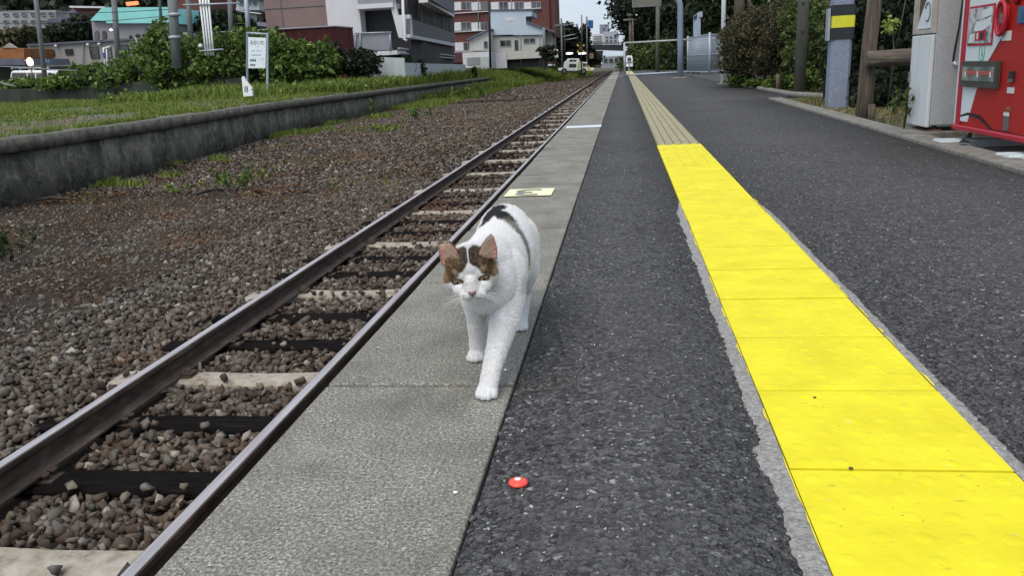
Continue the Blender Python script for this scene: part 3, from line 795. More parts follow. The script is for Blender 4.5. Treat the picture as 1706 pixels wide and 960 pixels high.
# grass of the overgrown platform (dense clumps, worn paths between)
def field(n, x0, x1, y0, y1, z):
    y = y0 + (y1-y0)*rng.random(n)**1.25; x = x0+(x1-x0)*rng.random(n); return np.stack([x, y, np.full(n, z)], 1)
P = field(170000, -48, -11.1, 11.5, 58, -.235); P = P[infrustum(P, .1)]
wxs = np.array([wx(y) for y in P[:, 1]]); P = P[P[:, 0] < wxs-.30]; wxs = np.array([wx(y) for y in P[:, 1]])
k = nz2(P, .35) + .5*nz2(P, 1.4, 4); dd = wxs-P[:, 0]
path = np.exp(-((dd-(2.2+P[:, 1]*.035))/ (1.3))**2)          # worn path behind the edge
keep = rng.random(len(P)) < np.clip(.42 + k*1.7 - path*.75 + np.clip(dd-14, 0, 8)*.04, 0.012, 1); P = P[keep]; k = k[keep]; dd = dd[keep]
blades('grass', P, np.clip(.035+.22*np.clip(k+.1, 0, 1)+.006*dd, .035, .30), .030, M['grass'], 'clumpy green grass and moss covering the disused platform on the left', 'grass', .8)
kk = k > .08; Q = P[kk]; Q = Q[rng.random(len(Q)) < .45]; Q[:, 2] += .02+rng.random(len(Q))**1.5*.16*np.clip(nz2(Q, .8, 5)+.6, .2, 1.2)
tag(leaves('ground_cover', Q, .055, M['grass'], None, up=.6), 'low leafy ground cover in clumps on the disused platform', 'ground cover', kind='stuff')
ye_ = rng.uniform(12, 60, 9000); Pe = np.stack([np.array([wx(y) for y in ye_])-.42-rng.random(9000)**2*.5, ye_, np.full(9000, -.215)], 1); Pe = Pe[infrustum(Pe, .1) & (nz2(Pe, .7, 31) > -.12)]
blades('grass', Pe, .12, .02, M['grass'], 'grass tufts hanging along the top edge of the old platform wall', 'grass', 1.0)
P2 = field(26000, -40, -11.2, 12, 50, -.235); P2 = P2[infrustum(P2, .1)]; wxs = np.array([wx(y) for y in P2[:, 1]]); dd = wxs-P2[:, 0]
P2 = P2[(dd > .4) & (dd < 9) & (nz2(P2, .5, 9) > -.1)]
blades('dry_grass', P2, .07, .035, M['drygrass'], 'dry straw-coloured grass along the worn path of the disused platform', 'dry grass', 1.2)
# grass over the far end of the wall and along the track bed
V = []
def gedge(y): return -13.2 + np.clip((y-62)/62, 0, 1)*7.0
def berm(x, y):
    d_ = gedge(y)-x; h_ = np.clip(d_/4.5, 0, 1); h_ = h_*h_*(3-2*h_)
    return -1.42 + h_*(1.30+.10*noise.noise(Vector((x*.3, y*.2, 1))))
grid('embankment', -40, -5.5, 84, 200, 60, 60, berm, M['weedy'])
P = np.concatenate([field(70000, -26, -5.5, 40, 190, 0), field(16000, -16, -10, 40, 75, 0), field(34000, -17, -6.5, 80, 140, 0)]); P = P[infrustum(P+np.array([0, 0, -.6]), .1)]
P = P[(P[:, 0] < gedge(P[:, 1])+nz2(P, .2)*1.2)]
wxs = np.array([wx(y) for y in P[:, 1]]); onp = (P[:, 1] < 86) & (P[:, 0] < wxs-.4); below = (P[:, 1] < 86) & ~onp
P[:, 2] = np.where(onp, -.25, np.where(below, -1.34, [berm(x, y) for x, y in P[:, :2]]))
P = P[~((P[:, 1] < 86) & (P[:, 2] < -1) & (rng.random(len(P)) < .35))]
blades('tall_grass', P, np.where(P[:, 2] > -.3, .55, .60)*(1+.8*nz2(P, .22, 3)+.5*nz2(P, .9, 3)), .075, M['grass'], 'tall grass and weeds spilling from the far end of the wall towards the rails', 'tall grass', .6)
Q = P[rng.random(len(P)) < .25]; Q[:, 2] += rng.random(len(Q))*.6; tag(leaves('ground_cover', Q, .14, M['vine'], None, up=.5), 'leafy weeds among the tall grass at the far end of the wall', 'ground cover', kind='stuff')
P = field(9000, -13, -3.6, 14, 60, 0); P = P[infrustum(P+np.array([0, 0, -1.3]), .05)]; P = P[(nz2(P, .33, 12)+.4*nz2(P, 1.2, 2) > .22)]
wxs = np.array([wx(y) for y in P[:, 1]]); P = P[P[:, 0] > wxs+.1]; P[:, 2] = bz(P, 0)
blades('dry_grass', P, .10, .03, M['drygrass'], 'dry grass patches scattered over the ballast beyond the rails', 'dry grass', 1.3)
P = P[rng.random(len(P)) < .5]
blades('grass', P, .13, .022, M['grass'], 'thin green grass growing between the stones below the wall', 'grass', .8)
ye_ = rng.uniform(16, 80, 26000); Pw = np.stack([np.array([wx(y) for y in ye_])+.12+rng.random(26000)**1.6*(.6+ye_*.035), ye_, np.zeros(26000)], 1); Pw = Pw[infrustum(Pw+np.array([0, 0, -1.3]), .1)]; Pw = Pw[nz2(Pw, .28, 44)+.6*nz2(Pw, 1.1, 5) > .24-np.clip((Pw[:, 1]-30)*.008, 0, .3)]; Pw[:, 2] = bz(Pw, 0)
blades('grass', Pw, .10+Pw[:, 1]*.004, .035, M['grass'], 'ragged grass and weeds along the foot of the old platform wall', 'grass', .8)
def weed(px, py, z, hgt, n, label, grp='weeds growing in the track bed', leafy=True, spread=.12, lsize=.035, mat='vine'):
    d = CF + CR*((px-853)/F) + CU*((480-py)/F); t = (z-H)/d.z; b = Vector((d.x*t, d.y*t, z))
    r = empty('weed', b, label, 'weed', grp); mb = MB(); C = []
    for i in range(n):
        o = Vector((random.uniform(-spread, spread), random.uniform(-spread, spread), 0)); hh = hgt*random.uniform(.55, 1)
        tip = b+o*1.6+Vector((random.uniform(-.05, .05), random.uniform(-.05, .05), hh))
        mb.tube([b+o, (b+o).lerp(tip, .5)+Vector((.01, 0, 0)), tip], [.005, .004, .002], 4)
        for s in np.linspace(.15, 1, 16): C.append(np.array((b+o).lerp(tip, s)) + rng.normal(0, lsize*.7, 3)*np.array([1, 1, .4]))
    mb.build('stems', M['mid_leaf'], r); leaves('foliage', np.array(C), lsize, M[mat], r, up=.3, aspect=2.6)
    return r
weed(395, 312, -1.34, .40, 9, 'tallest leafy green weed among the stones in front of the wall', spread=.2, lsize=.04)
weed(372, 305, -1.34, .30, 6, 'slim green weed just left of the tallest one', spread=.12)
weed(428, 300, -1.34, .22, 6, 'sparse pale weed just right of the tallest one', spread=.25, mat='grass')
weed(325, 315, -1.34, .14, 8, 'low yellowish weed lying on the brown stones before the wall', spread=.4, mat='grass')
weed(620, 216, -1.34, .18, 14, 'low bright green weed patch halfway along the track bed', spread=1.0, lsize=.06, mat='grass')
weed(700, 195, -1.34, .5, 10, 'green weed clump growing where the wall fades into grass', spread=.6, lsize=.07)
weed(618, 190, -1.34, .75, 7, 'tall thin weed against the middle of the far wall', spread=.35, lsize=.07)
weed(780, 165, -1.34, .9, 12, 'bushy weed at the end of the visible wall', spread=.9, lsize=.10)
weed(12, 430, -1.34, .45, 10, 'blurred green weed at the left margin of the photo', spread=.25, lsize=.04, mat='mid_leaf')

P = np.stack([rng.uniform(-11, -3.7, 60000), rng.uniform(4, 34, 60000), np.zeros(60000)], 1); P = P[infrustum(P+np.array([0, 0, -1.3]), .05)]
P = P[(nz2(P, .55, 21)+.5*nz2(P, 1.6, 2) > .10)]; P[:, 2] = bz(P, .012)+rng.random(len(P))*.012
RUST = leaf_mat('rusty_litter', [(0, (.045, .025, .015)), (.5, (.115, .060, .030)), (.9, (.20, .13, .065)), (1, (.30, .24, .15))], .1, .9)
tag(leaves('leaf_litter', P, np.where(P[:, 1] > 14, .05, .028), RUST, None, up=2.5, cup=.1), 'rust-brown leaf litter in patches on the dirt left of the rails', 'leaf litter', kind='stuff')
# vine covered bank, several bushes at 50-60 m
def bl(px, py, Y, rx, ry, rz): p = at(px, py, Y); return ((p.x, p.y, p.z), (rx, ry, rz))
VB = [('low light green vines beside the parked van', [bl(60, 142, 60, 3.2, 1.5, .55), bl(20, 146, 60, 2.2, 1.5, .5)], 1900),
      ('vine tangle below the three-leg street sign', [bl(150, 130, 58, 2.4, 1.5, .9), bl(110, 138, 58, 2, 1.5, .7)], 2100),
      ('dense vine bush in front of the tall concrete pole', [bl(215, 128, 57, 2.3, 1.6, 1.1), bl(250, 115, 57, 1.8, 1.5, 1.5)], 2700),
      ('tallest leafy bush climbing the twin concrete poles', [bl(275, 95, 54.4, 1.6, 1.4, 2.0), bl(262, 78, 54.4, .9, 1, 1.2), bl(300, 115, 54.4, 1.8, 1.5, 1.5)], 3300),
      ('vine mound below the bundle of white pipes', [bl(345, 108, 53.6, 1.8, 1.5, 1.7), bl(330, 100, 54.4, 1.1, 1.2, 1.3)], 4000),
      ('vines directly behind the station name board', [bl(395, 98, 53.2, 1.7, 1.5, 1.9), bl(425, 104, 53.2, 1.6, 1.5, 1.7), bl(375, 108, 53.2, 1.3, 1.4, 1.6), bl(445, 92, 53.2, 1.0, 1.2, 1.3)], 5600),
      ('vines growing up the maroon fence, right of the name board', [bl(480, 106, 51, 1.7, 1.0, 1.4), bl(462, 86, 51, .9, .9, 1.1), bl(525, 106, 51, 1.4, 1.0, 1.2), bl(500, 92, 51, .8, .8, .9), bl(545, 98, 51, .7, .8, .8)], 5200)]
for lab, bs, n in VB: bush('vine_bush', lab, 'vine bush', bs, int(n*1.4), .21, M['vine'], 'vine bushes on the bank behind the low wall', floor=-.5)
bush('shrub', 'round dark green shrub at the right end of the maroon fence', 'shrub', [bl(598, 105, 52.5, 1.35, 1.2, .85), bl(560, 100, 52.2, .5, .8, 1.0)], 2600, .16, M['dark_leaf'], floor=-.4)
# tall grass in front of the white low wall
P = field(26000, -26, -13.5, 46, 60, -.25); P = P[P[:, 0] > -26+(P[:, 1]-46)*.1]
blades('tall_grass', P, .55*(1+.5*nz2(P, .4, 1)), .06, M['grass'], 'bright tall grass in front of the maroon fence and white block wall', 'tall grass')
P = field(26000, -24, -13.7, 50, 91, -.24); P = P[P[:, 0] < np.array([wx(y) for y in P[:, 1]])-.3]
blades('tall_grass', P, np.clip(.35+(P[:, 1]-50)*.045, .35, .85)*(1+.4*nz2(P, .3, 8)), .07, M['grass'], 'tall green grass along the foot of the pale block wall', 'tall grass', .4)
for px, py, Y, s, lab in ((665, 112, 58, .55, 'upright dark weed before the white wall, leftmost of the small ones'), (682, 112, 58, .55, 'pair of dark weeds before the white wall'), (700, 116, 60, .5, 'low weed at the middle of the white wall'), (790, 119, 80, .35, 'small green weed in front of the grey garage')):
    p = at(px, py, Y); bush('small_weed', lab, 'weed', [((p.x, p.y, p.z), (s*.8, s, s*1.3))], 260, .14, M['mid_leaf'], 'small weeds along the white wall', floor=-1.2)

# ------------------------------------------------------------------ background buildings
def rc(px0, py0, px1, py1, Y):
    m = (py0+py1)/2; n = (px0+px1)/2
    return at(px0, m, Y).x, at(px1, m, Y).x, at(n, py1, Y).z, at(n, py0, Y).z      # x0,x1,z0,z1
def fbox(name, px, Y, d, mat, parent=None, bevel=0):
    x0, x1, z0, z1 = rc(*px, Y); mb = MB(); mb.box((x0, Y, z0), (x1, Y+d, z1)); return mb.build(name, mat, parent, bevel)
def window(px, Y, parent, mat='glass', fr='frame', mull=1, name='window', t=.05, bars=0):
    x0, x1, z0, z1 = rc(*px, Y); w = max(.04, (x1-x0)*.05); mb = MB()
    for a, b in (((x0, z0), (x1, z0+w)), ((x0, z1-w), (x1, z1)), ((x0, z0+w), (x0+w, z1-w)), ((x1-w, z0+w), (x1, z1-w))):
        mb.box((a[0], Y-t, a[1]), (b[0], Y+.02, b[1]))
    for i in range(mull):
        xm = x0+(x1-x0)*(i+1)/(mull+1); mb.box((xm-w*.5, Y-t*.8, z0+w), (xm+w*.5, Y+.02, z1-w))
    for i in range(bars):
        zm = z0+(z1-z0)*(i+1)/(bars+1); mb.box((x0+w, Y-t*.7, zm-w*.3), (x1-w, Y+.01, zm+w*.3))
    f = mb.build(name, M[fr], parent); mb = MB(); mb.box((x0+w*.5, Y-t*.35, z0+w*.5), (x1-w*.5, Y+.015, z1-w*.5)); mb.build('pane', M[mat], f); return f
def bld(name, px, Y, label, cat='building'):
    x0, x1, z0, z1 = rc(*px, Y); return empty(name, ((x0+x1)/2, Y, -.5), label, cat)

# maroon corrugated fence
r = empty('corrugated_fence', (-20, 52, -.3), 'maroon corrugated metal fence behind the vines and the station name board', 'fence')
mb = MB(); pa = at(335, 50, 55.2); pb = at(560, 45, 55.2); pc = at(588, 48, 57.0); n = 90
def corr(a, b, za, zb, n):
    V = []
    for i in range(n+1):
        s = i/n; x = a.x+(b.x-a.x)*s; y = a.y+(b.y-a.y)*s+(.05 if i % 2 else -.05); V += [(x, y, -.4), (x, y, za+(zb-za)*s)]
    mb.add(V, [(2*i, 2*i+2, 2*i+3, 2*i+1) for i in range(n)])
corr(pa, pb, at(335, 55, 55.2).z, at(560, 43, 55.2).z, 110); corr(pb, pc, at(560, 43, 55.2).z, at(588, 46, 57.0).z, 16)
mb.build('fence_sheet', M['maroon'], r)
mb = MB(); mb.tube([Vector((pa.x, pa.y-.05, at(335, 55, 55.2).z)), Vector((pb.x, pb.y-.05, at(560, 43, 55.2).z)), Vector((pc.x, pc.y-.05, at(588, 46, 57.0).z))], .06, 5); mb.build('top_rail', M['grey_panel2'], r)

# brown tile / white apartment block with receding galleries
r = bld('apartment_block', (438, -60, 700, 120), 60, 'brown tile and white apartment block with grey balconies beside the line')
fbox('brown_wall', (438, -90, 541, 70), 58, 9, M['brown_tile'], r)
mb = MB()
for y in (12,): 
    x0, x1, z0, z1 = rc(438, y-1, 541, y, 58); mb.box((x0, 57.96, z0), (x1, 58.1, z1))
x0, x1, z0, z1 = rc(466, -60, 467, 50, 58); mb.box((x0, 57.95, z0), (x1, 58.1, z1)); mb.build('wall_joint', M['grey_panel'], r)
fbox('white_wall', (541.5, -90, 597, 80), 58, 1.2, M['white_wall'], r)
# stair recess
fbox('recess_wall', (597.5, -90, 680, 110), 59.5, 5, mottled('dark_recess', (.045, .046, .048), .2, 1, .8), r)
fbox('recess_door', (598.5, 12, 622, 62), 59.4, .3, M['black'], r)
fbox('landing_slab', (592, 5, 655, 13), 57.4, 2, M['white_wall'], r)
fbox('landing_panel', (594, -40, 655, 4.5), 57.5, .12, M['grey_panel2'], r)
q = [at(655, 7, 57.5), at(651, -4, 57.5), at(668, 50, 57.5), at(663, 62, 57.5)]
mb = MB(); mb.prism([at(656, -4, 57.6), at(672, 60, 57.6), at(664, 62, 57.6), at(650, 8, 57.6)], (0, .35, 0)); mb.build('stair_stringer', M['white_wall'], r)
fbox('lower_panel', (590, 55, 652, 84), 56.6, .1, M['grey_panel2'], r)
fbox('lower_slab', (594, 85, 662, 92), 56.6, 2.5, M['white_wall'], r)
fbox('lower_wall', (597, 92.5, 664, 125), 58, 4, M['grey_panel'], r)
mb = MB(); 
for px in (592, 600, 650): mb.tube([at(px, 56, 56.5), at(px, 85, 56.5)], .04, 6)
mb.tube([at(591, 55, 56.5), at(652, 53, 56.5)], .05, 6); mb.build('handrail', M['galv'], r)
# receding facade
def rp(px, py, Y): return at(px, py, Y)
Y0, Y1 = 55.5, 84.
def band(name, nl, nr, mat, d=.25, ys=(Y0, Y1)):
    """nl=(px,ytop,ybot) near end, nr far end"""
    a, b = rp(nl[0], nl[1], ys[0]), rp(nl[0], nl[2], ys[0]); c, e = rp(nr[0], nr[1], ys[1]), rp(nr[0], nr[2], ys[1])
    mb = MB(); mb.prism([a, c, e, b], (-d, -.0, 0)); return mb.build(name, mat, r)
band('upper_balcony_slab', (713, -4, 3), (757, 23, 28), M['white_wall'], .6)
band('upper_balcony_panel', (719, -60, -1), (757, 0, 22.5), M['grey_panel'])
band('balcony_panel', (683, 30, 56), (757, 55, 70.5), M['grey_panel'])
band('balcony_slab', (683, 56.5, 62), (757, 71, 76.5), M['white_wall'], .5)
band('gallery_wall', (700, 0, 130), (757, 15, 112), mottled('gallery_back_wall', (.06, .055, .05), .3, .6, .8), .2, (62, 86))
fbox('gallery_end', (664, 24, 684, 62), 55.6, .5, M['white_wall'], r)
for i, px in enumerate((699, 720, 735, 748)):
    Yc = 55.5+ (84-55.5)*(.25, .5, .7, .9)[i]
    p1, p2 = at(px+3, -8+14*i, Yc), at(px+3, 44+8*i, Yc); mb = MB(); mb.box((p2.x-.1, Yc, p2.z), (p2.x+.1, Yc+.2, p1.z)); mb.build('balcony_post', M['grey_panel'], r)
mb = MB(); 
for k, (ya, yb) in enumerate(((84, 96), (92, 100))):
    mb.tube([at(664, ya-4, 56), at(757, yb-3, 84)], .07, 6)
mb.build('parking_rail', M['galv'], r)
mb = MB(); mb.tube([at(670, -30, 55.3), at(673, 65, 55.3), at(678, 67, 55.3)], .09, 8); mb.build('drain_pipe', M['white_wall'], r)

# white block wall
r = empty('block_wall', (-15, 60, -.3), 'long pale concrete block wall in front of the parking under the flats', 'wall')
mb = MB()
for (pa_, pb_, ya, yb) in (((618, 94), (673, 96), 54.3, 54.4), ((673, 104), (775, 107), 54.4, 81)):
    a, b = at(*pa_, ya), at(*pb_, yb); mb.add([(a.x, a.y, -.6), (b.x, b.y, -.6), (b.x, b.y+.2, -.6), (a.x, a.y+.2, -.6), (a.x, a.y, a.z), (b.x, b.y, b.z), (b.x, b.y+.2, b.z), (a.x, a.y+.2, a.z)],
        [(3, 2, 1, 0), (4, 5, 6, 7), (0, 1, 5, 4), (1, 2, 6, 5), (2, 3, 7, 6), (3, 0, 4, 7)])
mb.build('wall_face', M['pale_wall'], r)

# red brick flats
YB = 118
r = bld('brick_apartment_building', (755, -90, 923, 110), YB, 'red brick apartment building with white panels between its windows')
fbox('wall', (700, -90, 915, 112), YB, 11, M['brick'], r)
fbox('side_wall', (915.3, -90, 923, 60), YB+.5, 9, M['brick'], r)
fbox('base_floor', (742, 86, 800, 103), YB-.3, .5, mottled('plum_panel', (.10, .035, .045), .1, 1, .8), r)
for row, (y0, y1) in enumerate(((-32, -15), (2, 16.5), (36, 50.5), (69.5, 84))):
    segs = [(755, 768, 'p'), (769, 785, 'w'), (785.5, 800.5, 'p'), (801.5, 812, 'w')]
    if row < 2: segs += [(818, 831, 'p'), (831.5, 846, 'w'), (847, 857, 'p'), (857.5, 872, 'w'), (873, 885, 'p'), (886, 901, 'w')]
    if row == 2: segs += [(740, 757, 'w')]
    if row == 3: segs = [(758, 772, 'p'), (772.5, 786, 'w')]
    for a, b, k in segs:
        if k == 'p': fbox('white_panel', (a, y0+.6, b, y1), YB-.12, .3, M['white_wall'], r)
        else: window((a, y0, b, y1-.8), YB-.02, r, mull=1)
    x0, x1, z0, z1 = rc(755, y1+.2, 812 if row > 1 else 902, y1+1.5, YB); mb = MB(); mb.box((x0, YB-.3, z0), (x1, YB+.1, z1)); mb.build('sill', M['white_wall'], r)
mb = MB()
for px in (797, 852): mb.tube([at(px, -50, YB-.2), at(px, 52, YB-.2)], .07, 6)
mb.build('drain_pipe', M['galv'], r)
# pale blue and cream house
YH = 100
r = bld('house', (812, 16, 906, 112), YH, 'pale blue and cream house with stepped blue upper front, before the brick flats')
out = [(817, 16), (886, 15), (886, 26), (876, 27), (876, 36), (906, 46), (905, 57), (855, 58), (855, 57), (818, 58)]
mb = MB(); mb.prism([at(x, y, YH) for x, y in out], (0, 6, 0)); mb.build('upper_front', M['blue_wall'], r)
mb = MB(); mb.prism([at(x, y, YH-.15) for x, y in [(816, 15), (887, 14), (887, 16), (816, 17)]], (0, 6.3, 0)); mb.prism([at(x, y, YH-.25) for x, y in [(876, 34), (925, 51), (925, 54), (876, 37)]], (0, 6.5, 0)); mb.build('roof', M['grey_roof'], r)
fbox('patch', (842, 29, 855, 34), YH-.03, .1, M['white_wall'], r)
fbox('lower_front', (820, 59, 904, 95), YH+.3, 6, M['cream_wall'], r)
fbox('side_wing', (904.5, 54, 921, 98), YH+1.5, 5, M['cream_wall'], r)
fbox('balcony_front', (844, 84, 905, 97), YH-.8, .15, M['cream_wall'], r); fbox('balcony_side', (905.5, 82, 930, 96), YH-.2, .15, mottled('cream_panel', (.50, .50, .40), .08, 1, .8), r)
fbox('garage_door', (820, 87, 844, 113), YH-.4, .5, M['white_wall'], r)
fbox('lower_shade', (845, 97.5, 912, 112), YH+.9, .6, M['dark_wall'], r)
window((833, 66, 852, 77), YH+.28, r); window((872, 63, 892, 72), YH+.28, r); window((857, 66, 864, 84), YH+.28, r, mull=0, name='door')
for px in (868, 900): 
    mb = MB(); mb.tube([at(px, 58, YH-.6), at(px, 112, YH-.6)], .06, 6); mb.build('post', M['grey_panel'], r)
# small cream house left of it
r = bld('small_house', (780, 48, 815, 90), 97, 'small cream house with lean-to roof between the flats and the blue house')
mb = MB(); mb.prism([at(x, y, 97) for x, y in [(782, 66), (814, 50), (816, 84), (782, 84)]], (0, 4, 0)); mb.build('wall', M['cream_wall'], r)
mb = MB(); mb.prism([at(x, y, 96.5) for x, y in [(777, 64), (815, 46), (815, 49), (778, 67)]], (0, 5, 0)); mb.build('roof', M['grey_roof'], r)
window((806, 68, 813, 80), 96.95, r, mull=0)
r = bld('garage', (770, 85, 818, 112), 92, 'low white and grey garage beyond the white wall')
fbox('wall', (771, 86, 817, 112), 92, 4, M['white_wall'], r); fbox('shutter', (778, 95, 800, 108), 91.95, .2, M['grey_panel2'], r); fbox('grey_wall', (800.5, 94, 817, 112), 91.9, .2, M['pale_wall'], r)

# left background: long beige hall, chapel-like hall with turquoise roof
r = bld('long_hall', (45, 65, 330, 120), 75, 'long low beige hall with small dark windows behind the parked van')
def skew(name, pts, Y, d, mat, parent): mb = MB(); mb.prism([at(x, y, Y) for x, y in pts], (0, d, 0)); return mb.build(name, mat, parent)
skew('wall', [(47, 74), (330, 58), (330, 118), (47, 118)], 75, 8, M['beige_wall'], r)
skew('base', [(60, 112), (216, 104), (330, 104), (330, 125), (60, 125)], 74.9, .3, M['dark_wall'], r)
skew('roof_edge', [(44, 73), (332, 56.5), (332, 60), (44, 76)], 74.7, 8.6, M['grey_roof'], r)
for px in ((78, 83, 91, 93), (109, 81, 122, 91), (150, 77, 165, 97), (175, 77, 186, 96), (200, 74, 215, 95)): window(px, 74.95, r, fr='black', mull=0, bars=2)
window((172, 104, 191, 116), 74.85, r, mull=2); window((203, 104, 216, 116), 74.85, r, mull=1)
for x in (137, 215.5): skew('downpipe', [(x, 70), (x+1.2, 70), (x+1.2, 106), (x, 106)], 74.8, .1, M['grey_panel2'], r)
for px, py in ((93, 76), (146, 74), (165, 73)):
    p = at(px, py, 74.7); mb = MB(); mb.lathe((p.x, p.y, p.z), [(0.01, -.12), (.13, -.08), (.16, 0), (.10, .1), (.01, .12)], 8); mb.build('wall_lamp', M['white_wall'], r)
r = bld('gabled_hall', (150, 10, 285, 66), 84, 'pinkish hall with bright turquoise roof and arched windows')
skew('wall', [(152, 34), (284, 38), (284, 70), (156, 70)], 84, 9, M['beige_wall2'], r)
skew('roof', [(150, 33.5), (170, 12), (279, 11), (286, 38), (178, 38), (176, 34)], 83.4, 10, M['turq'], r)
for cx in (161, 173.5):
    pts = [(cx-3.5, 66), (cx-3.5, 55)] + [(cx-3.5*math.cos(a), 55-4.5*math.sin(a)) for a in np.linspace(.3, math.pi-.3, 6)] + [(cx+3.5, 55), (cx+3.5, 66)]
    skew('arched_window', pts, 83.9, .2, M['glass'], r)
skew('side_wall', [(285, 52), (320, 54), (320, 75), (285, 75)], 80, 6, mottled('warm_beige_wall', (.34, .32, .26), .08, .8, .8), r)
r = bld('orange_shed', (0, 70, 45, 100), 70, 'orange shed with pale gable at the left edge')
skew('wall', [(-25, 78), (40, 80), (40, 97), (-25, 97)], 70, 4, M['orange_wall'], r); skew('gable', [(4, 79), (14, 71), (26, 79)], 69.9, .3, M['beige_wall'], r)
skew('roof', [(-25, 97.5), (38, 97), (42, 108), (-25, 108)], 66, 6, M['grey_roof'], r)
r = bld('white_flats', (-20, 12, 100, 60), 150, 'white block of flats on the hillside at far left')
skew('wall', [(-30, 18), (93, 16), (93, 46), (70, 46), (-30, 58)], 150, 12, mottled('far_white_wall', (.28, .29, .29), .1, .3, .9, dirt=(.12, .14, .12), dirt_amt=.7), r)
for j, y in enumerate((21, 33, 43)):
    for i, x in enumerate((6, 22, 36, 52, 68, 82)):
        if j < 2 or x < 60: window((x, y, x+8, y+5), 149.9, r, mull=0, t=.2)
for k, (px, py, w, lab) in enumerate(((92, 24, 40, 'grey-tiled house with stepped roof, middle of the hillside'), (112, 14, 34, 'grey-tiled house highest on the hillside'), (76, 30, 26, 'small grey-roofed house beside the white flats'), (136, 27, 30, 'hillside house just left of the turquoise roof'))):
    Yk = 130-4*k; r = bld('hillside_house', (px, py, px+w, py+18), Yk, lab, 'house')
    skew('wall', [(px, py+6), (px+w, py+6), (px+w, py+16), (px, py+16)], Yk, 6, mottled('house_wall', (.16, .15, .15), .15, .5, .9), r)
    skew('roof', [(px-2, py+7), (px+w*.25, py), (px+w*.8, py), (px+w+2, py+7)], Yk-.6, 7, M['grey_roof'], r)
    window((px+w*.3, py+9, px+w*.3+5, py+13), Yk-.1, r, mull=0)
r = bld('long_roofed_house', (115, 8, 175, 20), 118, 'long pale flat roof over dark eaves left of the turquoise roof')
skew('roof', [(115, 9), (174, 10), (174, 13), (116, 12)], 118, 6, M['white_wall'], r); skew('wall', [(120, 13.5), (172, 14), (172, 24), (135, 24)], 119, 4, M['brick'], r)
tag(skew('lit_roof_strip', [(209, 3), (228, 1), (229, 7), (211, 9)], 140, .5, M['orange_glow'], None), 'roof strip above the turquoise roof, its orange light put in as a glow', 'lit roof')  # orange light on a roof, put in as a glowing strip
r = bld('brick_house', (296, -30, 342, 50), 100, 'dark red building behind the white pipe bundle', 'building')
skew('wall', [(296, -40), (344, -40), (344, 52), (296, 52)], 100, 8, M['brick'], r)
skew('eave', [(294, 52.5), (346, 52.5), (346, 56), (294, 56)], 99.5, 9, M['grey_roof'], r)
for k, (px, py, w, lab) in enumerate(((350, 12, 48, 'white-gabled house seen between the concrete poles'), (345, 30, 30, 'small pale house below the white-gabled one'), (392, -8, 42, 'house with grey roof left of the brown tile wall'), (385, 36, 40, 'low pale-walled house behind the name board'))):
    Yk = 110-8*k; r = bld('distant_house', (px, py, px+w, py+24), Yk, lab, 'house')
    skew('wall', [(px+2, py+5), (px+w-2, py+5), (px+w-2, py+24), (px+2, py+24)], Yk, 6, M['grey_panel2'] if k % 2 else M['pale_wall'], r)
    skew('roof', [(px-2, py+6), (px+w*.5, py-3), (px+w+2, py+6)], Yk-.6, 7, M['white_wall'] if k == 0 else M['grey_roof'], r)
    for i in range(3): window((px+6+i*w*.28, py+9, px+12+i*w*.28, py+16), Yk-.1, r, mull=0)

# hills
def hill(name, pxs, Y, dx, mat, h0=-1):
    mb = MB(); V = []; n = len(pxs)
    for k, (px, py) in enumerate(pxs):
        p = at(px, py, Y); V += [(p.x, Y-dx, h0), (p.x, Y-dx*.45, h0+(p.z-h0)*.62), (p.x, Y, p.z), (p.x, Y+dx, h0)]
    mb.add(V, [(4*k+j, 4*k+4+j, 4*k+5+j, 4*k+1+j) for k in range(n-1) for j in range(3)], True)
    return tag(mb.build(name, mat), kind='structure')
hill('hill', [(-300, -60), (0, -50), (200, -60), (330, -50), (480, -20), (600, 30)], 240, 70, M['core'])
def treeline(name, label, pxs, Y, n, size, mat, thick=6, hgt=12):
    C = []
    for _ in range(n):
        i = random.randrange(len(pxs)-1); s = random.random(); px = pxs[i][0]*(1-s)+pxs[i+1][0]*s; py = pxs[i][1]*(1-s)+pxs[i+1][1]*s
        p = at(px, py, Y); k = noise.noise(Vector((px*.05, py*.1, Y))); C.append((p.x, Y+random.uniform(-thick, thick), p.z+k*hgt*.25-random.random()**1.3*hgt))
    return tag(leaves(name, np.array(C), size, mat), label, 'trees', kind='stuff')
HM = leaf_mat('hill_leaf', [(0, (.010, .018, .010)), (.6, (.022, .034, .018)), (1, (.05, .065, .035))], .1)
C = []
for _ in range(26000):
    px, py = random.uniform(-80, 620), random.uniform(-55, 75); Yh = 180+random.uniform(0, 45)-(py+55)*.12; p = at(px, py, Yh); C.append(tuple(p))
C = np.array(C)
tag(leaves('hillside_wood', C, 1.5, HM), 'dark wooded hillside behind the far left buildings', 'wood', kind='stuff')
for k, (px, py, Y, rx, rz, lab) in enumerate(((128, 52, 112, 2.6, 1.6, 'dark tree mass below the hillside houses'), (98, 58, 108, 2, 1.1, 'low dark tree above the long hall, left one'), (142, 50, 110, 1.6, 1.7, 'rounded dark tree touching the turquoise roof hall'), (22, 66, 90, 2.6, .9, 'brownish tree behind the orange shed'), (42, 70, 86, 1.3, 1.4, 'bare-looking brown tree above the van'), (360, 42, 90, 1.8, 1.4, 'dark tree under the white-gabled house'), (402, 44, 80, .8, 1.0, 'small pointed conifer right of the tall concrete pole'))):
    p = at(px, py, Y); bush('background_tree', lab, 'tree', [((p.x, p.y, p.z), (rx, 2.5, rz))], 1500, .42, M['brown_leaf'] if 'brown' in lab else M['dark_leaf'], 'trees among the far left houses', floor=-2)

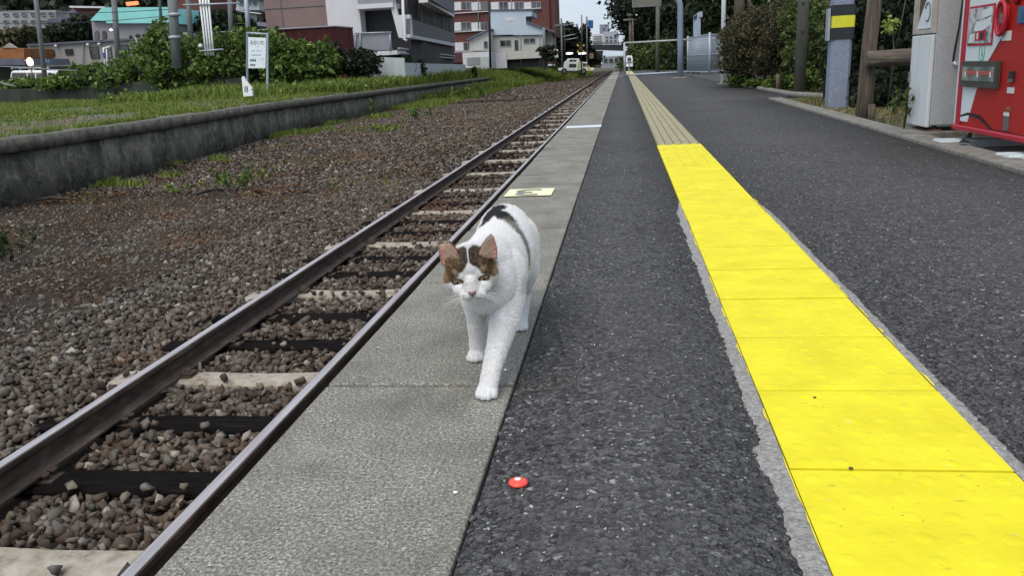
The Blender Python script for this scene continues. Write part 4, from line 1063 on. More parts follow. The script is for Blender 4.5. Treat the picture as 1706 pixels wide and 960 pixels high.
# poles on the left
def pole(name, label, px0, py0, px1, py1, Y, w, mat, cat='utility pole', group='concrete utility poles on the left', extra=None, taper=.85):
    a, b = at(px0, py0, Y), at(px1, py1, Y); d = a-b; a = a + d*.6; b = b - d.normalized()*1.2
    r = empty(name, (b.x, b.y, b.z), label, cat, group); mb = MB(); rr = w/2/1400*Y; mb.tube([b, a], [rr, rr*taper], 14); mb.build('pole_shaft', mat, r)
    if extra: extra(r)
    return r
pole('utility_pole', 'leaning concrete pole behind the white van', 60, 0, 75, 132, 58, 8.5, M['pole_grey'])
pole('utility_pole', 'concrete pole in front of the beige hall, left of the turquoise roof centre', 190, 0, 198, 112, 60, 10, M['pole_grey'])
def clampx(r):
    mb = MB()
    for py in (24, 62): p = at(291, py, 52); mb.tube([p+Vector((0, 0, -.08)), p+Vector((0, 0, .1))], .36, 12)
    mb.build('steel_band', M['galv'], r)
pole('utility_pole', 'thickest concrete pole, rising out of the tallest vine bush', 287, 0, 293, 80, 52, 17, M['pole_grey'], extra=clampx)
pole('utility_pole', 'thin dark green pole left of the thickest concrete pole', 266, 0, 270, 55, 55, 5.5, mottled('green_pole', (.05, .085, .085), .2, 5, .7))
pole('utility_pole', 'slimmer concrete pole between the thickest one and the white pipes', 313, -5, 319, 75, 56, 9, M['pole_grey'])
pole('utility_pole', 'concrete pole right of the white pipes', 383, 0, 385, 52, 58, 8.5, M['pole_grey'])
pole('utility_pole', 'white-grey steel pole just left of the brown tile wall', 410, 0, 414, 52, 56, 8, M['galv'])
r = empty('pipe_bundle', at(348, 85, 51), 'bundle of four white conduit pipes standing before the vines', 'pipes'); 
for k in range(4):
    mb = MB(); mb.tube([at(331+k*5.0-1, -25, 51), at(341+k*4.3-1, 60, 51), at(343+k*4.3, 92, 51)], .060, 8); mb.build('conduit', M['white_paint'], r)
for (y, x0, x1) in ((5, 305, 400), (82, 332, 372)):
    mb = MB(); mb.tube([at(x0, y+2.5, 50.9), at(x1, y-.5, 50.9)], .055, 6); mb.build('cross_bar', M['galv'], r)
mb = MB(); p = at(334, 76, 50.9); mb.lathe((p.x, p.y, p.z), [(.01, -.1), (.12, -.06), (.14, .05), (.02, .14)], 8); mb.build('lamp_housing', M['white_paint'], r)
# overhead wires
for k, (a, b, lab) in enumerate((((0, 16, 62), (300, 14, 52), 'upper black cable across the turquoise roof'), ((0, 38, 62), (300, 24, 52), 'lower black cable across the turquoise roof'), ((0, 106, 52), (130, 117, 52), 'grey guy wire crossing in front of the van'), ((0, 124, 40), (26, 143, 40), 'short slanting wire at the far left edge'))):
    p, q = at(a[0]-40, a[1], a[2]), at(b[0], b[1], b[2]); m = (p+q)/2 - Vector((0, 0, .25 if k < 2 else 0)); mb = MB(); mb.tube([p, p.lerp(m, .5)-Vector((0, 0, .05)), m, q.lerp(m, .5)-Vector((0, 0, .05)), q], .022 if k < 2 else .03, 5)
    tag(mb.build('overhead_wire', M['black'] if k < 2 else M['grey_panel2']), lab, 'wire', 'wires on the left')
# small three-leg street sign and cream post
r = empty('street_sign', at(178, 118, 59), 'slim white street light frame with a small blue sign before the beige hall', 'sign')
mb = MB(); mb.tube([at(172, 80, 59), at(176, 120, 59)], .045, 6); mb.tube([at(177, 81, 59), at(180, 120, 59)], .045, 6); mb.build('post', M['white_paint'], r)
mb = MB(); mb.prism([at(170, 79, 59), at(183, 75.5, 59), at(183, 77.5, 59), at(171, 81.5, 59)], (0, .3, 0)); mb.build('lamp_head', M['white_paint'], r)
fbox('sign_plate', (171.5, 87, 174.5, 97), 58.9, .05, M['signblue'], r)
r = empty('signal_post', at(228, 95, 58), 'cream post topped by two small dark lamps', 'post')
mb = MB(); mb.tube([at(227, 60, 58), at(228, 100, 58)], .07, 8); mb.build('post', mottled('cream_post', (.42, .42, .30), .1, 3, .6), r)
for px in (218, 228, 231.5):
    p = at(px, 59 if px != 218 else 61, 58); mb = MB(); mb.lathe((p.x, p.y, p.z), [(.02, -.14), (.11, -.08), (.12, .04), (.03, .14)], 8); mb.build('lamp', M['black'], r)
# triangular striped warning board
r = empty('striped_board', at(78, 108, 59), 'small slanted blue and white striped board beside the leaning pole', 'board')
for k in range(4): mb = MB(); mb.prism([at(75+k*2, 104, 59), at(76.5+k*2, 96+k, 59), at(78+k*2, 104, 59)], (0, .04, 0)); mb.build('stripe', M['signblue'] if k % 2 else M['grey_panel2'], r)
# lit lamp
r = empty('lit_street_lamp', at(50, 108, 60), 'bright warm lamp glowing above the white van', 'lamp')
p = at(50, 103, 60); mb = MB(); mb.lathe((p.x, p.y, p.z), [(.01, -.26), (.17, -.2), (.22, 0), (.16, .22), (.01, .34)], 12); mb.build('bulb', M['lamp_glow'], r)
for (dx, dz) in ((-.42, .18), (-.2, .34)): mb = MB(); mb.tube([p+Vector((0, 0, 0)), p+Vector((dx, 0, dz))], [.07, .015], 6); mb.build('glare_streak', M['orange_glow'], r)  # glare of the bulb modelled as glowing tapered streaks
mb = MB(); mb.tube([p-Vector((0, 0, .26)), p-Vector((0, 0, 2))], .04, 6); mb.build('post', M['black'], r)
p = at(185, 49, 82); mb = MB(); mb.lathe((p.x, p.y, p.z), [(.01, -.12), (.13, -.07), (.15, .03), (.01, .12)], 10)
tag(mb.build('wall_lamp', M['head_lamp']), 'small white lamp lit on the wall under the turquoise roof', 'lamp')

# vehicles
def side_car(name, label, pts, Y, d, body, wins, wheels, extra=None, cat='van', glass='glass'):
    x0 = at(pts[0][0], pts[0][1], Y); r = empty(name, (x0.x, Y, -.3), label, cat)
    mb = MB(); mb.prism([at(x, y, Y) for x, y in pts], (0, d, 0)); mb.build('body', M[body], r, bevel=.08)
    for w in wins: skew('window', w, Y-.02, .05, M[glass], r)
    for (wx_, wy, rr) in wheels:
        p = at(wx_, wy, Y); mb = MB(); mb.tube([p+Vector((0, -.05, 0)), p+Vector((0, .2, 0))], rr, 16); w_ = mb.build('wheel', M['rubber'], r)
        mb = MB(); mb.tube([p+Vector((0, -.06, 0)), p+Vector((0, -.04, 0))], rr*.55, 12); mb.build('rim', M['steel'], w_)
    return r
v = side_car('white_van', 'white van with long dark side windows and roof rack, parked at far left', [(18, 119), (22, 117), (60, 117), (82, 117), (89, 121), (94, 134), (95, 145), (93, 158), (16, 158), (16, 130)], 61, 2.0, 'white_paint',
  [[(20, 121), (44, 121), (44, 131), (19, 131)], [(46, 121), (58, 121), (58, 131.5), (46, 131.5)], [(60, 121), (76, 121), (76, 132), (60, 132)], [(79, 121), (85, 121.5), (91, 134), (80, 133)]], [(30, 158, .34), (80, 158, .34)])
mb = MB(); 
for px in (20, 34, 56, 80): mb.tube([at(px, 117, 61.5), at(px, 111, 61.5)], .03, 5)
mb.tube([at(18, 113, 61.5), at(82, 112, 61.5)], .03, 5); mb.build('roof_rack', M['galv'], v)
side_car('parked_car', 'pale car half hidden by vines, right of the white van', [(93, 128), (97, 126), (120, 126), (124, 130), (127, 138), (135, 140), (135, 152), (92, 152)], 60, 1.7, 'white_paint', [[(97, 128), (108, 128), (108, 134), (97, 134)], [(110, 128), (119, 128), (122, 135), (110, 135)]], [(102, 152, .3), (128, 152, .3)], cat='car')

# ------------------------------------------------------------------ station name board and number marker
YS = 41
r = empty('station_name_board', (at(428, 158, YS).x, YS, -.24), 'white station name board on two steel posts before the vines', 'sign')
for px, yb in ((411.5, 155), (445, 158)):
    skew('post', [(px-1.6, 54), (px+1.4, 54), (px+1.4, yb+5), (px-1.6, yb+5)], YS, .11, M['lamp_blue'] if px < 420 else M['galv'], r)
a, b = at(410, 54, YS), at(446.5, 56.5, YS); mb = MB(); mb.tube([a+Vector((0, .05, 0)), b+Vector((0, .05, 0))], .05, 8); mb.build('top_bar', M['galv'], r)
pl = skew('sign_plate', [(413.5, 61), (443, 62.5), (442, 113), (413.5, 113)], YS-.04, .06, M['sign_white'], r)
LEAN = (at(428, 62, YS)-at(428, 113, YS)); LEAN = math.atan2(LEAN.x, LEAN.z)
def stx(s, px, py, size, mat, parent, Y, sx=1):
    p = at(px, py, Y); return text_mesh('lettering', s, size, mat, parent, Matrix.Translation((p.x, Y, p.z)) @ Matrix.Rotation(LEAN, 4, 'Y') @ Matrix.Rotation(math.pi/2, 4, 'X') @ Matrix.Scale(sx, 4, (1, 0, 0)))
for ch, px in zip('みかいわ', (419.3, 425.3, 431.5, 437.3)): stx(ch, px, 71, .27, M['ink'], pl, YS-.046, .72)
def marks(name, rows, mat, seg):
    mb = MB()
    for (xa, xb, y, h) in rows:
        n = max(1, int((xb-xa)/seg))
        for k in range(n):
            if random.random() < .85:
                u0, u1 = xa+(xb-xa)*k/n, xa+(xb-xa)*(k+.72)/n; mb.prism([at(u0, y-h/2, YS-.046), at(u1, y-h/2, YS-.046), at(u1, y+h/2, YS-.046), at(u0, y+h/2, YS-.046)], (0, .004, 0))
    mb.build(name, mat, pl)
marks('small_lettering', ((424, 434, 77.5, .5), (419, 436, 84, 1.8), (419, 437, 91, 1.8), (416, 426, 96.5, .5), (431, 440, 97, .6), (434, 440, 100, .4)), M['pale_ink'], 1.4)
marks('map_mark', ((416.5, 427, 100, 3.6), (416.8, 426, 107.8, 3)), M['ink'], 2.3)
YM = 39.5
r = empty('number_marker', (at(412, 160, YM).x, YM, -.24), 'white wedge-shaped marker with a black 8 at the foot of the name board', 'marker')
pts = [(402.5, 128), (404.5, 126.5), (409, 134), (419.5, 147), (417.5, 149.5), (420, 150.5), (420.5, 159.5), (405.5, 160.3)]
mk = skew('marker_plate', pts, YM, .16, M['marker_white'], r); stx('8', 410.2, 148.8, .42, M['ink'], mk, YM-.006)

# ------------------------------------------------------------------ far end of the line
def far(name, px, Y, d, mat, label, cat='building', wins=()):
    r = bld(name, px, Y, label, cat); fbox('wall', px, Y, d, mat, r)
    for w in wins: window(w, Y-.05, r, mull=0, t=.15)
    return r
far('distant_office', (986, 56, 1006, 76), 260, 10, M['white_wall'], 'white distant office block above the railway bridge', wins=[(989, 59+4*k, 1003, 60.8+4*k) for k in range(4)])
far('distant_tower', (999, 40, 1014, 60), 300, 10, mottled('far_grey_block', (.24, .26, .32), .05, .2, .9), 'grey square tower block on the skyline', wins=[(1004, 46, 1008, 49)])
far('distant_flats', (1006, 52, 1030, 76), 250, 10, mottled('far_pale_block', (.38, .40, .44), .1, .3, .9), 'pale flats right of the distant white office', wins=[(1009+7*i, 60+6*j, 1013+7*i, 63+6*j) for i in range(3) for j in range(2)])
r = empty('rail_bridge', at(1010, 100, 150), 'dark girder bridge crossing over the track in the distance', 'bridge')
skew('girder', [(982, 74), (1042, 74), (1042, 84), (984, 82)], 150, 4, mottled('dark_bridge', (.035, .04, .05), .2, .5, .7), r)
skew('parapet', [(984, 70), (1042, 70), (1042, 72), (984, 72)], 150, .3, M['grey_panel'], r)
for k in range(8): px = 988+7*k; skew('parapet_post', [(px, 67), (px+1.2, 67), (px+1.2, 74), (px, 74)], 149.9, .3, M['grey_panel2'], r)
skew('abutment', [(982, 83), (1004, 84), (999, 113), (982, 113)], 150.2, 5, M['old_wall'], r)
skew('abutment', [(1041, 85), (1056, 85), (1056, 112), (1041, 112)], 150.2, 5, M['old_wall'], r)
far('distant_shop', (1003, 93, 1042, 112), 175, 6, mottled('far_bluish_wall', (.30, .34, .39), .1, .3, .8), 'bluish building front seen under the bridge', wins=[(1006+9*i, 97, 1012+9*i, 103) for i in range(4)])
r = side_car('flatbed_truck', 'white flatbed truck with crane waiting by the level crossing', [(940, 104), (946, 97), (964, 97), (965, 103), (978, 103), (978, 112), (990, 113), (990, 118), (930, 118), (930, 113), (938, 113)], 112, 2.2, 'white_paint', [[(949, 98.5), (954, 98.5), (954, 102), (949, 102)], [(955, 98.5), (960, 98.5), (960, 102), (955, 102)], [(948, 106), (960, 106), (960, 112), (948, 112)], [(971, 105), (977, 105), (977, 110), (971, 110)]], [(940, 118, .38), (972, 118, .38)], cat='truck')
skew('tank', [(962, 103), (971, 102), (971, 116), (962, 116)], 111.8, .5, mottled('cream_panel_2', (.48, .50, .36), .1, 1, .7), r)
for k, px in enumerate((948, 970)):
    p = at(px, 88.5, 120); mb = MB(); mb.lathe((p.x, p.y, p.z), [(.05, -.14), (.5, -.10), (.55, .08), (.05, .14)], 10); tag(mb.build('street_light', M['head_lamp']), ('left' if k == 0 else 'right')+' one of two white lights shining above the truck', 'light', 'white lights above the truck')
# level crossing
r = empty('crossing_signal', at(966, 118, 108), 'yellow and black crossed boards of the level crossing', 'crossing sign')
for s in (1, -1):
    a, b = at(961.5, 80-6.5*s, 108), at(973.5, 80+6.5*s, 108); mb = MB(); n_ = 4
    d = (b-a); u = d.normalized(); v_ = Vector((u.z, 0, -u.x))*.10
    for k in range(5):
        p, q = a+d*(k/5), a+d*((k+1)/5)
        bm_ = MB(); bm_.prism([p+v_, q+v_, q-v_, p-v_], (0, .06+.05*(s > 0), 0)); bm_.build('cross_board', mottled('crossing_yellow', (.55, .42, .05), .1, 1, .6) if k % 2 == 0 else M['black'], r)
mb = MB(); mb.tube([at(968, 70, 108.2), at(969, 118, 108.2)], .07, 8); mb.build('post', M['black'], r)
skew('signal_box', [(982, 88), (989, 88), (989, 97), (982, 97)], 108, .3, M['brown_tile'], r)
skew('yellow_marker', [(979.5, 109), (982.5, 109), (982.5, 118), (979.5, 118)], 106, .3, mottled('marker_yellow', (.6, .48, .03), .1, 1, .6), r)
for k, (px0, py0, px1, py1, w, mt, lab) in enumerate(((935, 30, 937, 112, 4, 'pole_grey', 'pale concrete pole with crossarm, tallest one left of the crossing'), (940, 38, 942, 100, 3, 'bark', 'thin brown pole just right of the pale one by the crossing'), (969, 24, 970, 70, 2.6, 'grey_panel', 'blue-grey mast left of the blue roadside sign'), (977, 35, 979, 118, 2.6, 'pole_brown', 'brown signal mast at the level crossing'))):
    a, b = at(px0, py0, 100+k*8), at(px1, py1, 100+k*8); r = empty('line_pole', b, lab, 'pole', 'poles around the level crossing'); rr = w/2800*(100+k*8)
    mb = MB(); mb.tube([b, a], [rr, rr*.7], 8); mb.build('pole_shaft', M[mt], r)
    if k < 2: 
        mb = MB(); mb.box((a.x-.8, a.y-.1, a.z-.8), (a.x+.8, a.y, a.z-.62)); mb.build('crossarm', M[mt], r)
        mb = MB(); mb.tube([a+Vector((.05, 0, -2)), a+Vector((1.6, 0, -1.8))], .05, 5); mb.build('bracket', M['galv'], r)
r = empty('roadside_sign', at(983, 112, 112), 'blue roadside sign rising above the trees', 'sign')
skew('sign_board', [(979, 33), (988, 33), (988, 46), (981, 47)], 112, .4, M['signblue'], r); mb = MB(); mb.tube([at(977.5, 27, 112.6), at(978.5, 112, 112.6)], .10, 8); mb.build('post', M['grey_panel'], r)
# pole and small tree beside the blue house
for px0, px1, Y, w, mt, lab in ((906, 907, 93, 5, 'pole_grey', 'grey pole at the right corner of the blue house'), (814, 817, 91, 3.6, 'black', 'dark pole at the left corner of the blue house')):
    a, b = at(px0, 45 if px0 > 900 else -40, Y), at(px1, 115, Y); rr = w/2800*Y; r = empty('line_pole', b, lab, 'pole', 'poles around the blue house'); mb = MB(); mb.tube([b, a], rr, 8); mb.build('pole_shaft', M[mt], r)
bush('garden_pine', 'cloud-pruned dark pine in front of the blue house', 'tree', [(tuple(at(x, y, 92)), (a*1.25, .6, b*1.25)) for x, y, a, b in ((903, 82, .45, .22), (914, 79, .6, .22), (919, 88, .75, .22), (908, 90, .5, .2), (914, 97, .6, .25))], 900, .16, M['dark_leaf'], floor=-2)

# ------------------------------------------------------------------ trees
def tree(name, label, base, height, crown, n, size, mat, group=None, tr=.22, limbs=7, cat='tree'):
    """crown: list of (centre offset from base, radii)"""
    b = Vector(base); r = empty(name, b, label, cat, group); mb = MB(); rnd = random.Random(int(b.x*100)+int(b.y))
    top = b+Vector((rnd.uniform(-.4, .4), 0, height*.8)); pts = [b+Vector((0, 0, -.3)), b.lerp(top, .35)+Vector((rnd.uniform(-.2, .2), 0, 0)), b.lerp(top, .7), top]
    mb.tube(pts, [tr*1.25, tr*.9, tr*.6, tr*.25], 9)
    for c, rr in crown:
        s = pts[1].lerp(pts[2], rnd.random()); e = b+Vector(c); mb.tube([s, s.lerp(e, .5)+Vector((0, 0, .2)), e], [tr*.4, tr*.25, tr*.08], 6)
        for _ in range(2): f = e+Vector((rnd.uniform(-1, 1)*rr[0]*.7, rnd.uniform(-1, 1)*rr[1]*.7, rnd.uniform(-.6, .8)*rr[2])); mb.tube([s.lerp(e, .6), f], [tr*.15, tr*.04], 5)
    mb.build('trunk', M['bark'], r)
    vol = [q[1][0]*q[1][2] for q in crown]; tot = sum(vol)
    P = np.concatenate([blob_pts(int(n*v/tot), np.array(b)+np.array(c), q, shell=.8, lump=.30, f=1.7) for (c, q), v in zip(crown, vol)])
    leaves('crown', P, size, mat, r, up=.3); return r
def crown_at(base, specs):
    out = []
    for px, py, Y, rx, rz in specs: p = at(px, py, Y); out.append(((p.x-base[0], p.y-base[1], p.z-base[2]), (rx, max(1.2, rx*.9), rz)))
    return out
GT = 'big dark trees behind the platform end'
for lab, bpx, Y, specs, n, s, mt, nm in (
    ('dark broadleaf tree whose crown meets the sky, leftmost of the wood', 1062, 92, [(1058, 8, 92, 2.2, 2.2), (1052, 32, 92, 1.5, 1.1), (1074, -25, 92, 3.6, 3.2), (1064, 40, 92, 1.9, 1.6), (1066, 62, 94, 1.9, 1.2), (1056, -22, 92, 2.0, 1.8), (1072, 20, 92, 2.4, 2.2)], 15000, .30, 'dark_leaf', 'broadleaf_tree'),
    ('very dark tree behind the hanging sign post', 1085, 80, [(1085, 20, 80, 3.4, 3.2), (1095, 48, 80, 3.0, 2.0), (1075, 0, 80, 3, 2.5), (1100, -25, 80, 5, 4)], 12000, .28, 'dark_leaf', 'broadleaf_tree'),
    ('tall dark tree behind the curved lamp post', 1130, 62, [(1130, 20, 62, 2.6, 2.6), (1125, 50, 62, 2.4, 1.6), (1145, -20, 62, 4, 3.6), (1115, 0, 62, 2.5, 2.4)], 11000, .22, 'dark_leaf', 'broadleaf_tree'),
    ('leafy tree with grey-green limbs behind the narrow sign', 1170, 52, [(1170, 30, 52, 2.2, 2.0), (1185, 60, 52, 1.7, 1.1), (1160, 55, 54, 1.8, 1.2), (1180, -10, 52, 3, 2.6), (1195, 20, 52, 1.8, 2.0)], 9500, .19, 'dark_leaf', 'broadleaf_tree'),
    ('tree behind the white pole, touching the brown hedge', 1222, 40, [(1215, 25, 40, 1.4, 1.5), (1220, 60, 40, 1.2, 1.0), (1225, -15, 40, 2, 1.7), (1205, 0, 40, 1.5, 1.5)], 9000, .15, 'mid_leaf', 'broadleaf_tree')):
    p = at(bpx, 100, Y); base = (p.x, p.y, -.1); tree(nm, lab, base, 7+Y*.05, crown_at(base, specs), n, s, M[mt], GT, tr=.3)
# wooded bank behind them (one dark mass)
C = []
for _ in range(30000):
    px, py = random.uniform(1040, 1300), random.uniform(-50, 108); Yk = 96+random.uniform(0, 14); 
    if px < 1058+random.uniform(-10, 8): continue
    C.append(tuple(at(px, py, Yk)))
tag(leaves('wood', np.array(C), .62, HM), 'dark wooded slope closing the view behind the big trees', 'wood', kind='stuff')
hb = MB(); 
pp = [(1068, -40, 118), (1100, -90, 118), (1200, -120, 118), (1400, -120, 118), (1800, -160, 118)]
Vv = []
for px, py, Y in pp: p = at(px, py, Y); Vv += [(p.x, Y, -1), (p.x, Y, p.z), (p.x, Y+60, p.z)]
hb.add(Vv, [(3*i+j, 3*i+3+j, 3*i+4+j, 3*i+1+j) for i in range(len(pp)-1) for j in range(2)]); tag(hb.build('hill', M['core']), kind='structure')
# trees left of the crossing
for lab, bpx, Y, specs, n, s in (('rounded dark tree left of the level crossing, beside the brick flats', 948, 135, [(936, 62, 135, 1.7, 1.9), (950, 60, 136, 1.5, 1.7), (943, 50, 135, 1.4, 1.1), (933, 82, 134, 1.7, 1.8), (954, 80, 134, 1.3, 1.7), (948, 95, 134, 2.6, 1.4)], 7000, .34),
    ('slender dark tree under the blue roadside sign', 973, 125, [(974, 62, 125, .8, 1.5), (976, 50, 125, .6, .9), (973, 80, 125, 1.0, 1.4), (979, 92, 125, 1.4, 1.0)], 3600, .3)):
    p = at(bpx, 108, Y); base = (p.x, p.y, -.6); tree('broadleaf_tree', lab, base, 5, crown_at(base, specs), n, s, M['dark_leaf'], 'trees by the level crossing', tr=.2)
p = at(992, 98, 140); bush('shrub', 'dark shrubs at the foot of the bridge abutment', 'shrub', [((p.x, p.y, p.z), (1.2, 1, .9)), ((p.x-1.2, p.y, p.z-.3), (1, 1, 1.2))], 900, .25, M['mid_leaf'], floor=-2)
# bright bushes behind the gate
for lab, px, py, Y, rx, rz, n, mt in (('light green bush behind the gate frame, left of the lamp post', 1092, 103, 60, 2.2, 1.35, 5000, 'bush_leaf'), ('yellow-green bush behind the lamp post', 1125, 98, 55, 1.7, 1.25, 4600, 'bush_leaf'), ('dim green bush at the left end of the gate', 1068, 108, 66, 1.6, .9, 2400, 'mid_leaf'), ('green bush between the lamp post and the mesh fence', 1148, 97, 50, 1.2, 1.2, 3000, 'mid_leaf'), ('green bush behind the mesh fence', 1185, 98, 48, 1.6, 1.4, 3600, 'mid_leaf')):
    p = at(px, py, Y); bush('bush', lab, 'bush', [((p.x, p.y, p.z), (rx, 1.3, rz))], n, .15, M[mt], 'bushes behind the platform gate', floor=-.1)
# brownish hedge on the right and its neighbours
HG = 'shrubs along the right side of the platform'
bush('hedge_shrub', 'large brownish shrub between the white pole and the concrete pole', 'shrub', [bl(1262, 75, 17, .62, .7, .52), bl(1290, 55, 16.5, .60, .7, .55), bl(1240, 95, 17.5, .40, .6, .42), bl(1300, 95, 16, .45, .6, .42), bl(1318, 60, 15.5, .42, .6, .5), bl(1235, 60, 17.5, .35, .6, .45)], 38000, .038, M['brown_leaf'], HG, floor=-.05, corefac=.7)
bush('hedge_shrub', 'greener shrub between the concrete pole and the striped pillar', 'shrub', [bl(1350, 55, 14.5, .36, .5, .46), bl(1345, 95, 14.2, .34, .5, .36), bl(1362, 80, 14, .30, .5, .42), bl(1340, 30, 14.8, .35, .5, .3)], 11000, .046, M['bush_leaf'], HG, floor=-.05, corefac=.7)
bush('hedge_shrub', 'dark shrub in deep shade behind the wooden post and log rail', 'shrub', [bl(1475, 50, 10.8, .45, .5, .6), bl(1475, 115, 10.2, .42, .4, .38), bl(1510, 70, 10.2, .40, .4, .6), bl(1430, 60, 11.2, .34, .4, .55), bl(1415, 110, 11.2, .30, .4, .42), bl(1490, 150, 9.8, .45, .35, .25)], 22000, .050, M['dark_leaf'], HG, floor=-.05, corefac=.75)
bush('hedge_shrub', 'far shrub mass seen beyond the hedge, above the pillar', 'shrub', [bl(1380, 40, 19, 1.2, 1.0, 1.2), bl(1450, 20, 18, 1.3, 1.0, 1.3), bl(1530, 20, 17, 1.2, 1, 1.4), bl(1330, 25, 24, 1.0, 1.0, .6)], 15000, .085, M['mid_leaf'], HG, floor=-.05, corefac=.75)
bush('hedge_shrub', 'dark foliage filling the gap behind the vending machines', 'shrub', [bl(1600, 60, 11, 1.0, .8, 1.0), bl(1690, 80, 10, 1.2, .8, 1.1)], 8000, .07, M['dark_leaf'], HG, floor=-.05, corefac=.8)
# low green growth at the foot
for px, py, Y, rx, rz, lab in ((1235, 133, 17, .28, .10, 'low green plant at the foot of the white pole'), (1300, 138, 15, .22, .12, 'yellow-green ground plant in front of the brownish shrub'), (1345, 132, 13.6, .26, .16, 'yellow-green ground plant between the concrete pole and the pillar'), (1265, 137, 16, .25, .07, 'low grass tuft before the brownish shrub')):
    p = at(px, py, Y); bush('ground_plant', lab, 'plant', [((p.x, p.y, p.z), (rx, .2, rz))], 700, .045, M['vine'], 'low plants at the foot of the right-hand shrubs', floor=-.05, corefac=.6)
p = at(1480, 60, 9.3)
sp = at(1483, 42, 9.2); rr_ = empty('sapling', (sp.x, sp.y, 0), 'thin sapling with one bright yellow-green leaf tuft behind the log rail', 'sapling')
mb = MB(); mb.tube([(sp.x+.02, sp.y, -.05), (sp.x+.06, sp.y, .5), (sp.x+.02, sp.y, sp.z)], [.01, .008, .005], 6); mb.tube([(sp.x+.06, sp.y, .5), (sp.x+.14, sp.y, sp.z+.3)], .006, 5); mb.build('stems', M['bark'], rr_)
leaves('foliage', np.array([[sp.x, sp.y, sp.z]])+rng.normal(0, .035, (40, 3)), .045, leaf_mat('bright_leaf', [(0, (.25, .35, .06)), (1, (.42, .50, .14))]), rr_)
# dirt bed weeds
P = field(9000, 1.95, 3.6, 5.5, 20, -.03); P = P[(P[:, 1] < 20) & (nz2(P, 1.2, 3) > -.12)]
P = P[(P[:, 0] > 2.2) | (P[:, 1] < 11.5)]; P = P[P[:, 0] > np.where(P[:, 1] > 11.9, 2.5, 2.12)]
blades('dry_grass', P, .05, .008, M['drygrass'], 'dry grass and litter on the dirt bed between kerb and hedge', 'dry grass', 1.2)
P = P[rng.random(len(P)) < .4]; blades('grass', P, .07, .008, M['grass'], 'short green grass on the dirt bed beside the kerb', 'grass', .8)
P = np.concatenate([field(2600, 2.0, 3.2, 7.8, 11.8, -.02)]); leaves('leaf_litter', P, .028, M['drygrass'], None, up=3, cup=.05)
tag(bpy.data.objects['leaf_litter'], 'dry fallen leaves on the dirt bed beside the pillar', 'leaf litter', kind='stuff')

# ------------------------------------------------------------------ platform furniture, right side
def poleat(name, label, x, y, w, top, mat, cat, lean=(0, 0), n=16, taper=1, base=True, grp=None, z0=-.05, sm=True, name2='shaft'):
    r = empty(name, (x, y, 0), label, cat, grp); mb = MB(); mb.tube([(x, y, z0), (x+lean[0]*.5, y+lean[1]*.5, top*.5), (x+lean[0], y+lean[1], top)], [w/2, w/2*(1+taper)/2, w/2*taper], n, smooth=sm); mb.build(name2, mat, r)
    if base: mb = MB(); mb.lathe((x, y, 0), [(w*1.3, -.01), (w*1.3, .012), (w*.5, .022)], 16); mb.build('base_collar', M['curb'], r)
    return r
poleat('white_pole', 'slim white painted pole at the right edge of the platform', 2.21, 19.8, .098, 4.5, M['white_paint'], 'pole')
r = empty('lamp_post', (1.83, 28.4, 0), 'blue-grey lamp post whose top bends over to the left', 'lamp post')
mb = MB(); X0, Yl = 1.83, 28.4
tp = at(1133, 12, Yl).z
arc = [(X0, Yl, -.05), (X0, Yl, tp*.5), (X0+.0, Yl, tp-.05)] + [(X0-.45+.45*math.cos(a), Yl, tp+.45*math.sin(a)) for a in np.linspace(.2, 1.45, 6)] + [(X0-1.3, Yl, tp+.47)]
mb.tube(arc, .092, 14); mb.build('post', M['lamp_blue'], r); mb = MB(); mb.lathe((X0, Yl, 0), [(.28, -.02), (.28, .02), (.1, .03)], 16); mb.build('base_collar', M['curb'], r)
mb = MB(); mb.box((X0-1.9, Yl-.12, tp+.40), (X0-1.25, Yl+.12, tp+.52)); mb.build('lamp_head', M['galv'], r, bevel=.03)
# narrow sign on two posts
r = empty('platform_notice_board', (2.86, 34.8, 0), 'narrow pale notice board on two blue-grey posts, seen nearly edge-on', 'sign')
xa, xb = at(1156.5, 100, 35.2).x, at(1163, 100, 34.2).x
mb = MB(); zt = at(1160, 22, 34.7).z; mb.tube([(xa, 35.2, -.05), (xa, 35.2, zt-.1)], .045, 8); mb.tube([(xb, 34.2, -.05), (xb, 34.2, zt)], .045, 8); mb.build('post', M['lamp_blue'], r)
mb = MB(); zb_ = at(1160, 78, 34.7).z; mb.prism([(xa-.02, 35.2, zb_), (xb+.02, 34.2, zb_), (xb+.02, 34.2, zt-.18), (xa-.02, 35.2, zt-.26)], (.06, 0, 0)); mb.build('board', mottled('pale_blue_board', (.42, .50, .60), .12, 6, .6), r)
mb = MB(); mb.prism([(xa-.04, 35.25, zt-.25), (xb+.03, 34.15, zt-.16), (xb+.03, 34.15, zt+.04), (xa-.04, 35.25, zt-.06)], (.12, 0, 0)); mb.build('cap', M['galv'], r)
mb = MB(); mb.prism([(xa-.045, 35.1, zt-.2), (xb-.03, 34.4, zt-.13), (xb-.03, 34.4, zt-.05), (xa-.045, 35.1, zt-.1)], (.02, 0, 0)); mb.build('lamp_slot', M['black'], r)
# gate frame
YG = 34.9
r = empty('gate', (.12, YG, 0), 'rectangular grey pipe gate frame across the far end of the platform', 'gate')
zt, zb_ = at(1041, 71, YG).z, .06; xl = at(1040.5, 100, YG).x; xr = at(1156, 100, YG).x
mb = MB(); mb.tube([(xl, YG, -.05), (xl, YG, zt)], .042, 10); mb.build('post', M['galv'], r)
mb = MB(); mb.tube([(xl-.03, YG, zt), (xr+.9, YG, zt)], .035, 8); mb.build('top_rail', mottled('weathered_rail', (.36, .37, .34), .2, 5, .7), r)
mb = MB(); mb.tube([(xl, YG, zb_+.02), (xr, YG, zb_+.02)], .035, 8); mb.build('bottom_rail', M['galv'], r)
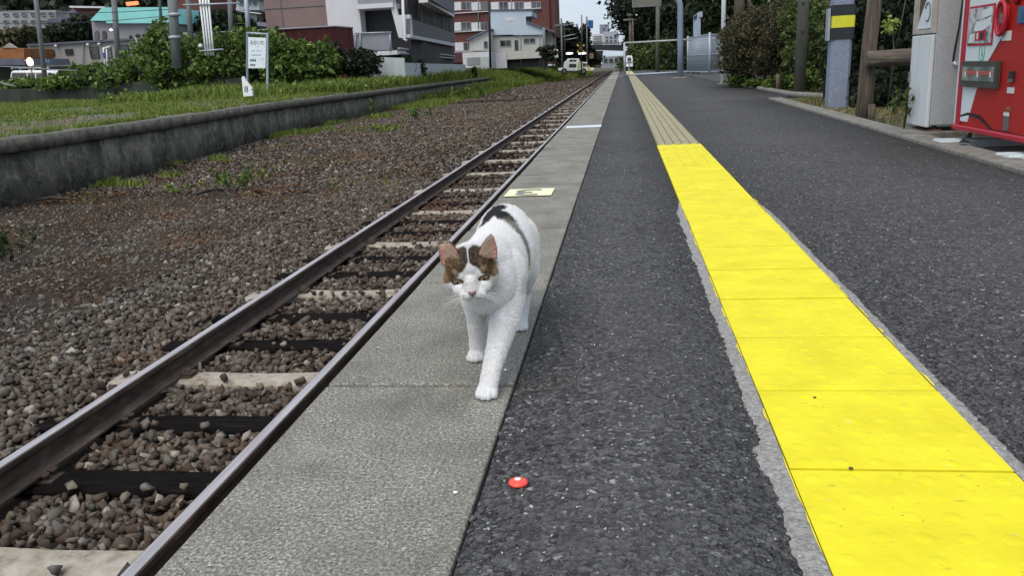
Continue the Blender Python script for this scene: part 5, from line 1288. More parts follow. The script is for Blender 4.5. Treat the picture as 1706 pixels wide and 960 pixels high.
# mesh fence
r = empty('mesh_fence', (2.5, 35, 0), 'grey mesh fence panels angled away at the right of the gate', 'fence')
pts = [(at(1146, 100, 35.5).x, 35.5), (at(1182, 100, 31.8).x, 31.8), (at(1194, 100, 33.5).x+.5, 33.8)]
for (x, y) in pts: mb = MB(); mb.tube([(x, y, -.05), (x, y, 1.45)], .04, 8); mb.build('post', M['galv'], r)
for (a, b) in zip(pts[:-1], pts[1:]):
    mb = MB(); A_, B_ = Vector((*a, 0)), Vector((*b, 0)); L_ = (B_-A_).length
    for z in (.08, .70, 1.38): mb.tube([A_+Vector((0, 0, z)), B_+Vector((0, 0, z))], .02, 6)
    nn = int(L_/.07)
    for k in range(nn): p = A_.lerp(B_, k/nn); mb.tube([p+Vector((0, 0, .08)), p+Vector((0, 0, 1.38))], .007, 4)
    for k in range(18): z = .1+k*.07; mb.tube([A_+Vector((0, 0, z)), B_+Vector((0, 0, z))], .005, 4)
    mb.build('mesh_panel', M['galv'], r)
# no entry board at the far end
r = empty('warning_board', at(1048, 112, 38), 'small white warning board with a dark ring symbol at the end of the platform', 'sign')
pts = [(1042.8, 110.5), (1042.8, 96), (1044.5, 91.8), (1052.5, 91.8), (1054, 96), (1054.2, 110)]
bd = skew('board', pts, 38, .04, M['marker_white'], r)
mb = MB(); c = at(1048.4, 98.3, 37.96); R1, R2 = .085, .055
for k in range(20):
    a0, a1 = 2*math.pi*k/20, 2*math.pi*(k+1)/20
    mb.prism([c+Vector((R1*math.cos(a0), 0, R1*math.sin(a0))), c+Vector((R1*math.cos(a1), 0, R1*math.sin(a1))), c+Vector((R2*math.cos(a1), 0, R2*math.sin(a1))), c+Vector((R2*math.cos(a0), 0, R2*math.sin(a0)))][::-1], (0, .03, 0))
mb.box((c.x-.05, c.y, c.z-.012), (c.x+.05, c.y+.03, c.z+.012)); z1 = at(1048, 103.5, 38).z; mb.box((c.x-.14, c.y, z1-.008), (c.x+.14, c.y+.03, z1+.012)); z1 = at(1048, 107, 38).z; mb.box((c.x-.012, c.y, z1-.04), (c.x+.012, c.y+.03, z1+.04))
mb.build('symbol', M['ink'], bd)
mb = MB(); mb.tube([at(1048, 111, 38.1), Vector((at(1048, 111, 38.1).x, 38.1, -.05))], .025, 8); mb.build('post', M['galv'], r)
# far utility pole with crossarms and pruned trunk
a, b = at(1049.5, 22, 70), at(1050.5, 92, 70); r = empty('utility_pole', b, 'far wooden pole with two crossarms before the dark trees', 'utility pole')
mb = MB(); mb.tube([b-Vector((0, 0, 1)), a], .11, 8); mb.build('pole_shaft', M['pole_brown'], r)
for py, w in ((24, 10), (32.5, 22)): c0, c1 = at(1049.5-w/2, py, 69.8), at(1049.5+w/2, py, 69.8); mb = MB(); mb.box((c0.x, 69.8, c0.z-.06), (c1.x, 69.95, c0.z+.06)); mb.build('crossarm', M['pole_grey'], r)
mb = MB(); c1 = at(1060.5, 30, 69.7); mb.tube([c1, c1+Vector((0, 0, .3))], .07, 6); mb.build('insulator', M['white_paint'], r)
a, b = at(1054, 30, 60), at(1056, 110, 60); r = empty('spotted_pole', b, 'thin lichen-spotted pole right of the far utility pole', 'pole')
mb = MB(); mb.tube([b-Vector((0, 0, .5)), a], .05, 7); mb.build('pole_shaft', mottled('spotted_bark', (.10, .085, .06), .5, 3, .9, dirt=(.3, .28, .22), dirt_amt=.9), r)
# post and hanging sign
a, b = at(1096, -30, 45), at(1095, 72, 45); r = empty('wooden_pole', (b.x, 45, 0), 'brownish-grey pole standing behind the hanging sign', 'pole')
mb = MB(); mb.tube([(b.x, 45, -.1), a], .10, 10); mb.build('pole_shaft', M['pole_brown'], r)
r = empty('hanging_sign', at(1077, 5, 30), 'greyish-brown framed sign seen from below at the top of the photo', 'sign')
x0, x1, z0, z1 = rc(1054.5, -22, 1100, 9, 30); mb = MB(); mb.box((x0, 30, z0), (x1, 30.12, z1)); mb.build('sign_plate', mottled('taupe_sign', (.15, .145, .125), .12, 3, .7), r)
mb = MB()
for q in (((x0-.03, 29.97, z0-.03), (x1+.03, 30.15, z0+.02)), ((x0-.03, 29.97, z0+.021), (x0+.02, 30.15, z1)), ((x1-.02, 29.97, z0+.021), (x1+.03, 30.15, z1))): mb.box(*q)
mb.build('frame', M['pole_grey'], r)
mb = MB(); 
for x in (x0+.15, x1-.15): mb.tube([(x, 30.06, z1), (x, 30.06, z1+1.2)], .03, 6)
mb.build('hanger', M['galv'], r)
# white wall building upper right
r = bld('white_outbuilding', (1257, -50, 1400, 17), 42, 'white walled building showing above the right hedge')
skew('wall', [(1257, -60), (1302, -60), (1302, 13), (1257, 18)], 42, 4, M['white_wall'], r); skew('wall', [(1302.5, -60), (1345, -60), (1345, 10), (1302.5, 13)], 42.4, 4, M['pale_wall'], r)
skew('wall', [(1380, -60), (1402, -60), (1402, 8), (1380, 6)], 42, 3, M['white_wall'], r); skew('purple_panel', [(1346, -60), (1379.5, -60), (1379.5, 12), (1346, 10)], 42.6, 3, mottled('purplish_wall', (.20, .17, .26), .1, 1, .8), r)
skew('base', [(1257, 18.4), (1302, 13.4), (1402, 8.4), (1402, 18), (1330, 19), (1257, 24)], 42.2, 2, M['dark_wall'], r)
# thick bare trunk behind the white pole
a, b = at(1233, -30, 22), at(1231, 33, 22); r = empty('bare_trunk', (b.x, 22, 0), 'dark bare tree trunk rising behind the brownish shrub', 'tree trunk'); mb = MB(); mb.tube([(b.x, 22, -.1), b, a], [.14, .13, .11], 10); mb.tube([at(1262, 40, 22), at(1252, 18, 22), at(1246, -5, 22)], [.07, .06, .04], 8); mb.build('trunk', M['bark'], r)
# concrete pole
poleat('concrete_pole', 'grey concrete pole with dark square holes between the two shrubs', 2.60, 13.3, .165, 3.2, M['pole_brown'], 'utility pole', lean=(.04, 0), base=False)
mb = MB(); 
for z in (.35, .85, 1.25): mb.box((2.60-.02, 13.3-.088, z), (2.60+.02, 13.3-.07, z+.04))
o = mb.build('bolt_hole', M['black'], [x for x in bpy.data.objects if x.name == 'concrete_pole'][0])
# stump
r = poleat('short_stump_post', 'short wooden stump post in front of the brownish shrub', at(1297, 138, 14.5).x, 14.5, .085, .27, M['wood'], 'post', base=False)
# pillar with black and yellow bands
px_, py_ = 2.35, 9.95; w = .108
r = empty('banded_pillar', (px_, py_, 0), 'rough blue-grey square pillar with a yellow band between two black ones', 'pillar')
def obox(mb, cx, cy, w, z0, z1, lean=0.0, ch=.02):
    poly = [(-w, -w+ch), (-w+ch, -w), (w-ch, -w), (w, -w+ch), (w, w-ch), (w-ch, w), (-w+ch, w), (-w, w-ch)]
    V = [(cx+a+lean*z0, cy+b, z0) for a, b in poly]+[(cx+a+lean*z1, cy+b, z1) for a, b in poly]
    mb.add(V, [tuple(range(8))[::-1], tuple(range(8, 16))]+[(i, (i+1) % 8, 8+(i+1) % 8, 8+i) for i in range(8)]); return mb
rot = .12
zs = [at(1385, y, py_-w).z for y in (65, 46, 26, 8)]
obox(MB(), px_, py_, w, -.05, 1.9, .012, .03).build('shaft', M['pillar_blue'], r)
obox(MB(), px_, py_, w+.012, zs[0], zs[1]-.001, .012, .012).build('black_band', M['black'], r)
obox(MB(), px_, py_, w+.010, zs[1], zs[2]-.001, .012, .012).build('yellow_band', M['sign_yellow'], r)
obox(MB(), px_, py_, w+.012, zs[2], zs[3], .012, .012).build('black_band', M['black'], r)
mb = MB(); mb.box((px_-w-.03, py_-.06, zs[1]-.13), (px_-w-.008, py_+.06, zs[3]-.03)); mb.build('side_plate', M['galv'], r)
# slim dark pole behind pillar
poleat('dark_pole', 'dark brown pole just behind the banded pillar', at(1403, 60, 10.6).x, 10.6, .13, 2.4, M['bark'], 'pole', base=False)
# wooden post and log rail
r = empty('log_fence', (2.12, 7.75, 0), 'weathered wooden post carrying a rough horizontal log rail', 'fence')
mb = MB(); pts = []; 
base = at(1437, 198, 7.75); 
cx0 = at(1439, 198, 7.75).x
mb.tube([(cx0, 7.75, -.08), (cx0+.005, 7.75, .3), (cx0+.012, 7.75, .62), (cx0+.03, 7.75, .9), (cx0+.04, 7.75, 1.6)], [.072, .066, .062, .060, .055], 14); mb.build('post', M['wood'], r)
zl = at(1470, 97, 7.70).z; V = []
x0 = at(1442, 97, 7.64).x
mb = MB(); mb.tube([(x0, 7.62, zl+.00), (x0+.012, 7.62, zl), (x0+.3, 7.64, zl+.004), (x0+.6, 7.66, zl-.003), (x0+2.0, 7.7, zl+.01)], [.052, .066, .068, .066, .065], 16)
lg = mb.build('log_rail', M['log'], r)
mb = MB(); sx = at(1452, 190, 7.6).x; mb.tube([(sx, 7.6, -.05), (sx, 7.6, .13)], .028, 8); mb.build('peg', M['wood'], r)

# ------------------------------------------------------------------ vending machines
FX = 2.0
def ypx(px, z=.4, x=FX):
    """depth at which the plane x is seen at column px (height z)"""
    lo, hi = 1., 40.
    for _ in range(60):
        m = (lo+hi)/2; P = Vector((x, m, z-H)); q = 853+F*P.dot(CR)/P.dot(CF)
        if q > px: lo = m
        else: hi = m
    return lo
def zpx(px, py, y, x=FX):
    lo, hi = -1., 4.
    for _ in range(60):
        m = (lo+hi)/2; P = Vector((x, y, m-H)); q = 480-F*P.dot(CU)/P.dot(CF)
        if q > py: lo = m
        else: hi = m
    return lo
ya = ypx(1590, .1); yb = ya-1.03; zb = zpx(1590, 213, ya); 
r = empty('vending_machine', (FX+.35, (ya+yb)/2, .03), 'red and white drinks vending machine at the right edge, on white blocks', 'vending machine')
ZT = 1.83
mb = MB(); mb.box((FX+.03, yb, zb+.01), (FX+.70, ya, ZT)); mb.build('cabinet', M['red_paint'], r, bevel=.012)
def fp(px, py, x=FX): 
    y = ypx(px, .3, x)
    for _ in range(3): z = zpx(px, py, y, x); y = ypx(px, z, x)
    return y, z
def face(name, pts, mat, parent, x0, th):
    """polygon on the machine front (given as y,z), from x0 to x0-th (towards the platform)"""
    mb = MB(); P = [(x0, y, z) for y, z in pts]; mb.prism(P, (-th, 0, 0)); return mb.build(name, mat, parent)
door = face('front_door', [(yb, zb+.03), (ya, zb+.03), (ya, ZT-.02), (yb, ZT-.02)], M['red_paint'], r, FX+.028, .028)
# white area with slanted edge
w_pts = [fp(1607, 206), fp(1613, 206)]
yw0 = ypx(1604, .3); 
wl0 = ypx(1604.5, .3)
q1, q2, q3, q4 = fp(1645, 130), fp(1612.5, 206), fp(1690, 25), fp(1650, 100)
# the white field: left boundary wl0, right boundary from lower left rising to upper right
low = (fp(1612, 207)); mid = fp(1629, 145); mid2 = fp(1648, 100); up = fp(1672, 58); up2 = fp(1676, -40)
face('white_panel', [(wl0, zb+.05), (low[0], zb+.05), mid, mid2, up, (up[0]-.01, ZT-.04), (wl0, ZT-.04)], M['machine_white'], r, FX-.0005, .004)
face('side_trim', [(ya-.002, zb+.03), (ya+.0, ZT-.02), (ya-.022, ZT-.02), (ya-.022, zb+.03)], M['machine_white'], r, FX-.0005, .006)
face('crimson_strip', [(ya-.024, zb+.03), (ya-.024, ZT-.02), (wl0+.003, ZT-.02), (wl0+.003, zb+.03)], M['red_dark'], r, FX-.0005, .007)
def rectface(name, x0p, y0p, x1p, y1p, mat, parent, x0, th, inset=0):
    y1_, zt = fp(x1p, (y0p+y1p)/2)[0], None; y0_ = fp(x0p, (y0p+y1p)/2)[0]
    zt = (fp(x0p, y0p)[1]+fp(x1p, y0p)[1])/2; zb2 = (fp(x0p, y1p)[1]+fp(x1p, y1p)[1])/2
    return face(name, [(y0_-inset, zb2+inset), (y0_-inset, zt-inset), (y1_+inset, zt-inset), (y1_+inset, zb2+inset)], mat, parent, x0, th), (y0_, y1_, zb2, zt)
# display window
wf, (wy0, wy1, wz0, wz1) = rectface('window_frame', 1616.5, 8, 1658, 75, M['red_dark'], r, FX-.004, .006)
mb = MB(); mb.box((FX-.0125, wy1+.012, wz0+.012), (FX-.011, wy0-.012, wz1-.012))
t = NT('window_display'); 
cc = t.ramp(t.noise(9, 4, .6, dist=.5), [(.36, (.09, .12, .13)), (.46, (.30, .34, .35)), (.56, (.62, .60, .62)), (.68, (.55, .22, .24))], 'EASE'); t.col(cc); t.rough(.15)
mb.build('display_backing', t.m, wf)
dy = wy0-wy1
def yz(u, v): return (wy0-.012-(dy-.024)*u, wz0+.012+(wz1-wz0-.024)*v)
for (pts, mat) in (([(.25, .35), (.35, .62), (.62, .60), (.95, .72), (.95, .48), (.60, .33)], 'machine_white'), ([(.35, .08), (.35, .34), (.78, .36), (.78, .08)], 'red_dark'), ([(.05, .02), (.1, .25), (.3, .3), (.33, .02)], 'old_white'), ([(.55, .68), (.6, .9), (.95, .98), (.95, .75)], 'machine_white')):
    face('display_card', [yz(*p) for p in pts], M[mat], wf, FX-.0128, .002)
face('display_mark', [yz(.42, .12), yz(.42, .30), yz(.48, .30), yz(.48, .12)], M['old_white'], wf, FX-.015, .001); face('display_mark', [yz(.56, .12), yz(.56, .30), yz(.70, .30), yz(.70, .12)], M['black'], wf, FX-.015, .001)
# oval green emblem
oy, oz = fp(1637.5, 87); mb = MB(); n = 22
for k in range(n):
    a0, a1 = 2*math.pi*k/n, 2*math.pi*(k+1)/n; ra, rb = .040, .047; ia, ib = .033, .040
    mb.prism([(FX-.005, oy+ra*math.cos(a0), oz+rb*math.sin(a0)), (FX-.005, oy+ra*math.cos(a1), oz+rb*math.sin(a1)), (FX-.005, oy+ia*math.cos(a1), oz+ib*math.sin(a1)), (FX-.005, oy+ia*math.cos(a0), oz+ib*math.sin(a0))], (-.002, 0, 0))
mb.box((FX-.007, oy-.006, oz-.022), (FX-.005, oy+.004, oz+.022)); mb.box((FX-.007, oy-.014, oz-.024), (FX-.005, oy-.0065, oz-.004)); mb.build('green_emblem', mottled('green_ink', (.12, .40, .27), .1, 20, .6), r)
# dispensing port
pf, (dy0, dy1, dz0, dz1) = rectface('delivery_port', 1608.5, 101, 1668, 145, mottled('dark_bronze_frame', (.055, .06, .05), .2, 10, .45), r, FX-.004, .022)
mb = MB(); mb.box((FX-.0285, dy1+.03, dz0+.035), (FX-.0262, dy0-.022, dz1-.03)); 
t = NT('flap_plastic'); cc = t.ramp(t.noise(7, 3, .5, dist=.3), [(.35, (.10, .13, .12)), (.6, (.25, .29, .28)), (.75, (.42, .44, .42))]); t.col(cc); t.rough(.2); mb.build('flap', t.m, pf)
mb = MB(); mb.box((FX-.030, dy1+.04, dz1-.075), (FX-.0287, dy0-.06, dz1-.052)); mb.build('flap_lettering', mottled('dull_red_print', (.38, .09, .08), .2, 60, .6), pf)
mb = MB()
for k in range(3):
    yy = dy0-.07-(dy0-dy1-.14)*k/2; mb.prism([(FX-.029, yy, dz0+.055), (FX-.029, yy+.004, dz0+.085), (FX-.029, yy-.014, dz0+.09), (FX-.029, yy-.016, dz0+.06)], (-.0015, 0, 0))
mb.build('flap_highlight', M['machine_white'], pf)  # white slivers that paint highlights on the flap
# coin return assembly, round red surround etc.
oy, oz = fp(1675.5, 29); mb = MB(); n = 20
ring = [(FX-.004-.02, oy+.055*math.cos(2*math.pi*k/n), oz+.085*math.sin(2*math.pi*k/n)) for k in range(n+1)]
mb.tube(ring, .011, 8, cap=False); mb.build('coin_surround', M['red_dark'], r)
mb = MB(); mb.prism([(FX-.002, oy+.05*math.cos(2*math.pi*k/n), oz+.08*math.sin(2*math.pi*k/n)) for k in range(n)], (-.012, 0, 0)); mb.build('coin_plate', M['red_paint'], r)
mb = MB(); mb.box((FX-.022, oy-.02, oz-.025), (FX-.014, oy+.02, oz+.025)); mb.build('coin_slot', M['steel'], r)
rectface('price_display', 1672, -14, 1682, 8, M['black'], r, FX-.001, .012)
y_, z_ = fp(1699, 1); mb = MB(); mb.tube([(FX-.004, y_+.015, z_-.01), (FX-.02, y_, z_+.01), (FX-.012, y_-.02, z_+.03)], [.013, .016, .012], 10); mb.build('return_lever', M['red_dark'], r)
rectface('blue_badge', 1700, 10, 1708, 38, mottled('blue_badge', (.03, .12, .22), .2, 20, .5), r, FX-.001, .012)
rectface('sticker', 1670.5, 51, 1685.5, 67, M['old_white'], r, FX-.001, .003)
rectface('return_cup', 1684, 118, 1691, 135, M['black'], r, FX-.001, .01); rectface('return_cup_lip', 1684, 131, 1691, 136, M['steel'], r, FX-.011, .006)
rectface('sticker', 1679, 145, 1690, 155, M['old_white'], r, FX-.001, .003)
rectface('lock_plate', 1674, 185, 1682, 217, M['steel'], r, FX-.001, .006); rectface('lock_plate', 1677.5, 178, 1685, 183, mottled('brown_label', (.22, .13, .06), .2, 30, .6), r, FX-.001, .004); rectface('sticker', 1675, 187, 1684, 193, M['old_white'], r, FX-.008, .002)
# toe kick crease and lower lip
mb = MB(); yy0, yy1 = ya-.10, yb; mb.prism([(FX-.002, ya-.05, zb+.075), (FX-.002, ya-.20, zb+.105), (FX-.002, ya-.36, zb+.10), (FX-.002, ya-.55, zb+.035), (FX-.002, yb, zb+.03), (FX-.002, yb, zb+.022), (FX-.002, ya-.55, zb+.025), (FX-.002, ya-.36, zb+.08), (FX-.002, ya-.20, zb+.09), (FX-.002, ya-.05, zb+.068)], (-.004, 0, 0)); mb.build('kick_crease', M['rubber'], r)
mb = MB(); mb.box((FX-.02, yb, zb-.005), (FX+.03, ya, zb+.028)); mb.build('lower_lip', M['red_dark'], r, bevel=.008)
for y in (ya-.07, yb+.08):
    for x in (FX+.06, FX+.62):
        mb = MB(); mb.tube([(x, y, .035), (x, y, zb+.02)], .018, 10); mb.box((x-.05, y-.045, .034), (x+.05, y+.045, .040)); mb.build('leg', M['steel'], r)
# blocks under it
for y, w, x0, x1, lab in ((ya-.10, .16, FX-.13, FX+.75, 'pale concrete block under the far end of the red machine'), (yb+.10, .17, FX-.10, FX+.75, 'pale concrete block under the near end of the red machine')):
    mb = MB(); mb.box((x0, y-w/2, -.03), (x1, y+w/2, .033)); tag(mb.build('concrete_block', M['white_pad'], bevel=.01), lab, 'block', 'concrete blocks under the machines')
mb = MB(); mb.box((FX+.05, yb+.25, -.03), (FX+1.2, ya-.24, -.005)); tag(mb.build('machine_bay', M['curb']), kind='structure')
# old grey machine
gy0 = ypx(1512, .1); gy1 = ypx(1543, .1); gzb = zpx(1512, 203, gy0)
r = empty('old_cabinet', (FX+.3, (gy0+gy1)/2, .03), 'old weathered grey and white cabinet machine beside the red one', 'machine')
mb = MB(); mb.box((FX+.022, gy1, gzb), (FX+.62, gy0, 1.6)); mb.build('cabinet', M['old_grey'], r, bevel=.008)
zs_ = fp(1530, 57)[1]
mb = MB(); mb.box((FX-.004, gy1-.004, gzb-.01), (FX+.020, gy0+.004, zs_-.008)); dr = mb.build('door', M['old_white'], r, bevel=.006)
mb = MB(); hy, hz = fp(1517, 128); mb.box((FX-.016, hy-.012, hz-.035), (FX-.005, hy+.004, hz+.035)); mb.build('handle', M['steel'], dr)
mb = MB()
for a_, b_ in (((gy1-.004, zs_+.002), (gy0+.004, zs_+.03)), ((gy1-.004, zs_+.0305), (gy1+.035, 1.6)), ((gy0-.04, zs_+.0305), (gy0+.004, 1.6)), ((gy1+.036, zs_+.40), (gy0-.041, 1.6))): mb.box((FX-.004, a_[0], a_[1]), (FX+.020, b_[0], b_[1]))
mb.build('upper_frame', mottled('aged_cream_enamel', (.42, .40, .35), .12, 8, .6, dirt=(.30, .20, .12), dirt_amt=.6), r)
mb = MB(); mb.box((FX+.0205, gy1+.03, zs_+.03), (FX+.0215, gy0-.03, zs_+.42)); mb.build('niche_back', mottled('brown_niche', (.10, .075, .045), .2, 10, .8), r)
mb = MB(); cy = (gy0+gy1)/2
mb.prism([(FX+.017, gy1+.04, zs_+.035), (FX+.017, gy0-.05, zs_+.035), (FX+.017, gy0-.10, zs_+.10), (FX+.017, cy-.02, zs_+.22), (FX+.017, gy1+.05, zs_+.26)], (-.012, 0, 0)); mb.build('crumpled_poster', M['machine_white'], r)
mb = MB(); mb.tube([(FX+.004, cy-.06+.05*math.cos(a), zs_+.14+.06*math.sin(a)) for a in np.linspace(.4, 5.2, 12)], .006, 6); mb.build('poster_mark', M['pole_grey'], r)
for y in (gy0-.06, gy1+.05): mb = MB(); mb.tube([(FX+.07, y, .02), (FX+.07, y, gzb+.01)], .016, 8); mb.lathe((FX+.07, y, .028), [(.05, 0), (.05, .008), (.018, .012)], 14); mb.build('leg', M['rust'], r)
mb = MB(); yc_ = gy1-.003
mb.tube([(FX+.17, yc_-.01, 1.0), (FX+.155, yc_-.012, .70), (FX+.135, yc_-.012, .52), (FX+.135, yc_-.012, .47)], .006, 6); mb.build('cable', M['rubber'], r)
mb = MB(); mb.tube([(FX+.135, yc_-.012, .475), (FX+.165, yc_-.012, .445)], .010, 8); mb.build('cable_sleeve', M['machine_white'], r)
mb = MB(); mb.box((FX-.14, (gy0+gy1)/2-.2, -.03), (FX+.75, (gy0+gy1)/2+.26, .028)); tag(mb.build('concrete_block', M['curb'], bevel=.01), 'low grey concrete base under the old cabinet', 'block', 'concrete blocks under the machines')
# little plant and black scrap near the kerb
b = Vector((1.955, ypx(1505, .0, 1.955), 0)); r = empty('small_plant', b, 'small bare-stemmed plant growing at the corner of the old cabinet', 'plant')
mb = MB(); mb.tube([b, b+Vector((.01, 0, .18)), b+Vector((.0, 0, .30))], [.006, .005, .003], 6); C = []
for k in range(16):
    a = k*2.4; z = .10+.011*k; e = b+Vector((math.cos(a)*.07, math.sin(a)*.07, z+.03)); mb.tube([b+Vector((.005, 0, z)), e], .0018, 4); C += [e+Vector((random.uniform(-.012, .012),)*3) for _ in range(4)]
mb.build('stems', M['mid_leaf'], r); leaves('foliage', np.array([c[:] for c in C]), .028, M['bush_leaf'], r, aspect=2.6)
y_ = ypx(1603, .03, 1.93); mb = MB(); mb.add([(1.90, y_-.02, .034), (1.93, y_+.03, .034), (1.96, y_+.04, .048), (1.985, y_, .035), (1.95, y_-.035, .036), (1.93, y_+.005, .055)], [(0, 5, 1), (1, 5, 2), (2, 5, 3), (3, 5, 4), (4, 5, 0), (0, 1, 2, 3, 4)]); tag(mb.build('rubber_scrap', M['rubber']), 'scrap of black rubber on the block before the red machine', 'scrap')

# ------------------------------------------------------------------ little things on the platform
c = (-.158, 1.085); mb = MB(); mb.lathe((c[0], c[1], .001), [(.0, .0), (.0135, .0), (.0142, .002), (.0135, .0045), (.009, .0062), (.0055, .0068), (.0052, .0072), (.0, .0073)], 28)
r = mb.build('plastic_cap', M['cap_red']); tag(r, 'round red plastic cap lying on the asphalt near the platform edge', 'cap')
mb = MB(); mb.lathe((c[0]-.0005, c[1]+.001, .0075), [(0, 0), (.0048, 0), (.0044, .0016), (.0, .0020)], 18); mb.build('centre_button', M['marker_white'], r)
for (x, y, z, s) in ((.318, 1.40, .0045, .003), (.312, 1.137, .0045, .0035), (.36, 1.14, .0045, .001)):
    v = IV*s*np.array([1, 1, .7]) + np.array([x, y, z+s*.5])
    if s > .002: tag(np_mesh('pebble', v, 3, IF.ravel(), M['rust']), 'tiny brown pebble on the yellow tiles, the '+('nearer' if y < 1.3 else 'farther')+' one', 'pebble', 'pebbles on the yellow tiles')
# pale chips and grit strewn over asphalt and coping
n = 1500; P = np.stack([rng.uniform(-.55, 1.7, n), .7+rng.random(n)**1.6*5, np.zeros(n)], 1); P = P[(P[:, 0] < PXT0-.01) | (P[:, 0] > PXT1+.01)]; s = rng.uniform(.0012, .0034, len(P)); P[:, 2] = .001+s*.3
scatter_stones('grit', P, s, mottled('pale_grit', (.42, .41, .39), .4, 90, .8), 'tiny pale grit chips strewn over the asphalt and concrete edge', 'grit', .5)
n = 7000; P = np.stack([rng.uniform(-.21, 1.7, n), .7+rng.random(n)**1.8*3.2, np.zeros(n)], 1); P = P[(P[:, 0] < PXT0-.04) | (P[:, 0] > PXT1+.03)]; s = np.clip(rng.gamma(3, .0019, len(P)), .0025, .010); P[:, 2] = -s*.15
scatter_stones('asphalt_chippings', P, s, mottled('asphalt_chip', (.078, .078, .080), .45, 120, .75), 'dark stone chippings standing out of the worn asphalt', 'chippings', .4)
for px, py, lab in ((759, 824, 'largest white crumb on the concrete edge, left of the red cap'), (842, 619, 'white flake on the concrete edge just right of the front leg')):
    d = CF + CR*((px-853)/F) + CU*((480-py)/F); t_ = -H/d.z; v = IV*.0042*np.array([1, .8, .5]) + np.array([d.x*t_, d.y*t_, .003]); tag(np_mesh('crumb', v, 3, IF.ravel(), M['marker_white']), lab, 'crumb', 'white crumbs near the cat')

# ------------------------------------------------------------------ the cat
class Solid:
    """overlapping rounded shapes, later fused to one skin"""
    def __init__(s): s.V = []; s.F = []; s.n = 0; s.b = ico3()
    def ell(s, c, r, rot=None):
        V, F_ = s.b; P = V*np.array(r, float)
        if rot is not None: P = P @ np.array(rot).T
        s.V.append(P+np.array(c, float)); s.F.append(F_+s.n); s.n += len(V)
    def chain(s, pts, steps=None):
        """pts: list of (xyz, (rx,ry,rz)) joined by closely spaced ellipsoids"""
        for (a, ra), (b, rb) in zip(pts[:-1], pts[1:]):
            a, b, ra, rb = map(lambda q: np.array(q, float), (a, b, ra, rb)); L_ = np.linalg.norm(b-a); n = steps or max(2, int(L_/(.28*min(ra.min(), rb.min()))))
            for k in range(n+1): t_ = k/n; s.ell(a+(b-a)*t_, ra+(rb-ra)*t_)
def ico3():
    bm = bmesh.new(); bmesh.ops.create_icosphere(bm, subdivisions=3, radius=1)
    v = np.array([x.co[:] for x in bm.verts]); f = np.array([[q.index for q in x.verts] for x in bm.faces]); bm.free(); return v, f
S = Solid()
def R3(r): return (r, r, r)
# trunk, chest to rump
S.chain([((-.262, 1.545, .178), (.050, .050, .056)), ((-.264, 1.60, .188), (.058, .05, .068)), ((-.268, 1.68, .187), (.066, .05, .074)),
         ((-.268, 1.77, .183), (.069, .05, .076)), ((-.272, 1.85, .192), (.066, .05, .074)), ((-.279, 1.92, .205), (.060, .052, .066)), ((-.283, 1.955, .20), (.050, .045, .056))])
S.ell((-.268, 1.60, .235), (.040, .05, .030))
# neck
HF = Vector((.17, -.955, -.17)).normalized(); HU_ = Vector((1, 0, .06)); HUx = (HU_-HF*HU_.dot(HF)).normalized(); HV = HUx.cross(HF)
if HV.z < 0: HV = -HV
EM = Vector((-.2755, 1.435, .2165)); HC = EM - HF*.036 - HV*.003
def hl(u, v, w): return np.array(HC + HUx*u + HV*v + HF*w)
HR = np.array([[HUx[i], HV[i], HF[i]] for i in range(3)])
S.chain([((-.266, 1.585, .205), (.050, .05, .055)), (hl(0, -.006, -.045), (.044, .04, .044)), (hl(0, -.002, -.015), (.040, .04, .036))])
# head
def he(u, v, w, a, b, c): S.ell(hl(u, v, w), (a, b, c), HR)
he(0, .006, -.004, .044, .036, .041)
he(0, .017, .004, .034, .026, .032)
for s in (-1, 1):
    he(s*.0275, -.006, .002, .0215, .0225, .026)
    he(s*.018, .010, .022, .017, .013, .014)      # brow
    he(s*.0105, -.021, .044, .0125, .0095, .0115)   # whisker pad
    he(s*.0175, -.015, .028, .0175, .0145, .017)
    he(s*.030, .022, -.008, .012, .011, .010)       # ear root
he(0, -.001, .036, .011, .012, .015); he(0, -.009, .045, .0098, .009, .011); he(0, -.014, .051, .0085, .006, .0075)
he(0, -.031, .037, .011, .008, .011); he(0, -.026, .022, .022, .014, .022)
# front leg stretched forward (the cat's left)
S.chain([((-.230, 1.595, .190), (.034, .036, .045)), ((-.228, 1.565, .150), (.030, .032, .034)), ((-.231, 1.528, .115), (.0255, .027, .026)), ((-.240, 1.478, .076), (.0195, .020, .020)),
         ((-.248, 1.440, .044), (.0165, .016, .016)), ((-.252, 1.424, .022), (.0175, .017, .014))])
def paw(x, y, s=1., ang=0):
    S.ell((x, y+.012*s, .0125*s), (.0182*s, .020*s, .0125*s))
    for k, (dx, dy) in enumerate(((-.0135, -.001), (-.0048, -.0085), (.0048, -.0085), (.0135, -.001))):
        S.ell((x+dx*s, y+dy*s, .0085*s), (.0060*s, .0105*s, .0083*s))
paw(-.2545, 1.408, 1.05)
# the other front leg, upright
S.chain([((-.296, 1.595, .185), (.033, .034, .045)), ((-.299, 1.60, .140), (.027, .029, .032)), ((-.302, 1.612, .095), (.0185, .020, .026)), ((-.306, 1.618, .052), (.0148, .015, .02)), ((-.308, 1.622, .022), (.0148, .015, .014))])
paw(-.3095, 1.607, .92)
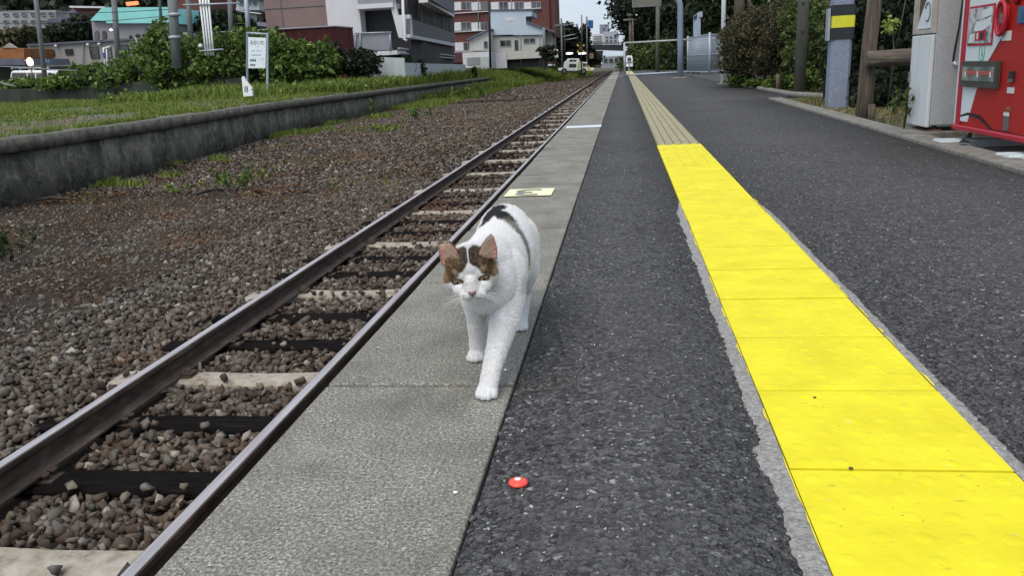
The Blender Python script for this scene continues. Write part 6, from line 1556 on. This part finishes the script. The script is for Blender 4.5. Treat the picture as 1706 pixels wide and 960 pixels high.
# hind legs: thigh, knee, hock, metatarsus
S.chain([((-.236, 1.90, .185), (.036, .055, .058)), ((-.230, 1.865, .135), (.030, .042, .040)), ((-.232, 1.87, .105), (.021, .028, .024)), ((-.237, 1.895, .075), (.0150, .017, .017)), ((-.238, 1.868, .045), (.0135, .014, .015)), ((-.240, 1.836, .018), (.0148, .015, .013))])
paw(-.240, 1.812, .92)
S.chain([((-.312, 1.93, .185), (.034, .05, .055)), ((-.318, 1.955, .135), (.027, .036, .038)), ((-.318, 2.00, .095), (.017, .02, .02)), ((-.314, 2.035, .070), (.0135, .014, .014)), ((-.312, 2.022, .035), (.013, .013, .015)), ((-.311, 2.005, .016), (.0145, .015, .012))])
paw(-.311, 1.985, .88)
# tail hanging behind
S.chain([((-.285, 1.99, .225), (.016, .02, .016)), ((-.288, 2.04, .205), (.014, .014, .014)), ((-.290, 2.07, .15), (.013, .013, .013)), ((-.290, 2.09, .10), (.012, .012, .012)), ((-.288, 2.13, .075), (.010, .011, .010))])
Vc = np.concatenate(S.V); Fc = np.concatenate(S.F).ravel()
tmp = np_mesh('body', Vc, 3, Fc, None)
m_ = tmp.modifiers.new('r', 'REMESH'); m_.mode = 'VOXEL'; m_.voxel_size = .0022; m_.use_smooth_shade = True
m_ = tmp.modifiers.new('s', 'SMOOTH'); m_.factor = .5; m_.iterations = 5
dg = bpy.context.evaluated_depsgraph_get(); body_me = bpy.data.meshes.new_from_object(tmp.evaluated_get(dg)); bpy.data.objects.remove(tmp)
body_me.name = 'body'
catroot = empty('cat', (-.27, 1.72, 0), 'white cat with black and brown patches walking along the concrete edge towards the camera', 'cat')
nv = len(body_me.vertices); co = np.empty(nv*3, np.float32); body_me.vertices.foreach_get('co', co); co = co.reshape(-1, 3)
# folds between the legs and joints get a gentle second smoothing of the trunk only (keeps toes and face crisp)
WHITE = np.array([.86, .86, .85]); BLACK = np.array([.040, .042, .048]); BROWN = np.array([.17, .115, .062]); TAN = np.array([.36, .25, .15]); GREYB = np.array([.24, .22, .18])
def nzv(P, f, s=0.): return np.array([noise.noise(Vector((p[0]*f+s, p[1]*f, p[2]*f))) for p in P])
def segd(P, a, b):
    a, b = np.array(a), np.array(b); d = b-a; t_ = np.clip(((P-a)@d)/(d@d), 0, 1); return np.linalg.norm(P-(a+t_[:, None]*d), axis=1)
def sm(x, a, b): t_ = np.clip((x-a)/(b-a), 0, 1); return t_*t_*(3-2*t_)
def cat_colour(P):
    P = np.asarray(P, float); n = len(P); C = np.repeat(WHITE[None], n, 0)
    n1, n2 = nzv(P, 60), nzv(P, 220, 3.); q = n1*.007+n2*.004
    C *= (1+n2*.04)[:, None]
    # saddle on the back
    d = np.minimum.reduce([segd(P, a, b)-r for a, b, r in SADDLE])+q
    m = 1-sm(d, -.002, .003); C = C*(1-m[:, None])+(BLACK*1.0)[None]*m[:, None]
    d = np.minimum.reduce([segd(P, a, b)-r for a, b, r in FLANK])+q*.8
    m = (1-sm(d, -.009, .007))*.85; stripe = .5+.5*np.sin(P[:, 1]*520+P[:, 2]*160+n1*5)
    cc = (GREYB*.45)[None]*(1-stripe[:, None])+(GREYB*.95)[None]*stripe[:, None]; C = C*(1-m[:, None])+cc*m[:, None]
    d = segd(P, *BELLYP)-.008+q; m = (1-sm(d, -.006, .008))*.35; C = C*(1-m[:, None])+GREYB[None]*m[:, None]
    # head cap
    L_ = (P-np.array(HC))@HR; u, v, w = L_.T
    head = (np.linalg.norm(L_/np.array([.062, .055, .075]), axis=1) < 1)
    nn = nzv(L_, 150, 5.)*.003+nzv(L_, 45, 8.)*.004
    au = np.abs(u-.001)
    vt = np.where(au < .022, .033-1.0*au, np.maximum(.0107-(au-.022)*.75, -.009)) + nn
    cap = sm(v, vt-.0015, vt+.0022)*sm(w, -.042, -.034)
    blaze = 1-sm(np.abs(u-.001), .0003+np.clip(-.004-w, 0, .05)*.10, .0018+np.clip(-.004-w, 0, .05)*.22)
    cap = cap*(1-blaze*.85)
    st = np.clip(.5+.95*nzv(L_*np.array([1., .28, .5]), 420, 2.)+.5*nzv(L_*np.array([1., .4, .5]), 160, 6.), 0, 1)
    mid = (1-sm(au+nn*1.5, .009, .020))*np.clip(.75+.9*nzv(L_*np.array([1., .3, .5]), 300, 9.), .25, 1)
    cc = BROWN[None]*(.55+1.15*st[:, None]**2)
    cc = cc*(1-mid[:, None])+(BLACK[None]*(.8+1.1*st[:, None]))*mid[:, None]
    low = sm(au, .036, .046)*(1-sm(v, .004, .022)); cc = cc*(1-low[:, None])+TAN[None]*low[:, None]
    cap = cap*head; C = C*(1-cap[:, None])+cc*cap[:, None]
    # faint tan tinge on the image-right cheek, pink-grey muzzle
    m = np.exp(-(((u-.042)/.010)**2+((v+.004)/.009)**2))*.35*head; C = C*(1-m[:, None])+(TAN*1.3)[None]*m[:, None]
    m = np.exp(-((u/.006)**2+((v+.006)/.013)**2))*(w > .03)*.25*head; C = C*(1-m[:, None])+np.array([.62, .52, .47])[None]*m[:, None]
    for s in (-1, 1):     # grey tear streak from the inner eye corner
        d = segd(np.stack([u, v], 1), (s*.0150, -.003), (s*.0105, -.012)); m = (1-sm(d, .0006, .0026))*.35*head*(w > .02); C = C*(1-m[:, None])+np.array([.30, .27, .24])[None]*m[:, None]
    m = sm(-P[:, 2], -.006, 0.)*.5; C = C*(1-m[:, None])+np.array([.50, .44, .40])[None]*m[:, None]
    return np.clip(C, 0, 1)
bvh = BVHTree.FromPolygons([Vector(c) for c in co], [tuple(p.vertices) for p in body_me.polygons])
def skin(px, py):
    d = (CF + CR*((px-853)/F) + CU*((480-py)/F)).normalized(); h_ = bvh.ray_cast(Vector((0, 0, H)), d)[0]
    return tuple(h_) if h_ else tuple(at(px, py, 1.8))
SADDLE = [(skin(804, 366), skin(820, 356), .018), (skin(820, 355), skin(826, 350), .024), (skin(822, 357), skin(846, 367), .018)]
FLANK = [(skin(846, 368), skin(860, 384), .016), (skin(860, 384), skin(872, 402), .018), (skin(872, 402), skin(877, 420), .018), (skin(877, 420), skin(879, 438), .014)]
BELLYP = (skin(872, 468), skin(866, 488))
def colattr(me, C):
    a = me.color_attributes.new('coat', 'FLOAT_COLOR', 'POINT'); a.data.foreach_set('color', np.concatenate([C, np.ones((len(C), 1))], 1).astype(np.float32).ravel())
def coat_mat(name, trans, rough):
    t = NT(name); at_ = t.n.new('ShaderNodeAttribute'); at_.attribute_name = 'coat'
    t.col(at_.outputs['Color']); t.rough(rough); t.spec(.15)
    if trans:
        tr = t.n.new('ShaderNodeBsdfTranslucent'); t.l.new(at_.outputs['Color'], tr.inputs[0]); mx = t.n.new('ShaderNodeMixShader'); mx.inputs[0].default_value = trans
        t.l.new(t.b.outputs[0], mx.inputs[1]); t.l.new(tr.outputs[0], mx.inputs[2]); t.l.new(mx.outputs[0], t.n['Material Output'].inputs[0])
    return t.m
M['coat'] = coat_mat('cat_skin', 0, .9); M['fur'] = coat_mat('cat_fur', .35, .8)
colattr(body_me, cat_colour(co)*.82); body_me.materials.clear(); body_me.materials.append(M['coat'])
body = bpy.data.objects.new('body', body_me); col.objects.link(body); part_np(body, catroot)
# ears: cupped shells
def ear(tip, tip2, inner, outer, name, back):
    """corner points in world space; slightly cupped, 2 mm thick"""
    tip, tip2, inner, outer = map(Vector, (tip, tip2, inner, outer)); n = 12; V = []; Vb = []
    nrm = (tip-inner).cross(outer-inner).normalized()
    if nrm.dot(HF) < 0: nrm = -nrm
    for j in range(n+1):
        t_ = j/n; a = inner.lerp(tip2, t_); b = outer.lerp(tip, t_)
        a = a+(a-b).normalized()*.0035*math.sin(t_*math.pi); b = b+(b-a).normalized()*.003*math.sin(t_*math.pi)
        for i in range(n+1):
            s_ = i/n; p = a.lerp(b, s_) - nrm*(.011*(1-t_*.8)*math.sin(s_*math.pi)); V.append(p); Vb.append(p-nrm*.0022)
    k = n+1; fs = [(j*k+i, j*k+i+1, (j+1)*k+i+1, (j+1)*k+i) for j in range(n) for i in range(n)]; m = len(V)
    fb = [tuple(m+q for q in f[::-1]) for f in fs]
    rim = [i for i in range(k)]+[j*k+n for j in range(1, k)]+[n*k+i for i in range(n-1, -1, -1)]+[j*k for j in range(n-1, 0, -1)]
    fr = [(rim[i], m+rim[i], m+rim[(i+1) % len(rim)], rim[(i+1) % len(rim)]) for i in range(len(rim))]
    mb = MB(); mb.add(V+Vb, fs+fb+fr, True); return mb, V, nrm, k
def pxw(px, py, Y): return at(px, py, Y)
M['ear_skin'] = None
t = NT('inner_ear_skin'); t.col(t.ramp(t.noise(160, 4, .6, sc3=(.3, 1, 1)), [(.35, (.17, .070, .050)), (.55, (.29, .145, .11)), (.72, (.42, .28, .21))])); t.rough(.6); t.spec(.3); t.b.inputs['Subsurface Weight'].default_value = .15; t.b.inputs['Subsurface Scale'].default_value = .004; t.b.inputs['Subsurface Radius'].default_value = (1, .3, .2); M['ear_skin'] = t.m
ears = []
for (a, b, c, d_) in (((731, 407), (748, 404), (765, 431), (737, 443)), ((823, 396), (819, 392), (798, 424), (828, 430))):
    tip, tip2, inn, out_ = pxw(*a, 1.478), pxw(*b, 1.480), pxw(*c, 1.449), pxw(*d_, 1.460)
    mb, V, nrm, k = ear(tip, tip2, inn, out_, 'ear', 0)
    e = mb.build('ear', M['ear_skin'], catroot); ears.append((e, V, nrm, k))
# eyes
def iris_mat():
    t = NT('iris'); t.col(t.ramp(t.noise(900, 3), [(.35, (.13, .095, .045)), (.7, (.24, .18, .09))])); t.rough(.12); t.spec(.6); return t.m
M['iris'] = iris_mat(); M['pupil'] = mottled('pupil', (.006, .006, .006), .1, 5, .1, spec=.6); M['nose'] = mottled('nose_leather', (.20, .115, .105), .2, 500, .5, dirt=(.10, .05, .045), dirt_amt=.6)
M['lid'] = mottled('eyelid', (.045, .033, .026), .2, 300, .5)
eye_zone = []
for s in (-1, 1):
    # ray towards the face from in front
    c0 = hl(s*.0238, .0015, .10); hit = bvh.ray_cast(Vector(c0), -HF); p0 = hit[0]; nrm = (hit[1]*.5+HF*.5).normalized() if hit[1].dot(HF) > 0 else HF
    ux = (HUx*s - nrm*(HUx*s).dot(nrm)).normalized(); ux = (ux*math.cos(.12)+HV*math.sin(.12)); ux = (ux-nrm*ux.dot(nrm)).normalized(); vy = nrm.cross(ux); vy = vy if vy.dot(HV) > 0 else -vy
    a, hu, hd = .0100, .0056, .0070
    def lidpt(t_, k=1., lift=0.):
        x = math.cos(t_); y = math.sin(t_); h_ = hu if y > 0 else hd
        return p0 + ux*(a*k*x) + vy*(h_*k*y*(1-abs(x)**3*.35)) + nrm*lift
    n = 28
    eb = MB(); Vv = [lidpt(2*math.pi*i/n, 1, .0016) for i in range(n)]+[lidpt(2*math.pi*i/n, .7, .0032) for i in range(n)]+[lidpt(2*math.pi*i/n, .35, .0040) for i in range(n)]+[p0+nrm*.0043]
    fs = [(r_*n+i, r_*n+(i+1) % n, (r_+1)*n+(i+1) % n, (r_+1)*n+i) for r_ in range(2) for i in range(n)]+[(2*n+i, 2*n+(i+1) % n, 3*n) for i in range(n)]
    eb.add(Vv, fs, True); eo = eb.build('eye', M['iris'], catroot)
    pb = MB(); pc = p0+nrm*.0044+ux*(-.0006)-vy*.0004; pb.add([pc+ux*(.0016*math.cos(2*math.pi*i/14))+vy*(.0036*math.sin(2*math.pi*i/14)) for i in range(14)], [tuple(range(14))]); 
    pb.prism([pc+ux*(.0017*math.cos(2*math.pi*i/14))+vy*(.0037*math.sin(2*math.pi*i/14)) for i in range(14)], tuple(nrm*.0003)); pb.build('pupil', M['pupil'], eo)
    lb = MB(); lb.tube([lidpt(2*math.pi*i/n, 1.03, .0019) for i in range(n+1)], [.0011 + .0006*(math.sin(2*math.pi*i/n) > .1) for i in range(n+1)], 7, cap=False); lb.build('eyelid', M['lid'], eo)
    eye_zone.append((np.array(p0), np.array(ux), np.array(vy)))
# nose and mouth
hit = bvh.ray_cast(Vector(hl(0, -.0155, .12)), -HF)[0]; nb = MB(); pn = hit + HF*.0006
prof = [(-.0078, .0036), (-.004, .0050), (.004, .0050), (.0078, .0036), (.0062, .0002), (.0016, -.0042), (-.0016, -.0042), (-.0062, .0002)]
Vv = [pn+HUx*x+HV*y-HF*(.0035*(abs(x)/.0078)**2+.0012*(y < 0)) for x, y in prof]+[pn+HUx*x*.55+HV*y*.55+HF*.0018 for x, y in prof]+[pn-HF*.007+HUx*x*1.05+HV*y*1.05 for x, y in prof]
nb.add(Vv, [(i, (i+1) % 8, 8+(i+1) % 8, 8+i) for i in range(8)]+[tuple(range(8, 16))]+[(16+i, 16+(i+1) % 8, (i+1) % 8, i) for i in range(8)], True); no = nb.build('nose', M['nose'], catroot)
for s in (-1, 1):
    mb = MB(); mb.tube([pn+HUx*s*.0035+HV*.0006+HF*.0004, pn+HUx*s*.0062+HV*.0012-HF*.0012], [.0012, .0007], 6); mb.build('nostril', M['pupil'], no)
def onface(u, v):
    h_ = bvh.ray_cast(Vector(hl(u, v, .12)), -HF)[0]; return (h_ or Vector(hl(u, v, .04)))
mb = MB(); mb.tube([onface(0, -.0205)+HF*.0008, onface(0, -.0245)+HF*.0008], .0007, 5)
for s in (-1, 1): mb.tube([onface(s*x, -.0245-.0028*math.sin(min(1, x/.010)*math.pi*.5)+.12*max(0, x-.009))+HF*.0005 for x in np.linspace(0, .015, 8)], .0006, 5)
mb.build('mouth', M['nose'], catroot)
wb = MB()
for s in (-1, 1):
    for k in range(9):
        st_ = onface(s*(.010+.002*(k % 3)), -.018-.0025*(k//3)); L_ = random.uniform(.035, .060)
        d_ = (HUx*s*1.0+HV*random.uniform(-.5, .25)+HF*random.uniform(-.1, .35)).normalized()
        wb.tube([st_, st_+d_*L_*.5, st_+d_*L_-HV*.008*1.2], [.00030, .00022, .00008], 4)
for s in (-1, 1):
    for k in range(3): st_ = onface(s*(.018+.003*k), .013); wb.tube([st_, st_+(HUx*s*.4+HV+HF*.4).normalized()*.02], [.0003, .0001], 4)
wb.build('whiskers', mottled('whisker', (.75, .74, .72), .05, 9, .5), catroot)

# fur: short tapered hairs growing from the skin
def fur_from(P, Nn, dirv, length, width, C, name, parent):
    n = len(P); N0 = Nn; D = Nn*.42+dirv+rng.normal(0, .16, (n, 3)); D /= np.linalg.norm(D, axis=1, keepdims=True)
    length = length*rng.uniform(.6, 1.25, n); T = np.cross(D, Nn+rng.normal(0, .22, (n, 3))); T /= np.linalg.norm(T, axis=1, keepdims=True)+1e-9; w = (width*rng.uniform(.7, 1.3, n))[:, None]
    p1 = P+(D*.75+Nn*.25)*length[:, None]*.5; p2 = P+D*length[:, None]
    V = np.stack([P-T*w*.5, P+T*w*.5, p1+T*w*.36, p1-T*w*.36, p2+T*w*.05, p2-T*w*.05], 1).reshape(-1, 3)
    k = np.arange(n)[:, None]*6; L_ = np.concatenate([k, k+1, k+2, k+3, k+3, k+2, k+4, k+5], 1).ravel()
    o = np_mesh(name, V, 4, L_, M['fur']); Cc = C*(rng.uniform(.86, 1.12, (n, 1))); colattr(o.data, np.clip(np.repeat(Cc, 6, 0), 0, .92)); part_np(o, parent)
    return o
body_me.calc_loop_triangles(); tri = np.empty(len(body_me.loop_triangles)*3, np.int32); body_me.loop_triangles.foreach_get('vertices', tri); tri = tri.reshape(-1, 3)
A_, B_, C3 = co[tri[:, 0]], co[tri[:, 1]], co[tri[:, 2]]; cr3 = np.cross(B_-A_, C3-A_); area = np.linalg.norm(cr3, axis=1)*.5; fn = cr3/(2*area[:, None]+1e-12)
Lc = ((A_+B_+C3)/3-np.array(HC))@HR; onhead = np.linalg.norm(Lc/np.array([.062, .058, .075]), axis=1) < 1
wgt = area*np.where(onhead, 2.6, 1.0); ntot = 210000
ti = rng.choice(len(tri), ntot, p=wgt/wgt.sum()); a = rng.random((ntot, 2)); sw = a.sum(1) > 1; a[sw] = 1-a[sw]
P = A_[ti]+(B_-A_)[ti]*a[:, :1]+(C3-A_)[ti]*a[:, 1:]; Nn = fn[ti]
Lp = (P-np.array(HC))@HR; hd_ = np.linalg.norm(Lp/np.array([.062, .058, .075]), axis=1) < 1
ok = P[:, 2] > .003
for p0, ux, vy in eye_zone: dd = P-p0; ok &= ~((np.abs(dd@ux)/.0106)**2+(np.abs(dd@vy-.0008)/.0072)**2 < 1)
dn = Lp-np.array([(Vector(pn)-HC).dot(q) for q in (HUx, HV, HF)]); ok &= ~((np.abs(dn[:, 0]) < .0075) & (np.abs(dn[:, 1]) < .0050) & (Lp[:, 2] > .03))
P, Nn, Lp, hd_ = P[ok], Nn[ok], Lp[ok], hd_[ok]
flow = np.zeros_like(P); flow[:] = (0, 1, -.35); leg = P[:, 2] < .125; flow[leg] = (0, .12, -1)
mixk = sm(P[:, 2], .10, .15)[:, None]; flow = np.array([0, .12, -1.])*(1-mixk)+np.array([0, 1, -.35])*mixk
nose_c = hl(0, -.010, .055); rad = P-nose_c; rad /= np.linalg.norm(rad, axis=1, keepdims=True); flow[hd_] = rad[hd_]
flow -= Nn*np.sum(flow*Nn, axis=1, keepdims=True); flow /= np.linalg.norm(flow, axis=1, keepdims=True)+1e-9
ln = np.where(hd_, .0028+.0045*sm(-Lp[:, 2], -.026, .012), .0085)
ln = np.where(~hd_ & (P[:, 2] < .14), .0035+.05*np.clip(P[:, 2]-.02, 0, .1), ln); ln = np.where(P[:, 2] < .03, .0026, ln)
Cr = cat_colour(P)
fur_from(P, Nn, flow, ln, np.where(hd_, .00060, .00095), Cr, 'fur', catroot)
# hairs at the ears: pale tufts inside, dark fringe outside
for (e, V, nrm, k), s in zip(ears, (-1, 1)):
    n_ = 420; ii = rng.integers(0, k-1, n_); jj = (rng.random(n_)**1.5*(k-2)).astype(int); Pn = np.array([V[j*k+i][:] for i, j in zip(ii, jj)])+rng.normal(0, .0012, (n_, 3)); N_ = np.repeat(np.array(nrm)[None], n_, 0)
    d_ = np.array(HV*.7+HUx*s*.9)[None]*np.ones((n_, 1)); Cc = np.repeat(np.array([.60, .50, .40])[None], n_, 0)
    sel = (ii < 8); fur_from(Pn[sel], N_[sel], d_[sel]*1.6, .013, .0004, Cc[sel], 'ear_tuft', e)
    n_ = 2600; ii = rng.integers(0, k, n_); jj = rng.integers(0, k, n_); Pn = np.array([V[j*k+i][:] for i, j in zip(ii, jj)])-np.array(nrm)*.0024+rng.normal(0, .0012, (n_, 3))*(1-np.abs(np.array(nrm)))
    edge_ = rng.random(n_) < .5; 
    for q in range(n_):
        if edge_[q]: j = jj[q]; i = 0 if rng.random() < .5 else k-1; Pn[q] = np.array(V[j*k+i][:])-np.array(nrm)*.0015
    fur_from(Pn, -np.repeat(np.array(nrm)[None], n_, 0), np.array(HV)[None]*1.2*np.ones((n_, 1)), .0035, .0006, BROWN[None]*rng.uniform(.5, 1.6, (n_, 1)), 'ear_fur', e)
